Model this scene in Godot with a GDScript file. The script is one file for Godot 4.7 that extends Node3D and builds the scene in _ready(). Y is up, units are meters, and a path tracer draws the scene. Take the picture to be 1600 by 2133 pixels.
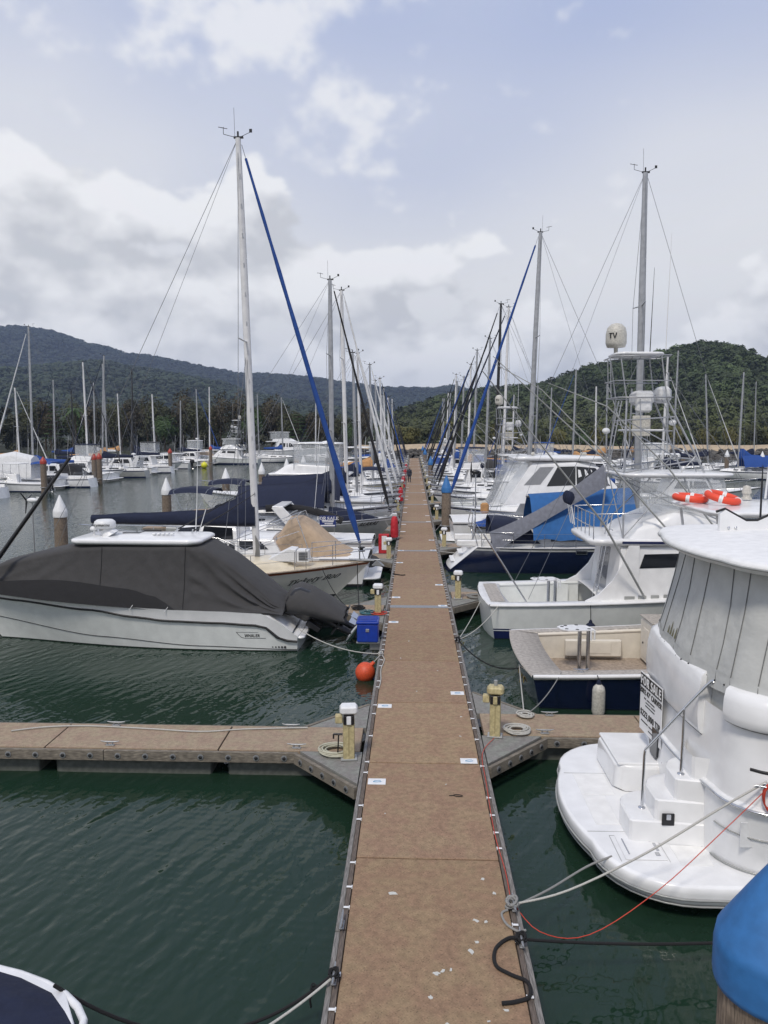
extends Node3D
# A marina walkway between two rows of moored boats, hills behind, under a bright cloudy sky. Metres, y up, water level at y = 0, the walkway runs along -z.

const DECK := 0.5

class MB:
	var v := PackedVector3Array()
	var n := PackedVector3Array()
	var idx := PackedInt32Array()
	var t := Transform3D()
	func put(p: Vector3) -> int:
		v.append(t * p)
		n.append(Vector3.ZERO)
		return v.size() - 1
	func put_n(p: Vector3, m: Vector3) -> int:
		v.append(t * p)
		n.append((t.basis * m).normalized())
		return v.size() - 1
	func tri(a: int, b: int, c: int) -> void:
		idx.append(a); idx.append(b); idx.append(c)
	func quad(a: Vector3, b: Vector3, c: Vector3, d: Vector3) -> void:
		var i := put(a); put(b); put(c); put(d)
		tri(i, i + 1, i + 2); tri(i, i + 2, i + 3)
	func face(a: int, b: int, c: int) -> void:   # turned so that it agrees with the normals given at its corners
		var m := (v[c] - v[a]).cross(v[b] - v[a])
		if m.dot(n[a] + n[b] + n[c]) < 0.0: tri(a, c, b)
		else: tri(a, b, c)
	func grid(rows: Array, wrap := false) -> void:
		var w: int = rows[0].size()
		var i0 := v.size()
		for r in rows:
			for p in r: put(p)
		var last := w if wrap else w - 1
		for i in rows.size() - 1:
			for j in last:
				var a := i0 + i * w + j
				var b := i0 + i * w + (j + 1) % w
				tri(a, b, b + w); tri(a, b + w, a + w)
	func fan(pts) -> void:
		var c := Vector3.ZERO
		for p in pts: c += p
		var k := put(c / pts.size())
		var i0 := v.size()
		for p in pts: put(p)
		for j in pts.size(): tri(k, i0 + j, i0 + (j + 1) % pts.size())
	func box(c: Vector3, s: Vector3) -> void:
		var h := s * 0.5
		for ax in 3:
			for sg in [-1.0, 1.0]:
				var m := Vector3.ZERO; m[ax] = sg
				var u := Vector3.ZERO; u[(ax + 1) % 3] = 1.0
				var w := Vector3.ZERO; w[(ax + 2) % 3] = 1.0
				var i := put_n(c + (m - u - w) * h, m); put_n(c + (m + u - w) * h, m); put_n(c + (m + u + w) * h, m); put_n(c + (m - u + w) * h, m)
				face(i, i + 1, i + 2); face(i, i + 2, i + 3)
	func rbox(c: Vector3, s: Vector3, r := 0.02) -> void:   # box with rounded edges
		var h := s * 0.5
		r = minf(r, minf(h.x, minf(h.y, h.z)) * 0.95)
		var k := {}
		for ax in 3:
			for q in 8:
				var sg := Vector3(1 if q & 1 else -1, 1 if q & 2 else -1, 1 if q & 4 else -1)
				var p := sg * (h - Vector3(r, r, r)); p[ax] = sg[ax] * h[ax]
				var m := Vector3.ZERO; m[ax] = sg[ax]
				k[ax * 8 + q] = put_n(c + p, m)
		for ax in 3:
			var u := (ax + 1) % 3
			var w := (ax + 2) % 3
			for s1 in 2:
				var b := s1 << ax
				var f := [b, b | 1 << u, b | 1 << u | 1 << w, b | 1 << w]
				face(k[ax * 8 + f[0]], k[ax * 8 + f[1]], k[ax * 8 + f[2]]); face(k[ax * 8 + f[0]], k[ax * 8 + f[2]], k[ax * 8 + f[3]])
				for s2 in 2:   # edge along w between faces ax and u
					var e := b | s2 << u
					var g := e | 1 << w
					face(k[ax * 8 + e], k[ax * 8 + g], k[u * 8 + g]); face(k[ax * 8 + e], k[u * 8 + g], k[u * 8 + e])
		for q in 8: face(k[q], k[8 + q], k[16 + q])
	func ring(c: Vector3, a: Vector3, b: Vector3, m: int) -> PackedVector3Array:
		var o := PackedVector3Array()
		for j in m:
			var f := TAU * j / m
			o.append(c + a * cos(f) + b * sin(f))
		return o
	func tube(pts, rad, sides := 6, caps := true) -> void:
		var rows := []
		var up := Vector3.UP
		var cnt: int = pts.size()
		for i in cnt:
			var d: Vector3 = (pts[mini(i + 1, cnt - 1)] - pts[maxi(i - 1, 0)]).normalized()
			if i == 0: up = Vector3.UP if absf(d.y) < 0.9 else Vector3.RIGHT
			var a := up.cross(d).normalized()
			var b := d.cross(a).normalized()
			up = b
			var r: float = rad[i] if rad is Array or rad is PackedFloat32Array else rad
			rows.append(ring(pts[i], a * r, b * r, sides))
		grid(rows, true)
		if caps:
			fan(rows[0]); fan(rows[-1])
	func bar(a: Vector3, b: Vector3, r := 0.02, sides := 6) -> void:
		tube([a, b], r, sides)
	func lathe(prof, c := Vector3.ZERO, sides := 16, hard := false) -> void:   # prof: array of Vector2(radius, y)
		var rows := []
		for p in prof: rows.append(ring(c + Vector3(0, p.y, 0), Vector3(maxf(p.x, 0.0005), 0, 0), Vector3(0, 0, maxf(p.x, 0.0005)), sides))
		if hard:
			for i in rows.size() - 1: grid([rows[i], rows[i + 1]], true)
		else: grid(rows, true)
		if prof[0].x > 0.001: fan(rows[0])
		if prof[-1].x > 0.001: fan(rows[-1])
	func prism(poly: PackedVector2Array, z0: float, z1: float, bevel := 0.0) -> void:   # a flat outline in x, y made thick along z
		var ins: PackedVector2Array = poly
		if bevel > 0.0:
			var o := Geometry2D.offset_polygon(poly, -bevel)
			if o.size() == 1 and o[0].size() == poly.size(): ins = o[0]
			else: bevel = 0.0
		var ti := Geometry2D.triangulate_polygon(ins)
		var m := poly.size()
		for e in 2:
			var z: float = [z0, z1][e]
			var nn := Vector3(0, 0, signf(z - [z1, z0][e]))
			var i0 := v.size()
			for p in ins: put_n(Vector3(p.x, p.y, z), nn)
			for k in range(0, ti.size(), 3): face(i0 + ti[k], i0 + ti[k + 1], i0 + ti[k + 2])
		var dz := signf(z1 - z0) * bevel
		for j in m:
			var a := poly[j]; var b := poly[(j + 1) % m]
			quad(Vector3(a.x, a.y, z0 + dz), Vector3(b.x, b.y, z0 + dz), Vector3(b.x, b.y, z1 - dz), Vector3(a.x, a.y, z1 - dz))
			if bevel > 0.0 and ins.size() == m:
				var best := 0
				for q in m:
					if ins[q].distance_squared_to(a) < ins[best].distance_squared_to(a): best = q
				var a2 := ins[best]
				best = 0
				for q in m:
					if ins[q].distance_squared_to(b) < ins[best].distance_squared_to(b): best = q
				var b2 := ins[best]
				quad(Vector3(a2.x, a2.y, z0), Vector3(b2.x, b2.y, z0), Vector3(b.x, b.y, z0 + dz), Vector3(a.x, a.y, z0 + dz))
				quad(Vector3(a.x, a.y, z1 - dz), Vector3(b.x, b.y, z1 - dz), Vector3(b2.x, b2.y, z1), Vector3(a2.x, a2.y, z1))
	func ellipsoid(c: Vector3, r: Vector3, nu := 12, nv := 8) -> void:
		var rows := []
		for i in nv + 1:
			var f := PI * clampf(float(i) / nv, 0.01, 0.99)
			rows.append(ring(c + Vector3(0, cos(f) * r.y, 0), Vector3(r.x * sin(f), 0, 0), Vector3(0, 0, r.z * sin(f)), nu))
		grid(rows, true)
	func torus(c: Vector3, a: Vector3, b: Vector3, r: float, nu := 20, nv := 8, part := 1.0) -> void:   # ring through c with half axes a, b
		var pts := []
		var m := int(nu * part)
		for i in m + 1:
			var f := TAU * part * i / m
			pts.append(c + a * cos(f) + b * sin(f))
		tube(pts, r, nv, part < 1.0)
	func mesh() -> ArrayMesh:
		var acc := PackedVector3Array(); acc.resize(v.size())
		for k in range(0, idx.size(), 3):
			var a := idx[k]; var b := idx[k + 1]; var c := idx[k + 2]
			var m := (v[c] - v[a]).cross(v[b] - v[a])
			acc[a] += m; acc[b] += m; acc[c] += m
		for i in v.size():
			if n[i] == Vector3.ZERO: n[i] = acc[i].normalized() if acc[i].length_squared() > 1e-16 else Vector3.UP
		var arr := []
		arr.resize(Mesh.ARRAY_MAX)
		arr[Mesh.ARRAY_VERTEX] = v; arr[Mesh.ARRAY_NORMAL] = n; arr[Mesh.ARRAY_INDEX] = idx
		var am := ArrayMesh.new()
		am.add_surface_from_arrays(Mesh.PRIMITIVE_TRIANGLES, arr)
		return am

var M := {}
var T := {}
var taken := {}
var rng := RandomNumberGenerator.new()

func V(x: float, y: float, z: float) -> Vector3: return Vector3(x, y, z)

func numbered(called: String) -> String:
	var k: int = taken.get(called, 0)
	taken[called] = k + 1
	return called if k == 0 else "%s_%03d" % [called, k]

func tag(o: Node3D, label: String, category: String, group := "") -> Node3D:
	o.set_meta("label", label); o.set_meta("category", category)
	if group: o.set_meta("group", group)
	return o

func thing(called: String, label: String, category: String, at := Vector3.ZERO, turn := 0.0, group := "") -> Node3D:
	var o := Node3D.new()
	o.name = numbered(called); add_child(o)
	o.position = at; o.rotation.y = turn
	return tag(o, label, category, group)

func part(parent: Node, called: String, mb, m: Material, label := "") -> MeshInstance3D:
	var o := MeshInstance3D.new()
	o.name = called
	o.mesh = mb.mesh() if mb is MB else mb
	o.material_override = m
	if label: o.set_meta("label", label)
	parent.add_child(o, true)
	return o

func struct(called: String, mb, m: Material, kind := "structure") -> MeshInstance3D:
	var o := part(self, numbered(called), mb, m)
	o.set_meta("kind", kind)
	return o

func solo(called: String, label: String, category: String, mb, m: Material, group := "", at := Vector3.ZERO) -> MeshInstance3D:
	var o := part(self, numbered(called), mb, m)
	o.position = at
	tag(o, label, category, group)
	return o

func srgb(r: float, g: float, b: float) -> Color: return Color(r, g, b).linear_to_srgb()

func noise_tex(nm: String, freq: float, oct: int, lo: float, hi: float, seed_: int, kind := FastNoiseLite.TYPE_SIMPLEX_SMOOTH, size := 512) -> void:
	var nz := FastNoiseLite.new()
	nz.noise_type = kind; nz.frequency = freq; nz.seed = seed_; nz.fractal_octaves = oct
	nz.fractal_type = FastNoiseLite.FRACTAL_FBM if oct > 1 else FastNoiseLite.FRACTAL_NONE
	var im := nz.get_seamless_image(size, size)
	im.convert(Image.FORMAT_L8)
	var d := im.get_data()
	for i in d.size():
		d[i] = clampi(int(255.0 * lerpf(lo, hi, d[i] / 255.0)), 0, 255)
	T[nm] = ImageTexture.create_from_image(Image.create_from_data(size, size, false, Image.FORMAT_L8, d))

func mat(nm: String, r: float, g: float, b: float, rough := 0.6, o := {}) -> StandardMaterial3D:
	var m := StandardMaterial3D.new()
	m.resource_name = nm
	m.albedo_color = srgb(r, g, b); m.roughness = rough
	m.metallic = o.get("metal", 0.0)
	if o.has("tex"):
		m.albedo_texture = T[o.tex]
	if o.has("bump"):
		m.heightmap_enabled = true; m.heightmap_texture = T[o.bump]; m.heightmap_scale = o.get("relief", 1.0)
	if o.has("rtex"):
		m.roughness_texture = T[o.rtex]; m.roughness_texture_channel = BaseMaterial3D.TEXTURE_CHANNEL_RED
	if o.has("tex") or o.has("bump") or o.has("rtex"):
		m.uv1_triplanar = true
		m.uv1_world_triplanar = o.get("world", false)
		var s = o.get("scale", 0.5)
		m.uv1_scale = s if s is Vector3 else Vector3(s, s, s)
		m.uv1_triplanar_sharpness = 4.0
	if o.has("detail"):
		m.detail_enabled = true; m.detail_albedo = T[o.detail]; m.detail_blend_mode = BaseMaterial3D.BLEND_MODE_MUL; m.detail_uv_layer = BaseMaterial3D.DETAIL_UV_2
		m.uv2_triplanar = true; m.uv2_world_triplanar = o.get("world", false)
		var s2 = o.get("dscale", 3.0)
		m.uv2_scale = s2 if s2 is Vector3 else Vector3(s2, s2, s2)
	if o.has("coat"):
		m.clearcoat_enabled = true; m.clearcoat = o.coat; m.clearcoat_roughness = 0.08
	if o.has("alpha"):
		m.transparency = BaseMaterial3D.TRANSPARENCY_ALPHA; m.albedo_color.a = o.alpha
	if o.has("back"):
		m.backlight_enabled = true; m.backlight = o.back
	if o.has("vcol"): m.vertex_color_use_as_albedo = true
	if o.has("rim"):
		m.rim_enabled = true; m.rim = o.rim
	M[nm] = m
	return m

func deck_texture() -> void:   # exposed aggregate: fine light and dark grains in a brown that drifts between reddish and olive
	var size := 1024
	var lo := FastNoiseLite.new(); lo.seed = 61; lo.frequency = 0.006; lo.fractal_octaves = 5
	var hi := FastNoiseLite.new(); hi.seed = 62; hi.frequency = 0.21; hi.fractal_octaves = 2; hi.noise_type = FastNoiseLite.TYPE_VALUE_CUBIC
	var a := lo.get_seamless_image(size, size); a.convert(Image.FORMAT_L8)
	var b := hi.get_seamless_image(size, size); b.convert(Image.FORMAT_L8)
	lo.seed = 63; lo.frequency = 0.02
	var c := lo.get_seamless_image(size, size); c.convert(Image.FORMAT_L8)
	var da := a.get_data(); var db := b.get_data(); var dc := c.get_data()
	var d := PackedByteArray(); d.resize(size * size * 3)
	for i in size * size:
		var u := da[i] / 255.0; var w := db[i] / 255.0; var q := dc[i] / 255.0
		var k := 0.90 + 0.16 * (q - 0.5) + 0.10 * (u - 0.5)
		if w > 0.70: k += (w - 0.70) * 0.5
		elif w < 0.30: k -= (0.30 - w) * 1.5
		k += (w - 0.5) * 0.12
		var t := clampf((u - 0.5) * 2.2 + 0.5, 0.0, 1.0)
		d[i * 3] = clampi(int(k * lerpf(252.0, 246.0, t)), 0, 255); d[i * 3 + 1] = clampi(int(k * lerpf(244.0, 248.0, t)), 0, 255); d[i * 3 + 2] = clampi(int(k * lerpf(240.0, 238.0, t)), 0, 255)
	T["aggregate"] = ImageTexture.create_from_image(Image.create_from_data(size, size, false, Image.FORMAT_RGB8, d))

func make_materials() -> void:
	deck_texture()
	noise_tex("mottle", 0.012, 5, 0.86, 1.0, 3)
	noise_tex("dirt", 0.02, 6, 0.78, 1.02, 11)
	noise_tex("faint", 0.010, 6, 0.93, 1.0, 14)
	noise_tex("speck", 0.30, 3, 0.50, 1.12, 5)
	noise_tex("grain", 0.03, 5, 0.5, 1.0, 8)
	noise_tex("crease", 0.008, 4, 0.0, 1.0, 21)
	noise_tex("leafy", 0.05, 4, 0.4, 1.2, 23)
	mat("white_gelcoat", 0.84, 0.845, 0.85, 0.26, {tex = "faint", scale = 0.35, coat = 0.35})
	mat("grey_white_gelcoat", 0.74, 0.765, 0.75, 0.3, {tex = "faint", scale = 0.4, coat = 0.3})
	mat("deck_white", 0.84, 0.84, 0.83, 0.45, {tex = "faint", scale = 0.8})
	mat("ivory_gelcoat", 0.74, 0.715, 0.65, 0.3, {tex = "faint", scale = 0.4, coat = 0.3})
	mat("cream_gelcoat", 0.74, 0.66, 0.50, 0.3, {tex = "faint", scale = 0.4, coat = 0.3})
	mat("cream_liner", 0.74, 0.69, 0.60, 0.4, {tex = "faint", scale = 0.6})
	mat("grey_gelcoat", 0.36, 0.37, 0.36, 0.35, {tex = "mottle", scale = 0.3, coat = 0.2})
	mat("navy_gelcoat", 0.006, 0.011, 0.04, 0.14, {tex = "mottle", scale = 0.3, coat = 0.6})
	mat("teal_gelcoat", 0.05, 0.17, 0.2, 0.25, {tex = "mottle", scale = 0.3, coat = 0.4})
	mat("antifoul", 0.012, 0.02, 0.045, 0.7, {tex = "dirt", scale = 0.5})
	mat("antifoul_black", 0.015, 0.015, 0.017, 0.7, {tex = "dirt", scale = 0.5})
	mat("rust_stripe", 0.22, 0.06, 0.025, 0.45)
	mat("black_rubber", 0.012, 0.012, 0.013, 0.55)
	mat("black_plastic", 0.014, 0.014, 0.016, 0.3)
	mat("grey_canvas", 0.054, 0.053, 0.054, 0.92, {tex = "faint", scale = 0.5, bump = "crease", relief = 1.6, rim = 0.12})
	mat("charcoal_canvas", 0.013, 0.013, 0.015, 0.85, {tex = "faint", scale = 0.5, bump = "crease", relief = 1.2})
	mat("navy_canvas", 0.008, 0.014, 0.042, 0.88, {tex = "mottle", scale = 0.5, bump = "crease", relief = 2.2})
	mat("blue_canvas", 0.022, 0.12, 0.34, 0.85, {tex = "mottle", scale = 0.4, bump = "crease", relief = 2.0})
	mat("bright_blue_canvas", 0.012, 0.066, 0.29, 0.8, {tex = "mottle", scale = 0.5, bump = "crease", relief = 2.0})
	mat("beige_canvas", 0.52, 0.39, 0.27, 0.92, {tex = "mottle", scale = 0.5, bump = "crease", relief = 2.0})
	mat("tan_canvas", 0.55, 0.30, 0.13, 0.9, {tex = "mottle", scale = 0.5, bump = "crease", relief = 2.0})
	mat("white_canvas", 0.68, 0.69, 0.7, 0.8, {tex = "faint", scale = 0.6, bump = "crease", relief = 3.0})
	mat("seam_grey", 0.16, 0.165, 0.165, 0.9)
	mat("pale_grey_canvas", 0.53, 0.54, 0.525, 0.82, {tex = "faint", scale = 0.5, bump = "crease", relief = 1.6})
	mat("shade_cloth", 0.20, 0.21, 0.25, 0.9, {tex = "mottle", scale = 0.6, bump = "crease", relief = 2.0})
	mat("stainless", 0.62, 0.63, 0.65, 0.22, {metal = 1.0})
	mat("galvanised", 0.42, 0.43, 0.44, 0.5, {metal = 0.75, tex = "mottle", scale = 3.0})
	mat("aluminium", 0.45, 0.46, 0.48, 0.38, {metal = 0.6, tex = "mottle", scale = 0.4})
	mat("white_spar", 0.72, 0.72, 0.73, 0.35, {tex = "faint", scale = 0.5})
	mat("black_spar", 0.012, 0.013, 0.016, 0.3)
	mat("wire", 0.20, 0.21, 0.23, 0.45, {metal = 0.5})
	mat("dark_glass", 0.012, 0.014, 0.018, 0.05)
	mat("clear_vinyl", 0.75, 0.78, 0.8, 0.12, {alpha = 0.30})
	mat("tinted_vinyl", 0.14, 0.15, 0.17, 0.1, {alpha = 0.55})
	mat("deck_concrete", 0.350, 0.240, 0.162, 0.9, {tex = "aggregate", scale = 0.37, bump = "speck", relief = 0.15, world = true})
	mat("finger_concrete", 0.39, 0.305, 0.228, 0.9, {tex = "aggregate", scale = 0.43, bump = "speck", relief = 0.15, world = true})
	mat("deck_concrete_pale", 0.37, 0.260, 0.172, 0.9, {tex = "aggregate", scale = 0.37, bump = "speck", relief = 0.15, world = true})
	mat("deck_concrete_dark", 0.332, 0.228, 0.148, 0.9, {tex = "aggregate", scale = 0.37, bump = "speck", relief = 0.15, world = true})
	mat("grey_concrete", 0.27, 0.275, 0.27, 0.9, {tex = "aggregate", scale = 0.41, bump = "speck", relief = 0.15, world = true})
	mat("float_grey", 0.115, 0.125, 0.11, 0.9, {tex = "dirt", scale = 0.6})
	mat("timber", 0.22, 0.175, 0.145, 0.85, {tex = "grain", scale = Vector3(6.0, 6.0, 0.35), bump = "grain", relief = 0.5, world = true})
	mat("timber_grey", 0.36, 0.34, 0.32, 0.85, {tex = "grain", scale = Vector3(6.0, 6.0, 0.3), bump = "grain", relief = 0.5, world = true})
	mat("timber_cross", 0.40, 0.35, 0.28, 0.85, {tex = "grain", scale = Vector3(0.35, 5.0, 6.0), bump = "grain", relief = 0.5, world = true, detail = "dirt", dscale = 0.5})
	mat("pile_wood", 0.42, 0.33, 0.25, 0.9, {tex = "grain", scale = Vector3(4.0, 0.25, 4.0), bump = "grain", relief = 1.0, detail = "dirt", dscale = 0.8})
	mat("teak", 0.78, 0.63, 0.50, 0.7, {tex = "grain", scale = Vector3(0.5, 5.0, 9.0), detail = "dirt", dscale = 0.7})
	mat("teak_grey", 0.90, 0.83, 0.75, 0.75, {tex = "grain", scale = Vector3(0.5, 5.0, 8.0), detail = "dirt", dscale = 0.8})
	mat("white_plastic", 0.78, 0.79, 0.8, 0.4, {tex = "faint", scale = 1.5})
	mat("off_white_plastic", 0.62, 0.60, 0.54, 0.45, {tex = "dirt", scale = 1.5})
	mat("blue_cap", 0.035, 0.18, 0.47, 0.55, {tex = "mottle", scale = 1.2, detail = "faint", dscale = 2.6})
	mat("red_cap", 0.42, 0.05, 0.03, 0.5, {tex = "mottle", scale = 1.2})
	mat("pedestal_cream", 0.56, 0.48, 0.26, 0.5, {tex = "dirt", scale = 1.0})
	mat("pedestal_dark", 0.25, 0.20, 0.10, 0.6)
	mat("rope_white", 0.55, 0.54, 0.50, 0.9, {tex = "dirt", scale = 6.0})
	mat("rope_grey", 0.30, 0.30, 0.29, 0.9, {tex = "dirt", scale = 6.0})
	mat("rope_black", 0.010, 0.010, 0.011, 0.95)
	mat("hose_pale", 0.42, 0.41, 0.32, 0.6)
	mat("red_cord", 0.5, 0.05, 0.025, 0.5)
	mat("orange_buoy", 0.86, 0.11, 0.035, 0.5, {tex = "mottle", scale = 1.6, detail = "dirt", dscale = 2.2})
	mat("orange_ring", 0.75, 0.07, 0.03, 0.5)
	mat("yellow_buoy", 0.7, 0.68, 0.03, 0.4)
	mat("red_cover", 0.45, 0.015, 0.025, 0.75, {bump = "crease", relief = 3.0, scale = 1.0})
	mat("blue_chest", 0.008, 0.045, 0.36, 0.4, {tex = "mottle", scale = 1.0})
	mat("timber_orange", 0.45, 0.20, 0.04, 0.5)
	mat("white_paint", 0.72, 0.72, 0.70, 0.7)
	mat("dropping", 0.66, 0.66, 0.62, 0.9, {tex = "dirt", scale = 12.0})
	mat("sign_blue", 0.012, 0.03, 0.16, 0.5)
	mat("sign_white", 0.8, 0.8, 0.8, 0.5)
	mat("ink_black", 0.012, 0.012, 0.012, 0.6)
	mat("ink_blue", 0.05, 0.25, 0.45, 0.6)
	mat("ink_gold", 0.20, 0.15, 0.05, 0.4)
	mat("solar", 0.01, 0.012, 0.03, 0.12)
	mat("navy_stripe", 0.008, 0.014, 0.07, 0.3)
	mat("stain", 0.16, 0.15, 0.08, 0.9)
	mat("rock", 0.10, 0.095, 0.088, 0.95, {tex = "dirt", scale = 0.7, vcol = true})
	mat("sand", 0.50, 0.39, 0.26, 0.95, {tex = "mottle", scale = 0.1, world = true})
	mat("bark", 0.10, 0.075, 0.05, 0.95, {tex = "grain", scale = Vector3(3.0, 0.5, 3.0)})
	mat("leaf", 1.0, 1.0, 1.0, 0.75, {vcol = true, back = srgb(0.12, 0.14, 0.05)})
	mat("soil", 0.035, 0.042, 0.02, 1.0, {tex = "leafy", scale = 0.02, world = true})
	mat("jacket_dark", 0.03, 0.035, 0.05, 0.9)
	mat("skin", 0.35, 0.2, 0.13, 0.6)

func lerp_tab(tab, x: float) -> float:   # tab: [[x, value], ...]
	if x <= tab[0][0]: return tab[0][1]
	for i in tab.size() - 1:
		if x <= tab[i + 1][0]:
			var f: float = (x - tab[i][0]) / (tab[i + 1][0] - tab[i][0])
			f = f * f * (3.0 - 2.0 * f)
			return lerpf(tab[i][1], tab[i + 1][1], f)
	return tab[-1][1]

func lin_tab(tab, x: float) -> float:
	if x <= tab[0][0]: return tab[0][1]
	for i in tab.size() - 1:
		if x <= tab[i + 1][0]:
			return lerpf(tab[i][1], tab[i + 1][1], (x - tab[i][0]) / (tab[i + 1][0] - tab[i][0]))
	return tab[-1][1]

func sag(a: Vector3, b: Vector3, drop: float, n := 14) -> Array:   # a slack line
	var o := []
	for i in n + 1:
		var f := float(i) / n
		o.append(a.lerp(b, f) + Vector3(0, -drop * 4.0 * f * (1.0 - f), 0))
	return o

func curve(pts, n := 6) -> Array:   # smooth line through the points
	var o := []
	for i in pts.size() - 1:
		var p0: Vector3 = pts[maxi(i - 1, 0)]
		var p3: Vector3 = pts[mini(i + 2, pts.size() - 1)]
		for k in n: o.append(pts[i].cubic_interpolate(pts[i + 1], p0, p3, float(k) / n))
	o.append(pts[-1])
	return o

func text_arrays(txt: String, height: float, thick := 0.004, serif := 0, italic := 0.0) -> Array:
	var tm := TextMesh.new()
	var f := SystemFont.new()
	f.font_names = PackedStringArray(["Droid Serif" if serif == 1 else "Droid Sans"])
	if serif != 2: f.font_weight = 700
	tm.font = f
	tm.font_size = 64
	tm.pixel_size = height / 46.0
	tm.depth = thick
	tm.text = txt
	var a := tm.surface_get_arrays(0)
	if italic != 0.0:
		var vv: PackedVector3Array = a[Mesh.ARRAY_VERTEX]
		for i in vv.size(): vv[i].x += vv[i].y * italic
		a[Mesh.ARRAY_VERTEX] = vv
	return a

func text_mesh(txt: String, height: float, thick := 0.004, serif := 0, italic := 0.0, bend = null) -> ArrayMesh:
	var a := text_arrays(txt, height, thick, serif, italic)
	if bend != null:   # lay the letters on a curved surface: bend(x, y) gives [point, outward normal]
		var vv: PackedVector3Array = a[Mesh.ARRAY_VERTEX]
		for i in vv.size():
			var r: Array = bend.call(vv[i].x, vv[i].y)
			vv[i] = r[0] + r[1] * (vv[i].z + thick * 0.5 + 0.003)
		a[Mesh.ARRAY_VERTEX] = vv
		a[Mesh.ARRAY_NORMAL] = null
		a[Mesh.ARRAY_TANGENT] = null
		a[Mesh.ARRAY_TEX_UV] = null
		var mb := MB.new()
		for p in vv: mb.put(p)
		mb.idx = a[Mesh.ARRAY_INDEX]
		return mb.mesh()
	var am := ArrayMesh.new()
	a[Mesh.ARRAY_TANGENT] = null
	am.add_surface_from_arrays(Mesh.PRIMITIVE_TRIANGLES, a)
	return am

func lettering(parent: Node, called: String, txt: String, height: float, m: Material, at: Vector3, turn := Vector3.ZERO, serif := 0, italic := 0.0) -> MeshInstance3D:
	var o := part(parent, called, text_mesh(txt, height, 0.004, serif, italic), m)
	o.position = at; o.rotation = turn
	return o

func _ready() -> void:
	rng.seed = 7
	# camera
	var cam := Camera3D.new()
	cam.name = "camera"
	cam.fov = 67.0
	cam.near = 0.1; cam.far = 9000.0
	cam.position = Vector3(0, 6.15, 0)
	cam.rotation = Vector3(deg_to_rad(-5.864), deg_to_rad(2.157), 0)
	add_child(cam); cam.current = true
	# sky, sun and exposure: bright broken cloud, a high veiled sun
	var env := Environment.new()
	env.background_mode = Environment.BG_SKY
	var sky := Sky.new()
	var psm := PanoramaSkyMaterial.new()
	psm.panorama = paint_sky(2560)
	psm.energy_multiplier = 1.0
	sky.sky_material = psm
	env.sky = sky
	env.background_energy_multiplier = 1.0
	env.tonemap_mode = Environment.TONE_MAPPER_LINEAR
	env.tonemap_exposure = 1.06
	env.sdfgi_enabled = true; env.ssao_enabled = true; env.ssil_enabled = true
	env.fog_enabled = true
	env.fog_density = 0.00013
	env.fog_light_color = Color(0.72, 0.80, 0.95)
	var we := WorldEnvironment.new()
	we.name = "environment"; we.environment = env
	add_child(we)
	var sun := DirectionalLight3D.new()
	sun.name = "sun"
	sun.light_energy = 0.7
	sun.light_angular_distance = 10.0
	sun.light_color = Color(1.0, 0.965, 0.91)
	sun.shadow_enabled = true
	sun.rotation = Vector3(deg_to_rad(-54), deg_to_rad(-20), 0)
	add_child(sun)
	# setting
	make_materials()
	water()
	land()
	forests()
	breakwater()
	walkway()
	fingers()
	piles()
	# boats
	boats_near()
	boats_rows()
	boats_far()
	# smaller things
	dock_things()
	ropes()
	person()

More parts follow.
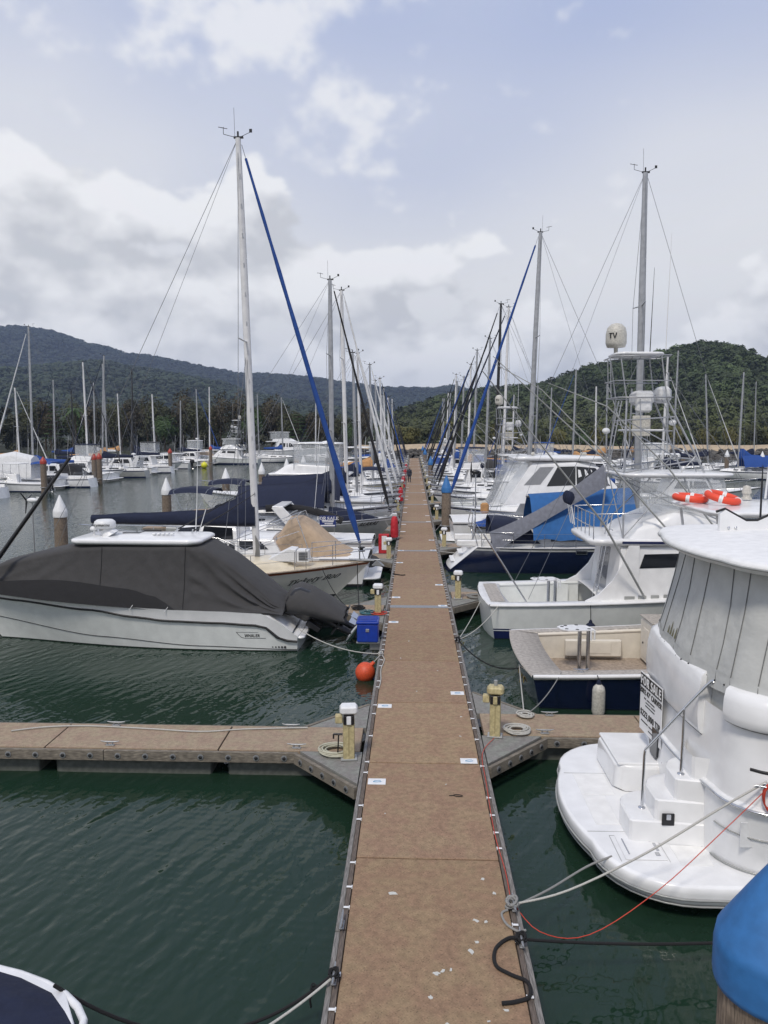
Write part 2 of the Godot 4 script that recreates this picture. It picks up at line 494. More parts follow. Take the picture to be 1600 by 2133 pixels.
func paint_sky(w: int) -> ImageTexture:
	var h := w / 2
	var a := FastNoiseLite.new()
	a.noise_type = FastNoiseLite.TYPE_SIMPLEX_SMOOTH; a.fractal_octaves = 5; a.frequency = 1.0; a.seed = 4; a.fractal_gain = 0.52
	var b := FastNoiseLite.new()
	b.noise_type = FastNoiseLite.TYPE_SIMPLEX_SMOOTH; b.fractal_octaves = 6; b.frequency = 1.0; b.seed = 31; b.fractal_gain = 0.55
	var c := FastNoiseLite.new()
	c.noise_type = FastNoiseLite.TYPE_SIMPLEX_SMOOTH; c.fractal_octaves = 3; c.frequency = 1.0; c.seed = 77
	# cloud masses: [azimuth, elevation, half width, half height (degrees), amount]
	var piles_ := [[-25.0, 15.5, 6.0, 4.0, 0.42], [-17.0, 10.0, 9.0, 5.5, 0.50], [-10.5, 13.5, 5.5, 3.2, 0.45], [-24.0, 7.5, 9.0, 4.0, 0.35], [-6.0, 7.0, 6.0, 4.0, 0.25],
		[1.0, 7.5, 6.0, 4.5, 0.42], [7.0, 5.0, 6.0, 3.0, 0.30], [24.0, 8.0, 5.0, 3.5, 0.36], [14.0, 4.0, 6.0, 3.0, 0.2], [21.0, 17.0, 5.0, 1.4, 0.22]]
	var wisps := [[-15.5, 27.0, 5.0, 3.5, 0.55], [-10.5, 25.5, 2.5, 2.5, 0.4], [-6.0, 26.5, 5.5, 4.5, 0.48], [-4.5, 22.5, 2.5, 1.6, 0.35], [-2.0, 20.0, 3.5, 1.8, 0.3], [-23.5, 24.0, 3.0, 2.5, 0.3], [2.0, 28.0, 2.5, 2.0, 0.25], [-3.0, 18.0, 5.0, 1.5, 0.25]]
	var data := PackedByteArray(); data.resize(w * h * 3)
	for j in h:
		var el := PI * (0.5 - (j + 0.5) / h)
		var ed := rad_to_deg(el)
		if j > h / 2 + 8:
			for i in w:
				var o := (j * w + i) * 3
				data[o] = 120; data[o + 1] = 126; data[o + 2] = 126
			continue
		var se := sin(maxf(el, 0.0)); var ce := cos(el)
		for i in w:
			var az := wrapf(TAU * (i + 0.5) / w, -PI, PI)
			var ad := rad_to_deg(az)
			var d := Vector3(sin(az) * ce, sin(el), -cos(az) * ce)
			var k := smoothstep(0.14, 0.47, se)
			var col := Vector3(0.755, 0.767, 0.795).lerp(Vector3(0.36, 0.44, 0.68), k)
			# thin veil, thicker towards the east of the view
			var q := Vector3(d.x, 0.0, d.z) / (se + 0.18)
			var veil := c.get_noise_3d(q.x * 0.55 + 3.0, 0.0, q.z * 0.55) * 0.9 + 0.40 + 0.5 * clampf((ad - 2.0) / 22.0, 0.0, 1.0) * clampf((25.0 - ed) / 12.0, 0.0, 1.0) + 0.35 * clampf((-ad - 16.0) / 10.0, 0.0, 1.0)
			veil = clampf(veil, 0.0, 1.0) * (1.0 - 0.45 * smoothstep(17.0, 27.0, ed))
			col = col.lerp(Vector3(0.795, 0.802, 0.82), veil * 0.8)
			# torn wisps high up
			var wn := a.get_noise_3d(d.x * 9.0 + d.y * 4.0, d.y * 13.0 - d.x * 4.0, d.z * 9.0) * 0.9 + b.get_noise_3d(d.x * 30.0, d.y * 46.0, d.z * 30.0) * 0.35
			var wb := -0.30
			for s in wisps:
				var dx: float = (ad - s[0]) / s[2]; var dy: float = (ed - s[1]) / s[3]
				var r2 := dx * dx + dy * dy
				if r2 < 4.0: wb += (s[4] + 0.08) * exp(-r2)
			if absf(ad) > 32.0 or ed > 33.0: wb += 0.2
			var wa := clampf((wn + wb) * 1.35 + 0.06, 0.0, 1.0)
			wa = wa * wa * (3.0 - 2.0 * wa)
			col = col.lerp(Vector3(0.84, 0.85, 0.88), wa * 0.85)
			# heaped cloud low down
			var cb := -0.06 - 0.030 * maxf(ed - 9.0, 0.0) - 0.02 * maxf(2.0 - ed, 0.0)
			cb -= 0.30 * clampf((ad - 3.0) / 8.0, 0.0, 1.0) * clampf((ed - 7.0) / 3.0, 0.0, 1.0)
			for s in piles_:
				var dx: float = (ad - s[0]) / s[2]; var dy: float = (ed - s[1]) / s[3]
				var r2 := dx * dx + dy * dy
				if r2 < 4.0: cb += s[4] * exp(-r2)
			if absf(ad) > 32.0: cb += 0.25 * exp(-pow((ed - 9.0) / 6.0, 2.0))
			if cb > -0.75:
				var p := Vector3(d.x * 5.2, d.y * 8.0, d.z * 5.2)
				var n0 := b.get_noise_3dv(p) + cb
				var al := clampf(n0 * 5.5 + 0.25, 0.0, 1.0)
				al = al * al * (3.0 - 2.0 * al)
				if al > 0.0:
					var n1 := b.get_noise_3dv(p + Vector3(-0.10, 0.34, 0.0)) + cb - 0.030 * 2.0
					var lit := clampf(0.60 + (n0 - n1) * 1.9 - maxf(n0 - 0.24, 0.0) * 0.75, 0.0, 1.0)
					var cc := Vector3(0.585, 0.60, 0.635).lerp(Vector3(0.90, 0.905, 0.92), lit)
					col = col.lerp(cc, al * 0.88)
			# thick air low down
			col = col.lerp(Vector3(0.60, 0.63, 0.69), 0.55 * exp(-maxf(ed, 0.0) / 2.2))
			var o := (j * w + i) * 3
			data[o] = int(255.0 * pow(clampf(col.x, 0.0, 1.0), 0.4545) + 0.5)
			data[o + 1] = int(255.0 * pow(clampf(col.y, 0.0, 1.0), 0.4545) + 0.5)
			data[o + 2] = int(255.0 * pow(clampf(col.z, 0.0, 1.0), 0.4545) + 0.5)
	return ImageTexture.create_from_image(Image.create_from_data(w, h, false, Image.FORMAT_RGB8, data))

func water() -> void:
	# ripples: many short waves of whole numbers of cycles in an 9 m tile, mostly running one way
	var size := 640
	var tile := 9.0
	var r := RandomNumberGenerator.new(); r.seed = 5
	var waves := []
	for i in 34:
		var lam := lerpf(0.10, 0.52, pow(r.randf(), 1.5))
		var ang := deg_to_rad(19.0) + r.randfn(0.0, 0.24)
		if i % 6 == 0: ang = r.randf() * TAU
		var kx := roundf(cos(ang) * tile / lam); var kz := roundf(sin(ang) * tile / lam)
		var l := maxf(sqrt(kx * kx + kz * kz), 1.0)
		var slope := 0.0068
		var ph0 := r.randf() * TAU
		waves.append([kx, kz, ph0, slope * kx / l, slope * kz / l])
		if i % 6: waves.append([kx * 2.0, kz * 2.0, ph0 * 2.0, slope * 0.55 * kx / l, slope * 0.55 * kz / l])   # sharper crests
	var tabs := []
	for wv in waves:
		var sx := PackedFloat32Array(); var cx := PackedFloat32Array()
		for i in size:
			sx.append(sin(TAU * wv[0] * i / size)); cx.append(cos(TAU * wv[0] * i / size))
		tabs.append([sx, cx])
	var patch := FastNoiseLite.new()
	patch.seed = 9; patch.frequency = 0.012; patch.fractal_octaves = 3
	var pim := patch.get_seamless_image(size, size)
	var data := PackedFloat32Array(); data.resize(size * size * 3)
	for j in size:
		var gx := PackedFloat32Array(); gx.resize(size)
		var gz := PackedFloat32Array(); gz.resize(size)
		for k in waves.size():
			var wv = waves[k]
			var sx: PackedFloat32Array = tabs[k][0]; var cx: PackedFloat32Array = tabs[k][1]
			var ph: float = TAU * wv[1] * j / size + wv[2]
			var s := sin(ph); var c := cos(ph)
			var ax: float = wv[3]; var az: float = wv[4]
			for i in size:
				var f := cx[i] * c - sx[i] * s
				gx[i] += ax * f; gz[i] += az * f
		for i in size:
			var am := 0.45 + 1.1 * pim.get_pixel(i, j).r
			var o := (j * size + i) * 3
			data[o] = 0.5 - gx[i] * am; data[o + 1] = 0.5 + gz[i] * am; data[o + 2] = 1.0
	var tex := ImageTexture.create_from_image(Image.create_from_data(size, size, false, Image.FORMAT_RGBF, data.to_byte_array()))
	var m := StandardMaterial3D.new()
	m.resource_name = "water"
	m.albedo_color = srgb(0.012, 0.030, 0.0185)
	m.roughness = 0.045
	m.metallic_specular = 0.34
	m.normal_enabled = true; m.normal_texture = tex; m.normal_scale = 1.0
	m.uv1_scale = Vector3(1.0 / tile, 1.0 / tile, 1.0)
	M["water"] = m
	# the sheet: fine cells near the walkway with a low swell of its own, coarse ones far out
	var xs := []; var zs := []
	var x := -20.0
	while x < 9.0: xs.append(x); x += 0.22
	var s2 := 0.3
	while x < 1600.0: xs.append(x); x += s2; s2 *= 1.18
	x = -20.3; s2 = 0.3
	while x > -1600.0: xs.push_front(x); x -= s2; s2 *= 1.18
	var z := 30.0
	while z > 0.0: zs.append(z); z -= 3.0
	while z > -40.0: zs.append(z); z -= 0.22
	s2 = 0.25
	while z > -1700.0: zs.append(z); z -= s2; s2 *= 1.07
	var nz := FastNoiseLite.new(); nz.seed = 12; nz.frequency = 0.35; nz.fractal_octaves = 3
	var v := PackedVector3Array(); var uv := PackedVector2Array(); var idx := PackedInt32Array()
	for zz in zs:
		for xx in xs:
			var far := clampf(1.0 - (absf(zz) - 30.0) / 60.0, 0.0, 1.0) * clampf(1.0 - (absf(xx) - 14.0) / 40.0, 0.0, 1.0)
			v.append(Vector3(xx, nz.get_noise_2d(xx * 0.8 + zz * 0.5, zz * 1.6 - xx * 0.6) * 0.007 * far, zz))
			uv.append(Vector2(xx, zz))
	var w := xs.size()
	for j in zs.size() - 1:
		for i in w - 1:
			var q := j * w + i
			idx.append_array([q, q + w, q + w + 1, q, q + w + 1, q + 1])
	var nn := PackedVector3Array(); nn.resize(v.size())
	for k in range(0, idx.size(), 3):
		var f := (v[idx[k + 2]] - v[idx[k]]).cross(v[idx[k + 1]] - v[idx[k]])
		nn[idx[k]] += f; nn[idx[k + 1]] += f; nn[idx[k + 2]] += f
	for i in nn.size(): nn[i] = nn[i].normalized()
	if nn[0].y < 0.0:
		for i in nn.size(): nn[i] = -nn[i]
		for k in range(0, idx.size(), 3):
			var tmp := idx[k + 1]; idx[k + 1] = idx[k + 2]; idx[k + 2] = tmp
	var arr := []; arr.resize(Mesh.ARRAY_MAX)
	arr[Mesh.ARRAY_VERTEX] = v; arr[Mesh.ARRAY_NORMAL] = nn; arr[Mesh.ARRAY_INDEX] = idx; arr[Mesh.ARRAY_TEX_UV] = uv
	var am2 := ArrayMesh.new()
	am2.add_surface_from_arrays(Mesh.PRIMITIVE_TRIANGLES, arr)
	struct("water", am2, m)

const RANGE := [[-1900.0, 330.0], [-1580.0, 301.0], [-1485.0, 336.0], [-1390.0, 353.0], [-1341.0, 359.2], [-1291.0, 354.0], [-1209.0, 341.0], [-1144.0, 320.0], [-1096.0, 299.0], [-1040.0, 292.8], [-968.0, 267.0], [-903.0, 260.6], [-806.0, 244.5], [-693.0, 218.7], [-580.0, 199.4], [-483.0, 196.1], [-354.0, 186.5], [-258.0, 172.0], [-98.0, 150.8], [62.0, 147.4], [125.0, 157.0], [220.0, 131.1], [315.0, 102.2], [693.0, 86.0], [1400.0, 60.0]]
const FOOTHILL := [[-1300.0, 85.0], [-840.0, 122.0], [-700.0, 131.0], [-607.0, 143.0], [-552.0, 131.0], [-487.0, 122.0], [-423.0, 108.0], [-368.0, 99.0], [-313.0, 78.0], [-240.0, 66.0], [-148.0, 52.0], [-38.0, 38.0], [200.0, 10.0]]
const KNOLL := [[-60.0, -4.0], [-34.0, 6.0], [-14.0, 18.0], [-4.0, 24.0], [16.0, 31.3], [45.0, 37.2], [71.0, 39.3], [85.0, 40.3], [105.0, 44.1], [115.0, 49.7], [130.0, 54.9], [140.0, 57.0], [155.0, 59.4], [169.0, 62.8], [186.0, 66.6], [200.0, 69.4], [212.0, 68.7], [221.0, 64.8], [231.0, 59.9], [241.0, 56.1], [255.0, 49.8], [283.0, 36.0], [325.0, 17.0], [360.0, 2.0]]

var bump_noise: FastNoiseLite

func ridge_height(tab: Array, z0: float, foot: float, amp: float, x: float, z: float) -> float:
	# height of a ridge whose crest runs along z0 and whose near slope ends at foot
	var f := clampf((foot - z) / (foot - z0), 0.0, 1.0) if z > z0 else clampf(1.0 - (z0 - z) / (absf(foot - z0) * 0.8), 0.0, 1.0)
	f = f * f * (3.0 - 2.0 * f) * 0.5 + f * 0.5
	var xr := x * (z0 / z if z < -50.0 and z > z0 else 1.0)
	xr = lerpf(x, xr, 0.35)
	var spur := bump_noise.get_noise_2d(x / amp, z / amp * 0.45) * 0.34 * f * (1.0 - f) * 4.0
	return (lin_tab(tab, xr) - (3.2 if z0 > -600.0 else 0.0)) * clampf(f + spur * 0.6, 0.0, 1.0)

func slope_mesh(tab: Array, z0: float, foot: float, amp: float, x0: float, x1: float, cell: float) -> MB:
	var mb := MB.new()
	var rows := []
	var zb := z0 - absf(foot - z0) * 0.6
	var z := foot
	while z > zb:
		var row := PackedVector3Array()
		var x := x0
		while x <= x1:
			row.append(Vector3(x, ridge_height(tab, z0, foot, amp, x, z) - 0.5, z))
			x += cell
		rows.append(row)
		z -= cell
	mb.grid(rows)
	return mb

func land() -> void:
	bump_noise = FastNoiseLite.new(); bump_noise.seed = 40; bump_noise.frequency = 1.0; bump_noise.fractal_octaves = 4
	var mb := MB.new()
	mb.quad(V(-4000, 1.4, -193), V(4000, 1.4, -193), V(4000, 1.4, -5000), V(-4000, 1.4, -5000))
	mb.quad(V(-4000, -1, -187), V(4000, -1, -187), V(4000, 1.4, -193), V(-4000, 1.4, -193))
	struct("ground", mb, M.soil)
	struct("mountain_range", slope_mesh(RANGE, -2600, -1500, 260.0, -2000, 1400, 40), M.soil)
	struct("foothill", slope_mesh(FOOTHILL, -1500, -700, 160.0, -1300, 240, 25), M.soil)
	struct("wooded_hill", slope_mesh(KNOLL, -560, -310, 70.0, -60, 380, 8), M.soil)
	# sand strip along the far bank
	var sm := MB.new()
	var rows := []
	for i in 61:
		var x := -14.0 + i * 3.6
		var e := sin(x * 0.21) * 0.5 + sin(x * 0.07 + 1.0) * 0.6
		rows.append(PackedVector3Array([V(x, 1.3, -185.0 + e * 0.4), V(x, 2.15 + e * 0.10, -186.6 + e * 0.6), V(x, 3.0 + e * 0.22, -192.0 + e), V(x, 3.1 + e * 0.3, -196.0), V(x, 1.2, -201.0)]))
	sm.grid(rows)
	struct("sand_bank", sm, M.sand)

func crown(n: int, rad: Vector3, leaf: float, seed_: int, lumps := 6, flat := 0.0, rough := 0.3) -> MB:   # leafy faces spread over several lumps
	var r := RandomNumberGenerator.new(); r.seed = seed_
	var mb := MB.new()
	var cs := []
	for i in lumps:
		var d := Vector3(r.randfn(), r.randfn() * 0.8, r.randfn()).normalized() * r.randf_range(0.25, 0.62)
		cs.append([d, r.randf_range(0.34, 0.55)])
	for i in n:
		var c: Array = cs[i % lumps]
		var d := Vector3(r.randfn(), r.randfn(), r.randfn()).normalized()
		if d.y < -0.3 and r.randf() < 0.6: d.y = -d.y
		var rr: float = c[1] * (r.randf_range(0.55, 1.05) if r.randf() < 0.35 else r.randf_range(0.88, 1.08))
		var p: Vector3 = (c[0] + d * rr) * rad
		var m := (p / rad + Vector3(0, 0.25, 0) + Vector3(r.randfn(), r.randfn(), r.randfn()) * rough).normalized()
		var u := m.cross(Vector3(r.randfn(), r.randfn(), r.randfn())).normalized()
		var w := m.cross(u)
		if flat > 0.0:
			m = m.lerp(Vector3.UP, flat).normalized(); u = m.cross(Vector3(r.randfn(), 0, r.randfn())).normalized(); w = m.cross(u)
		var s := leaf * r.randf_range(0.6, 1.3)
		var k := mb.put_n(p - u * s, m); mb.put_n(p + w * s * 0.55 + m * s * 0.12, m); mb.put_n(p + u * s, m); mb.put_n(p - w * s * 0.55, m)
		mb.face(k, k + 1, k + 2); mb.face(k, k + 2, k + 3)
	return mb

func scatter(called: String, meshes: Array, spots: Array, m: Material, label: String, category: String) -> void:   # spots: [Transform3D, Color]
	for q in meshes.size():
		var mine := []
		for i in spots.size():
			if i % meshes.size() == q: mine.append(spots[i])
		var mm := MultiMesh.new()
		mm.transform_format = MultiMesh.TRANSFORM_3D
		mm.use_colors = true
		mm.mesh = meshes[q]
		mm.instance_count = mine.size()
		for i in mine.size():
			mm.set_instance_transform(i, mine[i][0]); mm.set_instance_color(i, mine[i][1])
		var o := MultiMeshInstance3D.new()
		o.name = numbered(called)
		o.multimesh = mm
		o.material_override = m
		add_child(o, true)
		o.set_meta("kind", "stuff")
		tag(o, label, category)

func spot(p: Vector3, s: Vector3, r: RandomNumberGenerator) -> Transform3D:
	return Transform3D(Basis(Vector3.UP, r.randf() * TAU).scaled(s), p)

func forests() -> void:
	var r := RandomNumberGenerator.new(); r.seed = 91
	var far := []
	for i in 3: far.append(crown(150, Vector3.ONE, 0.26, 200 + i, 6, 0.0, 0.12).mesh())
	var tone := FastNoiseLite.new(); tone.seed = 3; tone.frequency = 1.0; tone.fractal_octaves = 3
	var spots := []
	var z := -1480.0
	while z > -2680.0:
		var x := -1780.0
		while x < 420.0:
			var p := V(x + r.randf_range(-8, 8), 0, z + r.randf_range(-8, 8))
			p.y = ridge_height(RANGE, -2600, -1500, 260.0, p.x, p.z)
			var g := 0.75 + tone.get_noise_2d(p.x * 0.004, p.z * 0.004) * 0.5 + r.randf_range(-0.08, 0.08)
			var s := r.randf_range(9.0, 14.0)
			if p.y > 4.0: spots.append([spot(p + V(0, s * 0.25, 0), V(s, s * 0.75, s), r), Color(0.030 * g, 0.046 * g, 0.027 * g)])
			x += 15.0
		z -= 17.0
	scatter("mountain_forest", far, spots, M.leaf, "dark forest covering the tall blue mountain range", "forest")
	spots = []
	z = -700.0
	while z > -1560.0:
		var x := -1250.0
		while x < 220.0:
			var p := V(x + r.randf_range(-6, 6), 0, z + r.randf_range(-6, 6))
			p.y = ridge_height(FOOTHILL, -1500, -700, 160.0, p.x, p.z)
			var g := 0.85 + tone.get_noise_2d(p.x * 0.006, p.z * 0.006) * 0.5 + r.randf_range(-0.1, 0.12)
			var s := r.randf_range(7.0, 10.0)
			if p.y > 4.0: spots.append([spot(p + V(0, s * 0.25, 0), V(s, s * 0.8, s), r), Color(0.040 * g, 0.060 * g, 0.027 * g)])
			x += 11.5
		z -= 13.0
	scatter("foothill_forest", far, spots, M.leaf, "green forest covering the lower hill before the mountain range", "forest")
	var mid := []
	for i in 4: mid.append(crown(230, Vector3.ONE, 0.21, 300 + i, 7).mesh())
	spots = []
	z = -312.0
	while z > -590.0:
		var x := -40.0
		while x < 345.0:
			var p := V(x + r.randf_range(-2.4, 2.4), 0, z + r.randf_range(-2.4, 2.4))
			p.y = ridge_height(KNOLL, -560, -310, 70.0, p.x, p.z)
			var g := 0.80 + tone.get_noise_2d(p.x * 0.02, p.z * 0.02) * 0.7 + r.randf_range(-0.25, 0.3)
			var s := r.randf_range(2.9, 4.8) * (1.3 if r.randf() < 0.12 else 1.0)
			var lo := clampf(1.0 - p.y / 26.0, 0.0, 1.0)
			if p.y > 1.0: spots.append([spot(p + V(0, s * 0.35, 0), V(s, s * 0.85, s), r), Color((0.056 + 0.035 * lo) * g, (0.082 + 0.018 * lo) * g, (0.028 - 0.006 * lo) * g)])
			x += 4.7
		z -= 5.6
	scatter("hill_forest", mid, spots, M.leaf, "thick green forest covering the steep round hill", "forest")
	# the wood behind the far bank
	spots = []
	for i in 1500:
		var x := r.randf_range(-190.0, 260.0)
		var dz := r.randf()
		var zz := -203.0 - 85.0 * dz
		var hmax := 13.5 if x < -12.0 else 6.0 + 1.0 * sin(x * 0.1)
		hmax *= 0.85 + 0.3 * tone.get_noise_2d(x * 0.03, zz * 0.03) + 0.12 * sin(x * 0.13)
		if x < -12.0 and x > -36.0: hmax *= lerpf(0.62, 1.0, (-12.0 - x) / 24.0)
		var y := 1.4 + hmax * pow(r.randf(), 0.7) * 0.86
		var s := r.randf_range(1.7, 3.0)
		var g := 0.8 + r.randf_range(-0.3, 0.35)
		var col := Color(0.046 * g, 0.050 * g, 0.024 * g) if x < -12.0 else Color(0.070 * g, 0.082 * g, 0.028 * g)
		if r.randf() < 0.22: col = Color(0.045 * g, 0.07 * g, 0.026 * g)
		spots.append([spot(V(x, y, zz), V(s, s * 0.9, s), r), col])
	scatter("bank_wood", mid, spots, M.leaf, "dense olive and brown wood growing behind the far bank", "forest")
	# single trees along the edge of the wood
	mat("leaf_olive", 0.052, 0.058, 0.026, 0.8, {back = srgb(0.06, 0.06, 0.02)})
	mat("leaf_brown", 0.056, 0.046, 0.026, 0.8, {back = srgb(0.05, 0.04, 0.02)})
	mat("leaf_green", 0.048, 0.085, 0.028, 0.75, {back = srgb(0.05, 0.09, 0.02)})
	mat("leaf_yellow", 0.105, 0.100, 0.028, 0.8, {back = srgb(0.07, 0.07, 0.02)})
	var kinds := [["leaf_olive", "olive green mangrove tree with a dense rounded crown on the far bank", 13.0, 3.6], ["leaf_brown", "brown feathery she-oak tree with a tall crown on the far bank", 15.0, 3.2], ["leaf_green", "bright green shady tree on the far bank", 11.0, 3.4], ["leaf_yellow", "low yellow green mangrove tree behind the sand bank", 7.0, 3.0]]
	var protos := []
	for k in kinds.size():
		var hgt: float = kinds[k][2]
		var wid: float = kinds[k][3]
		var t := Node3D.new()
		var tr := MB.new()
		tr.tube(curve([V(0, -0.3, 0), V(0.1, hgt * 0.25, 0.05), V(-0.1, hgt * 0.5, -0.05), V(0.05, hgt * 0.8, 0)], 3), [0.26, 0.24, 0.22, 0.2, 0.19, 0.17, 0.14, 0.11, 0.09, 0.06], 7)
		for q in 6:
			var f := TAU * q / 6.0 + 0.4 * k
			var y0 := hgt * (0.25 + 0.08 * q)
			tr.tube([V(0, y0, 0), V(cos(f) * wid * 0.35, y0 + hgt * 0.10, sin(f) * wid * 0.35), V(cos(f) * wid * 0.6, y0 + hgt * 0.22, sin(f) * wid * 0.6)], [0.09, 0.06, 0.03], 5)
		part(t, "trunk", tr, M.bark)
		var cr := crown(1500, V(wid * 1.15, hgt * 0.44, wid * 1.15), 0.30, 500 + k, 13)
		var mi := part(t, "crown", cr, M[kinds[k][0]])
		mi.position.y = hgt * 0.58
		protos.append(t)
	var rows := []
	for i in 27: rows.append([-100.0 + i * 3.35 + r.randf_range(-1.2, 1.2), -197.0 - r.randf() * 7.0, [0, 1, 1, 0, 2, 1, 0][i % 7]])
	for i in 24: rows.append([-6.0 + i * 5.6 + r.randf_range(-1.8, 1.8), -202.0 - r.randf() * 4.0, [3, 3, 0, 3, 2][i % 5]])
	for a in rows:
		var k: int = a[2]
		var o: Node3D = protos[k].duplicate()
		o.name = numbered(["mangrove_tree", "she_oak_tree", "shade_tree", "low_mangrove_tree"][k]); add_child(o)
		o.position = V(a[0], 1.4, a[1]); o.rotation.y = r.randf() * TAU
		var s := r.randf_range(0.82, 1.12)
		if k != 3 and a[0] > -12.0: s *= 0.52
		if a[0] < -12.0 and a[0] > -34.0: s *= 0.78
		o.scale = V(s * r.randf_range(0.9, 1.2), s, s)
		tag(o, kinds[k][1], "tree", "trees along the far bank")
	for t in protos: t.free()
	# a tree with layered branches and a palm that stand out from the wood
	for spot_ in [[-28.4, -191.0, 9.4], [-89.0, -190.0, 11.5]]:
		var t := thing("layered_tree", "tree with flat layered tiers of bright green leaves on the far bank" if spot_[0] > -50 else "broad tree with flat tiers of green leaves beside the palm", "tree", V(spot_[0], 1.4, spot_[1]), 0.0)
		var h: float = spot_[2]
		var tr := MB.new()
		tr.tube([V(0, -0.3, 0), V(0.1, h * 0.5, 0), V(0, h, 0.1)], [0.22, 0.15, 0.04], 7)
		var cr := MB.new()
		for q in 8:
			var y := h * (0.28 + 0.095 * q)
			var w := 3.3 * (1.0 - 0.085 * q)
			for e in 5:
				var f := TAU * (e / 5.0 + q * 0.13)
				tr.tube([V(0, y - 0.3, 0), V(cos(f) * w * 0.8, y + 0.1, sin(f) * w * 0.8)], [0.06, 0.02], 4)
				var c2 := crown(46, V(w * 0.36, 0.22, w * 0.36), 0.24, 700 + q * 5 + e, 4, 0.7)
				var i0 := cr.v.size()
				for p in c2.v: cr.v.append(p + V(cos(f) * w * 0.66, y + 0.15, sin(f) * w * 0.66))
				cr.n.append_array(c2.n)
				for i in c2.idx: cr.idx.append(i + i0)
		part(t, "trunk", tr, M.bark)
		part(t, "crown", cr, M.leaf_green)
	var pt := thing("palm_tree", "palm tree with drooping fronds rising from the far bank", "tree", V(-83.5, 1.4, -189.0))
	var tr2 := MB.new()
	tr2.tube(curve([V(0, -0.3, 0), V(0.3, 5, 0), V(0.2, 10.5, 0)], 4), 0.16, 7)
	part(pt, "trunk", tr2, M.bark)
	for q in 15:
		var f := TAU * q / 15.0
		var up := 0.9 - 0.5 * (q % 3)
		var fr := MB.new()
		var mid_ := []
		for e in 9:
			var s := e / 8.0
			mid_.append(V(0.2 + cos(f) * 3.0 * s, 10.5 + up * 1.6 * s - 1.9 * s * s, sin(f) * 3.0 * s))
		for e in 8:
			var side := V(-sin(f), 0, cos(f))
			for sg in [-1.0, 1.0]:
				var a2: Vector3 = mid_[e]; var b2: Vector3 = mid_[e + 1]
				var tip: Vector3 = (a2 + b2) * 0.5 + side * sg * 0.65 * sin(PI * (e + 1.0) / 9.5) + V(cos(f) * 0.3, -0.3, sin(f) * 0.3)
				var k := fr.put(a2); fr.put(b2); fr.put(tip)
				fr.tri(k, k + 1, k + 2)
		part(pt, "frond", fr, M.leaf_green)

func rock_mesh(seed_: int) -> ArrayMesh:
	var nz := FastNoiseLite.new(); nz.seed = seed_; nz.frequency = 0.9
	var mb := MB.new()
	var s := SphereMesh.new(); s.radius = 1.0; s.height = 2.0; s.radial_segments = 9; s.rings = 5
	var a := s.get_mesh_arrays()
	var vv: PackedVector3Array = a[Mesh.ARRAY_VERTEX]
	for i in vv.size():
		var p := vv[i]
		p *= 0.8 + 0.55 * nz.get_noise_3dv(p * 1.3)
		vv[i] = Vector3(snappedf(p.x, 0.2), snappedf(p.y, 0.2), snappedf(p.z, 0.2)) * 0.7 + p * 0.3
	var ii: PackedInt32Array = a[Mesh.ARRAY_INDEX]
	for k in range(0, ii.size(), 3):
		if vv[ii[k]].is_equal_approx(vv[ii[k + 1]]) or vv[ii[k + 1]].is_equal_approx(vv[ii[k + 2]]) or vv[ii[k]].is_equal_approx(vv[ii[k + 2]]): continue
		var q := mb.put(vv[ii[k]]); mb.put(vv[ii[k + 1]]); mb.put(vv[ii[k + 2]])
		mb.tri(q, q + 1, q + 2)
	return mb.mesh()

func breakwater() -> void:
	var r := RandomNumberGenerator.new(); r.seed = 15
	var spots := []
	for i in 3400:
		var x := r.randf_range(-60.0, 215.0)
		var f := r.randf()
		var s := r.randf_range(0.38, 0.85) * (1.0 if x > -14.0 else 0.8)
		var p := V(x, -0.3 + 2.35 * f, -178.5 - 7.2 * f)
		if x < -14.0: p = V(x, -0.3 + 1.6 * f, -184.0 - 5.0 * f)
		var g := r.randf_range(0.55, 1.5)
		spots.append([Transform3D(Basis.from_euler(V(r.randf() * TAU, r.randf() * TAU, r.randf() * TAU)).scaled(V(s * r.randf_range(0.9, 1.4), s * 0.8, s)), p), Color(g, g * 0.98, g * 0.95)])
	scatter("breakwater_rocks", [rock_mesh(1), rock_mesh(2), rock_mesh(3)], spots, M.rock, "heaped dark grey boulders of the breakwater below the sand bank", "rocks")

const ORDER := ["first", "second", "third", "fourth", "fifth", "sixth", "seventh", "eighth", "ninth", "tenth", "eleventh", "twelfth", "thirteenth", "fourteenth", "fifteenth", "sixteenth"]
var LF := []   # z of the finger piers on each side of the walkway
var RF := []

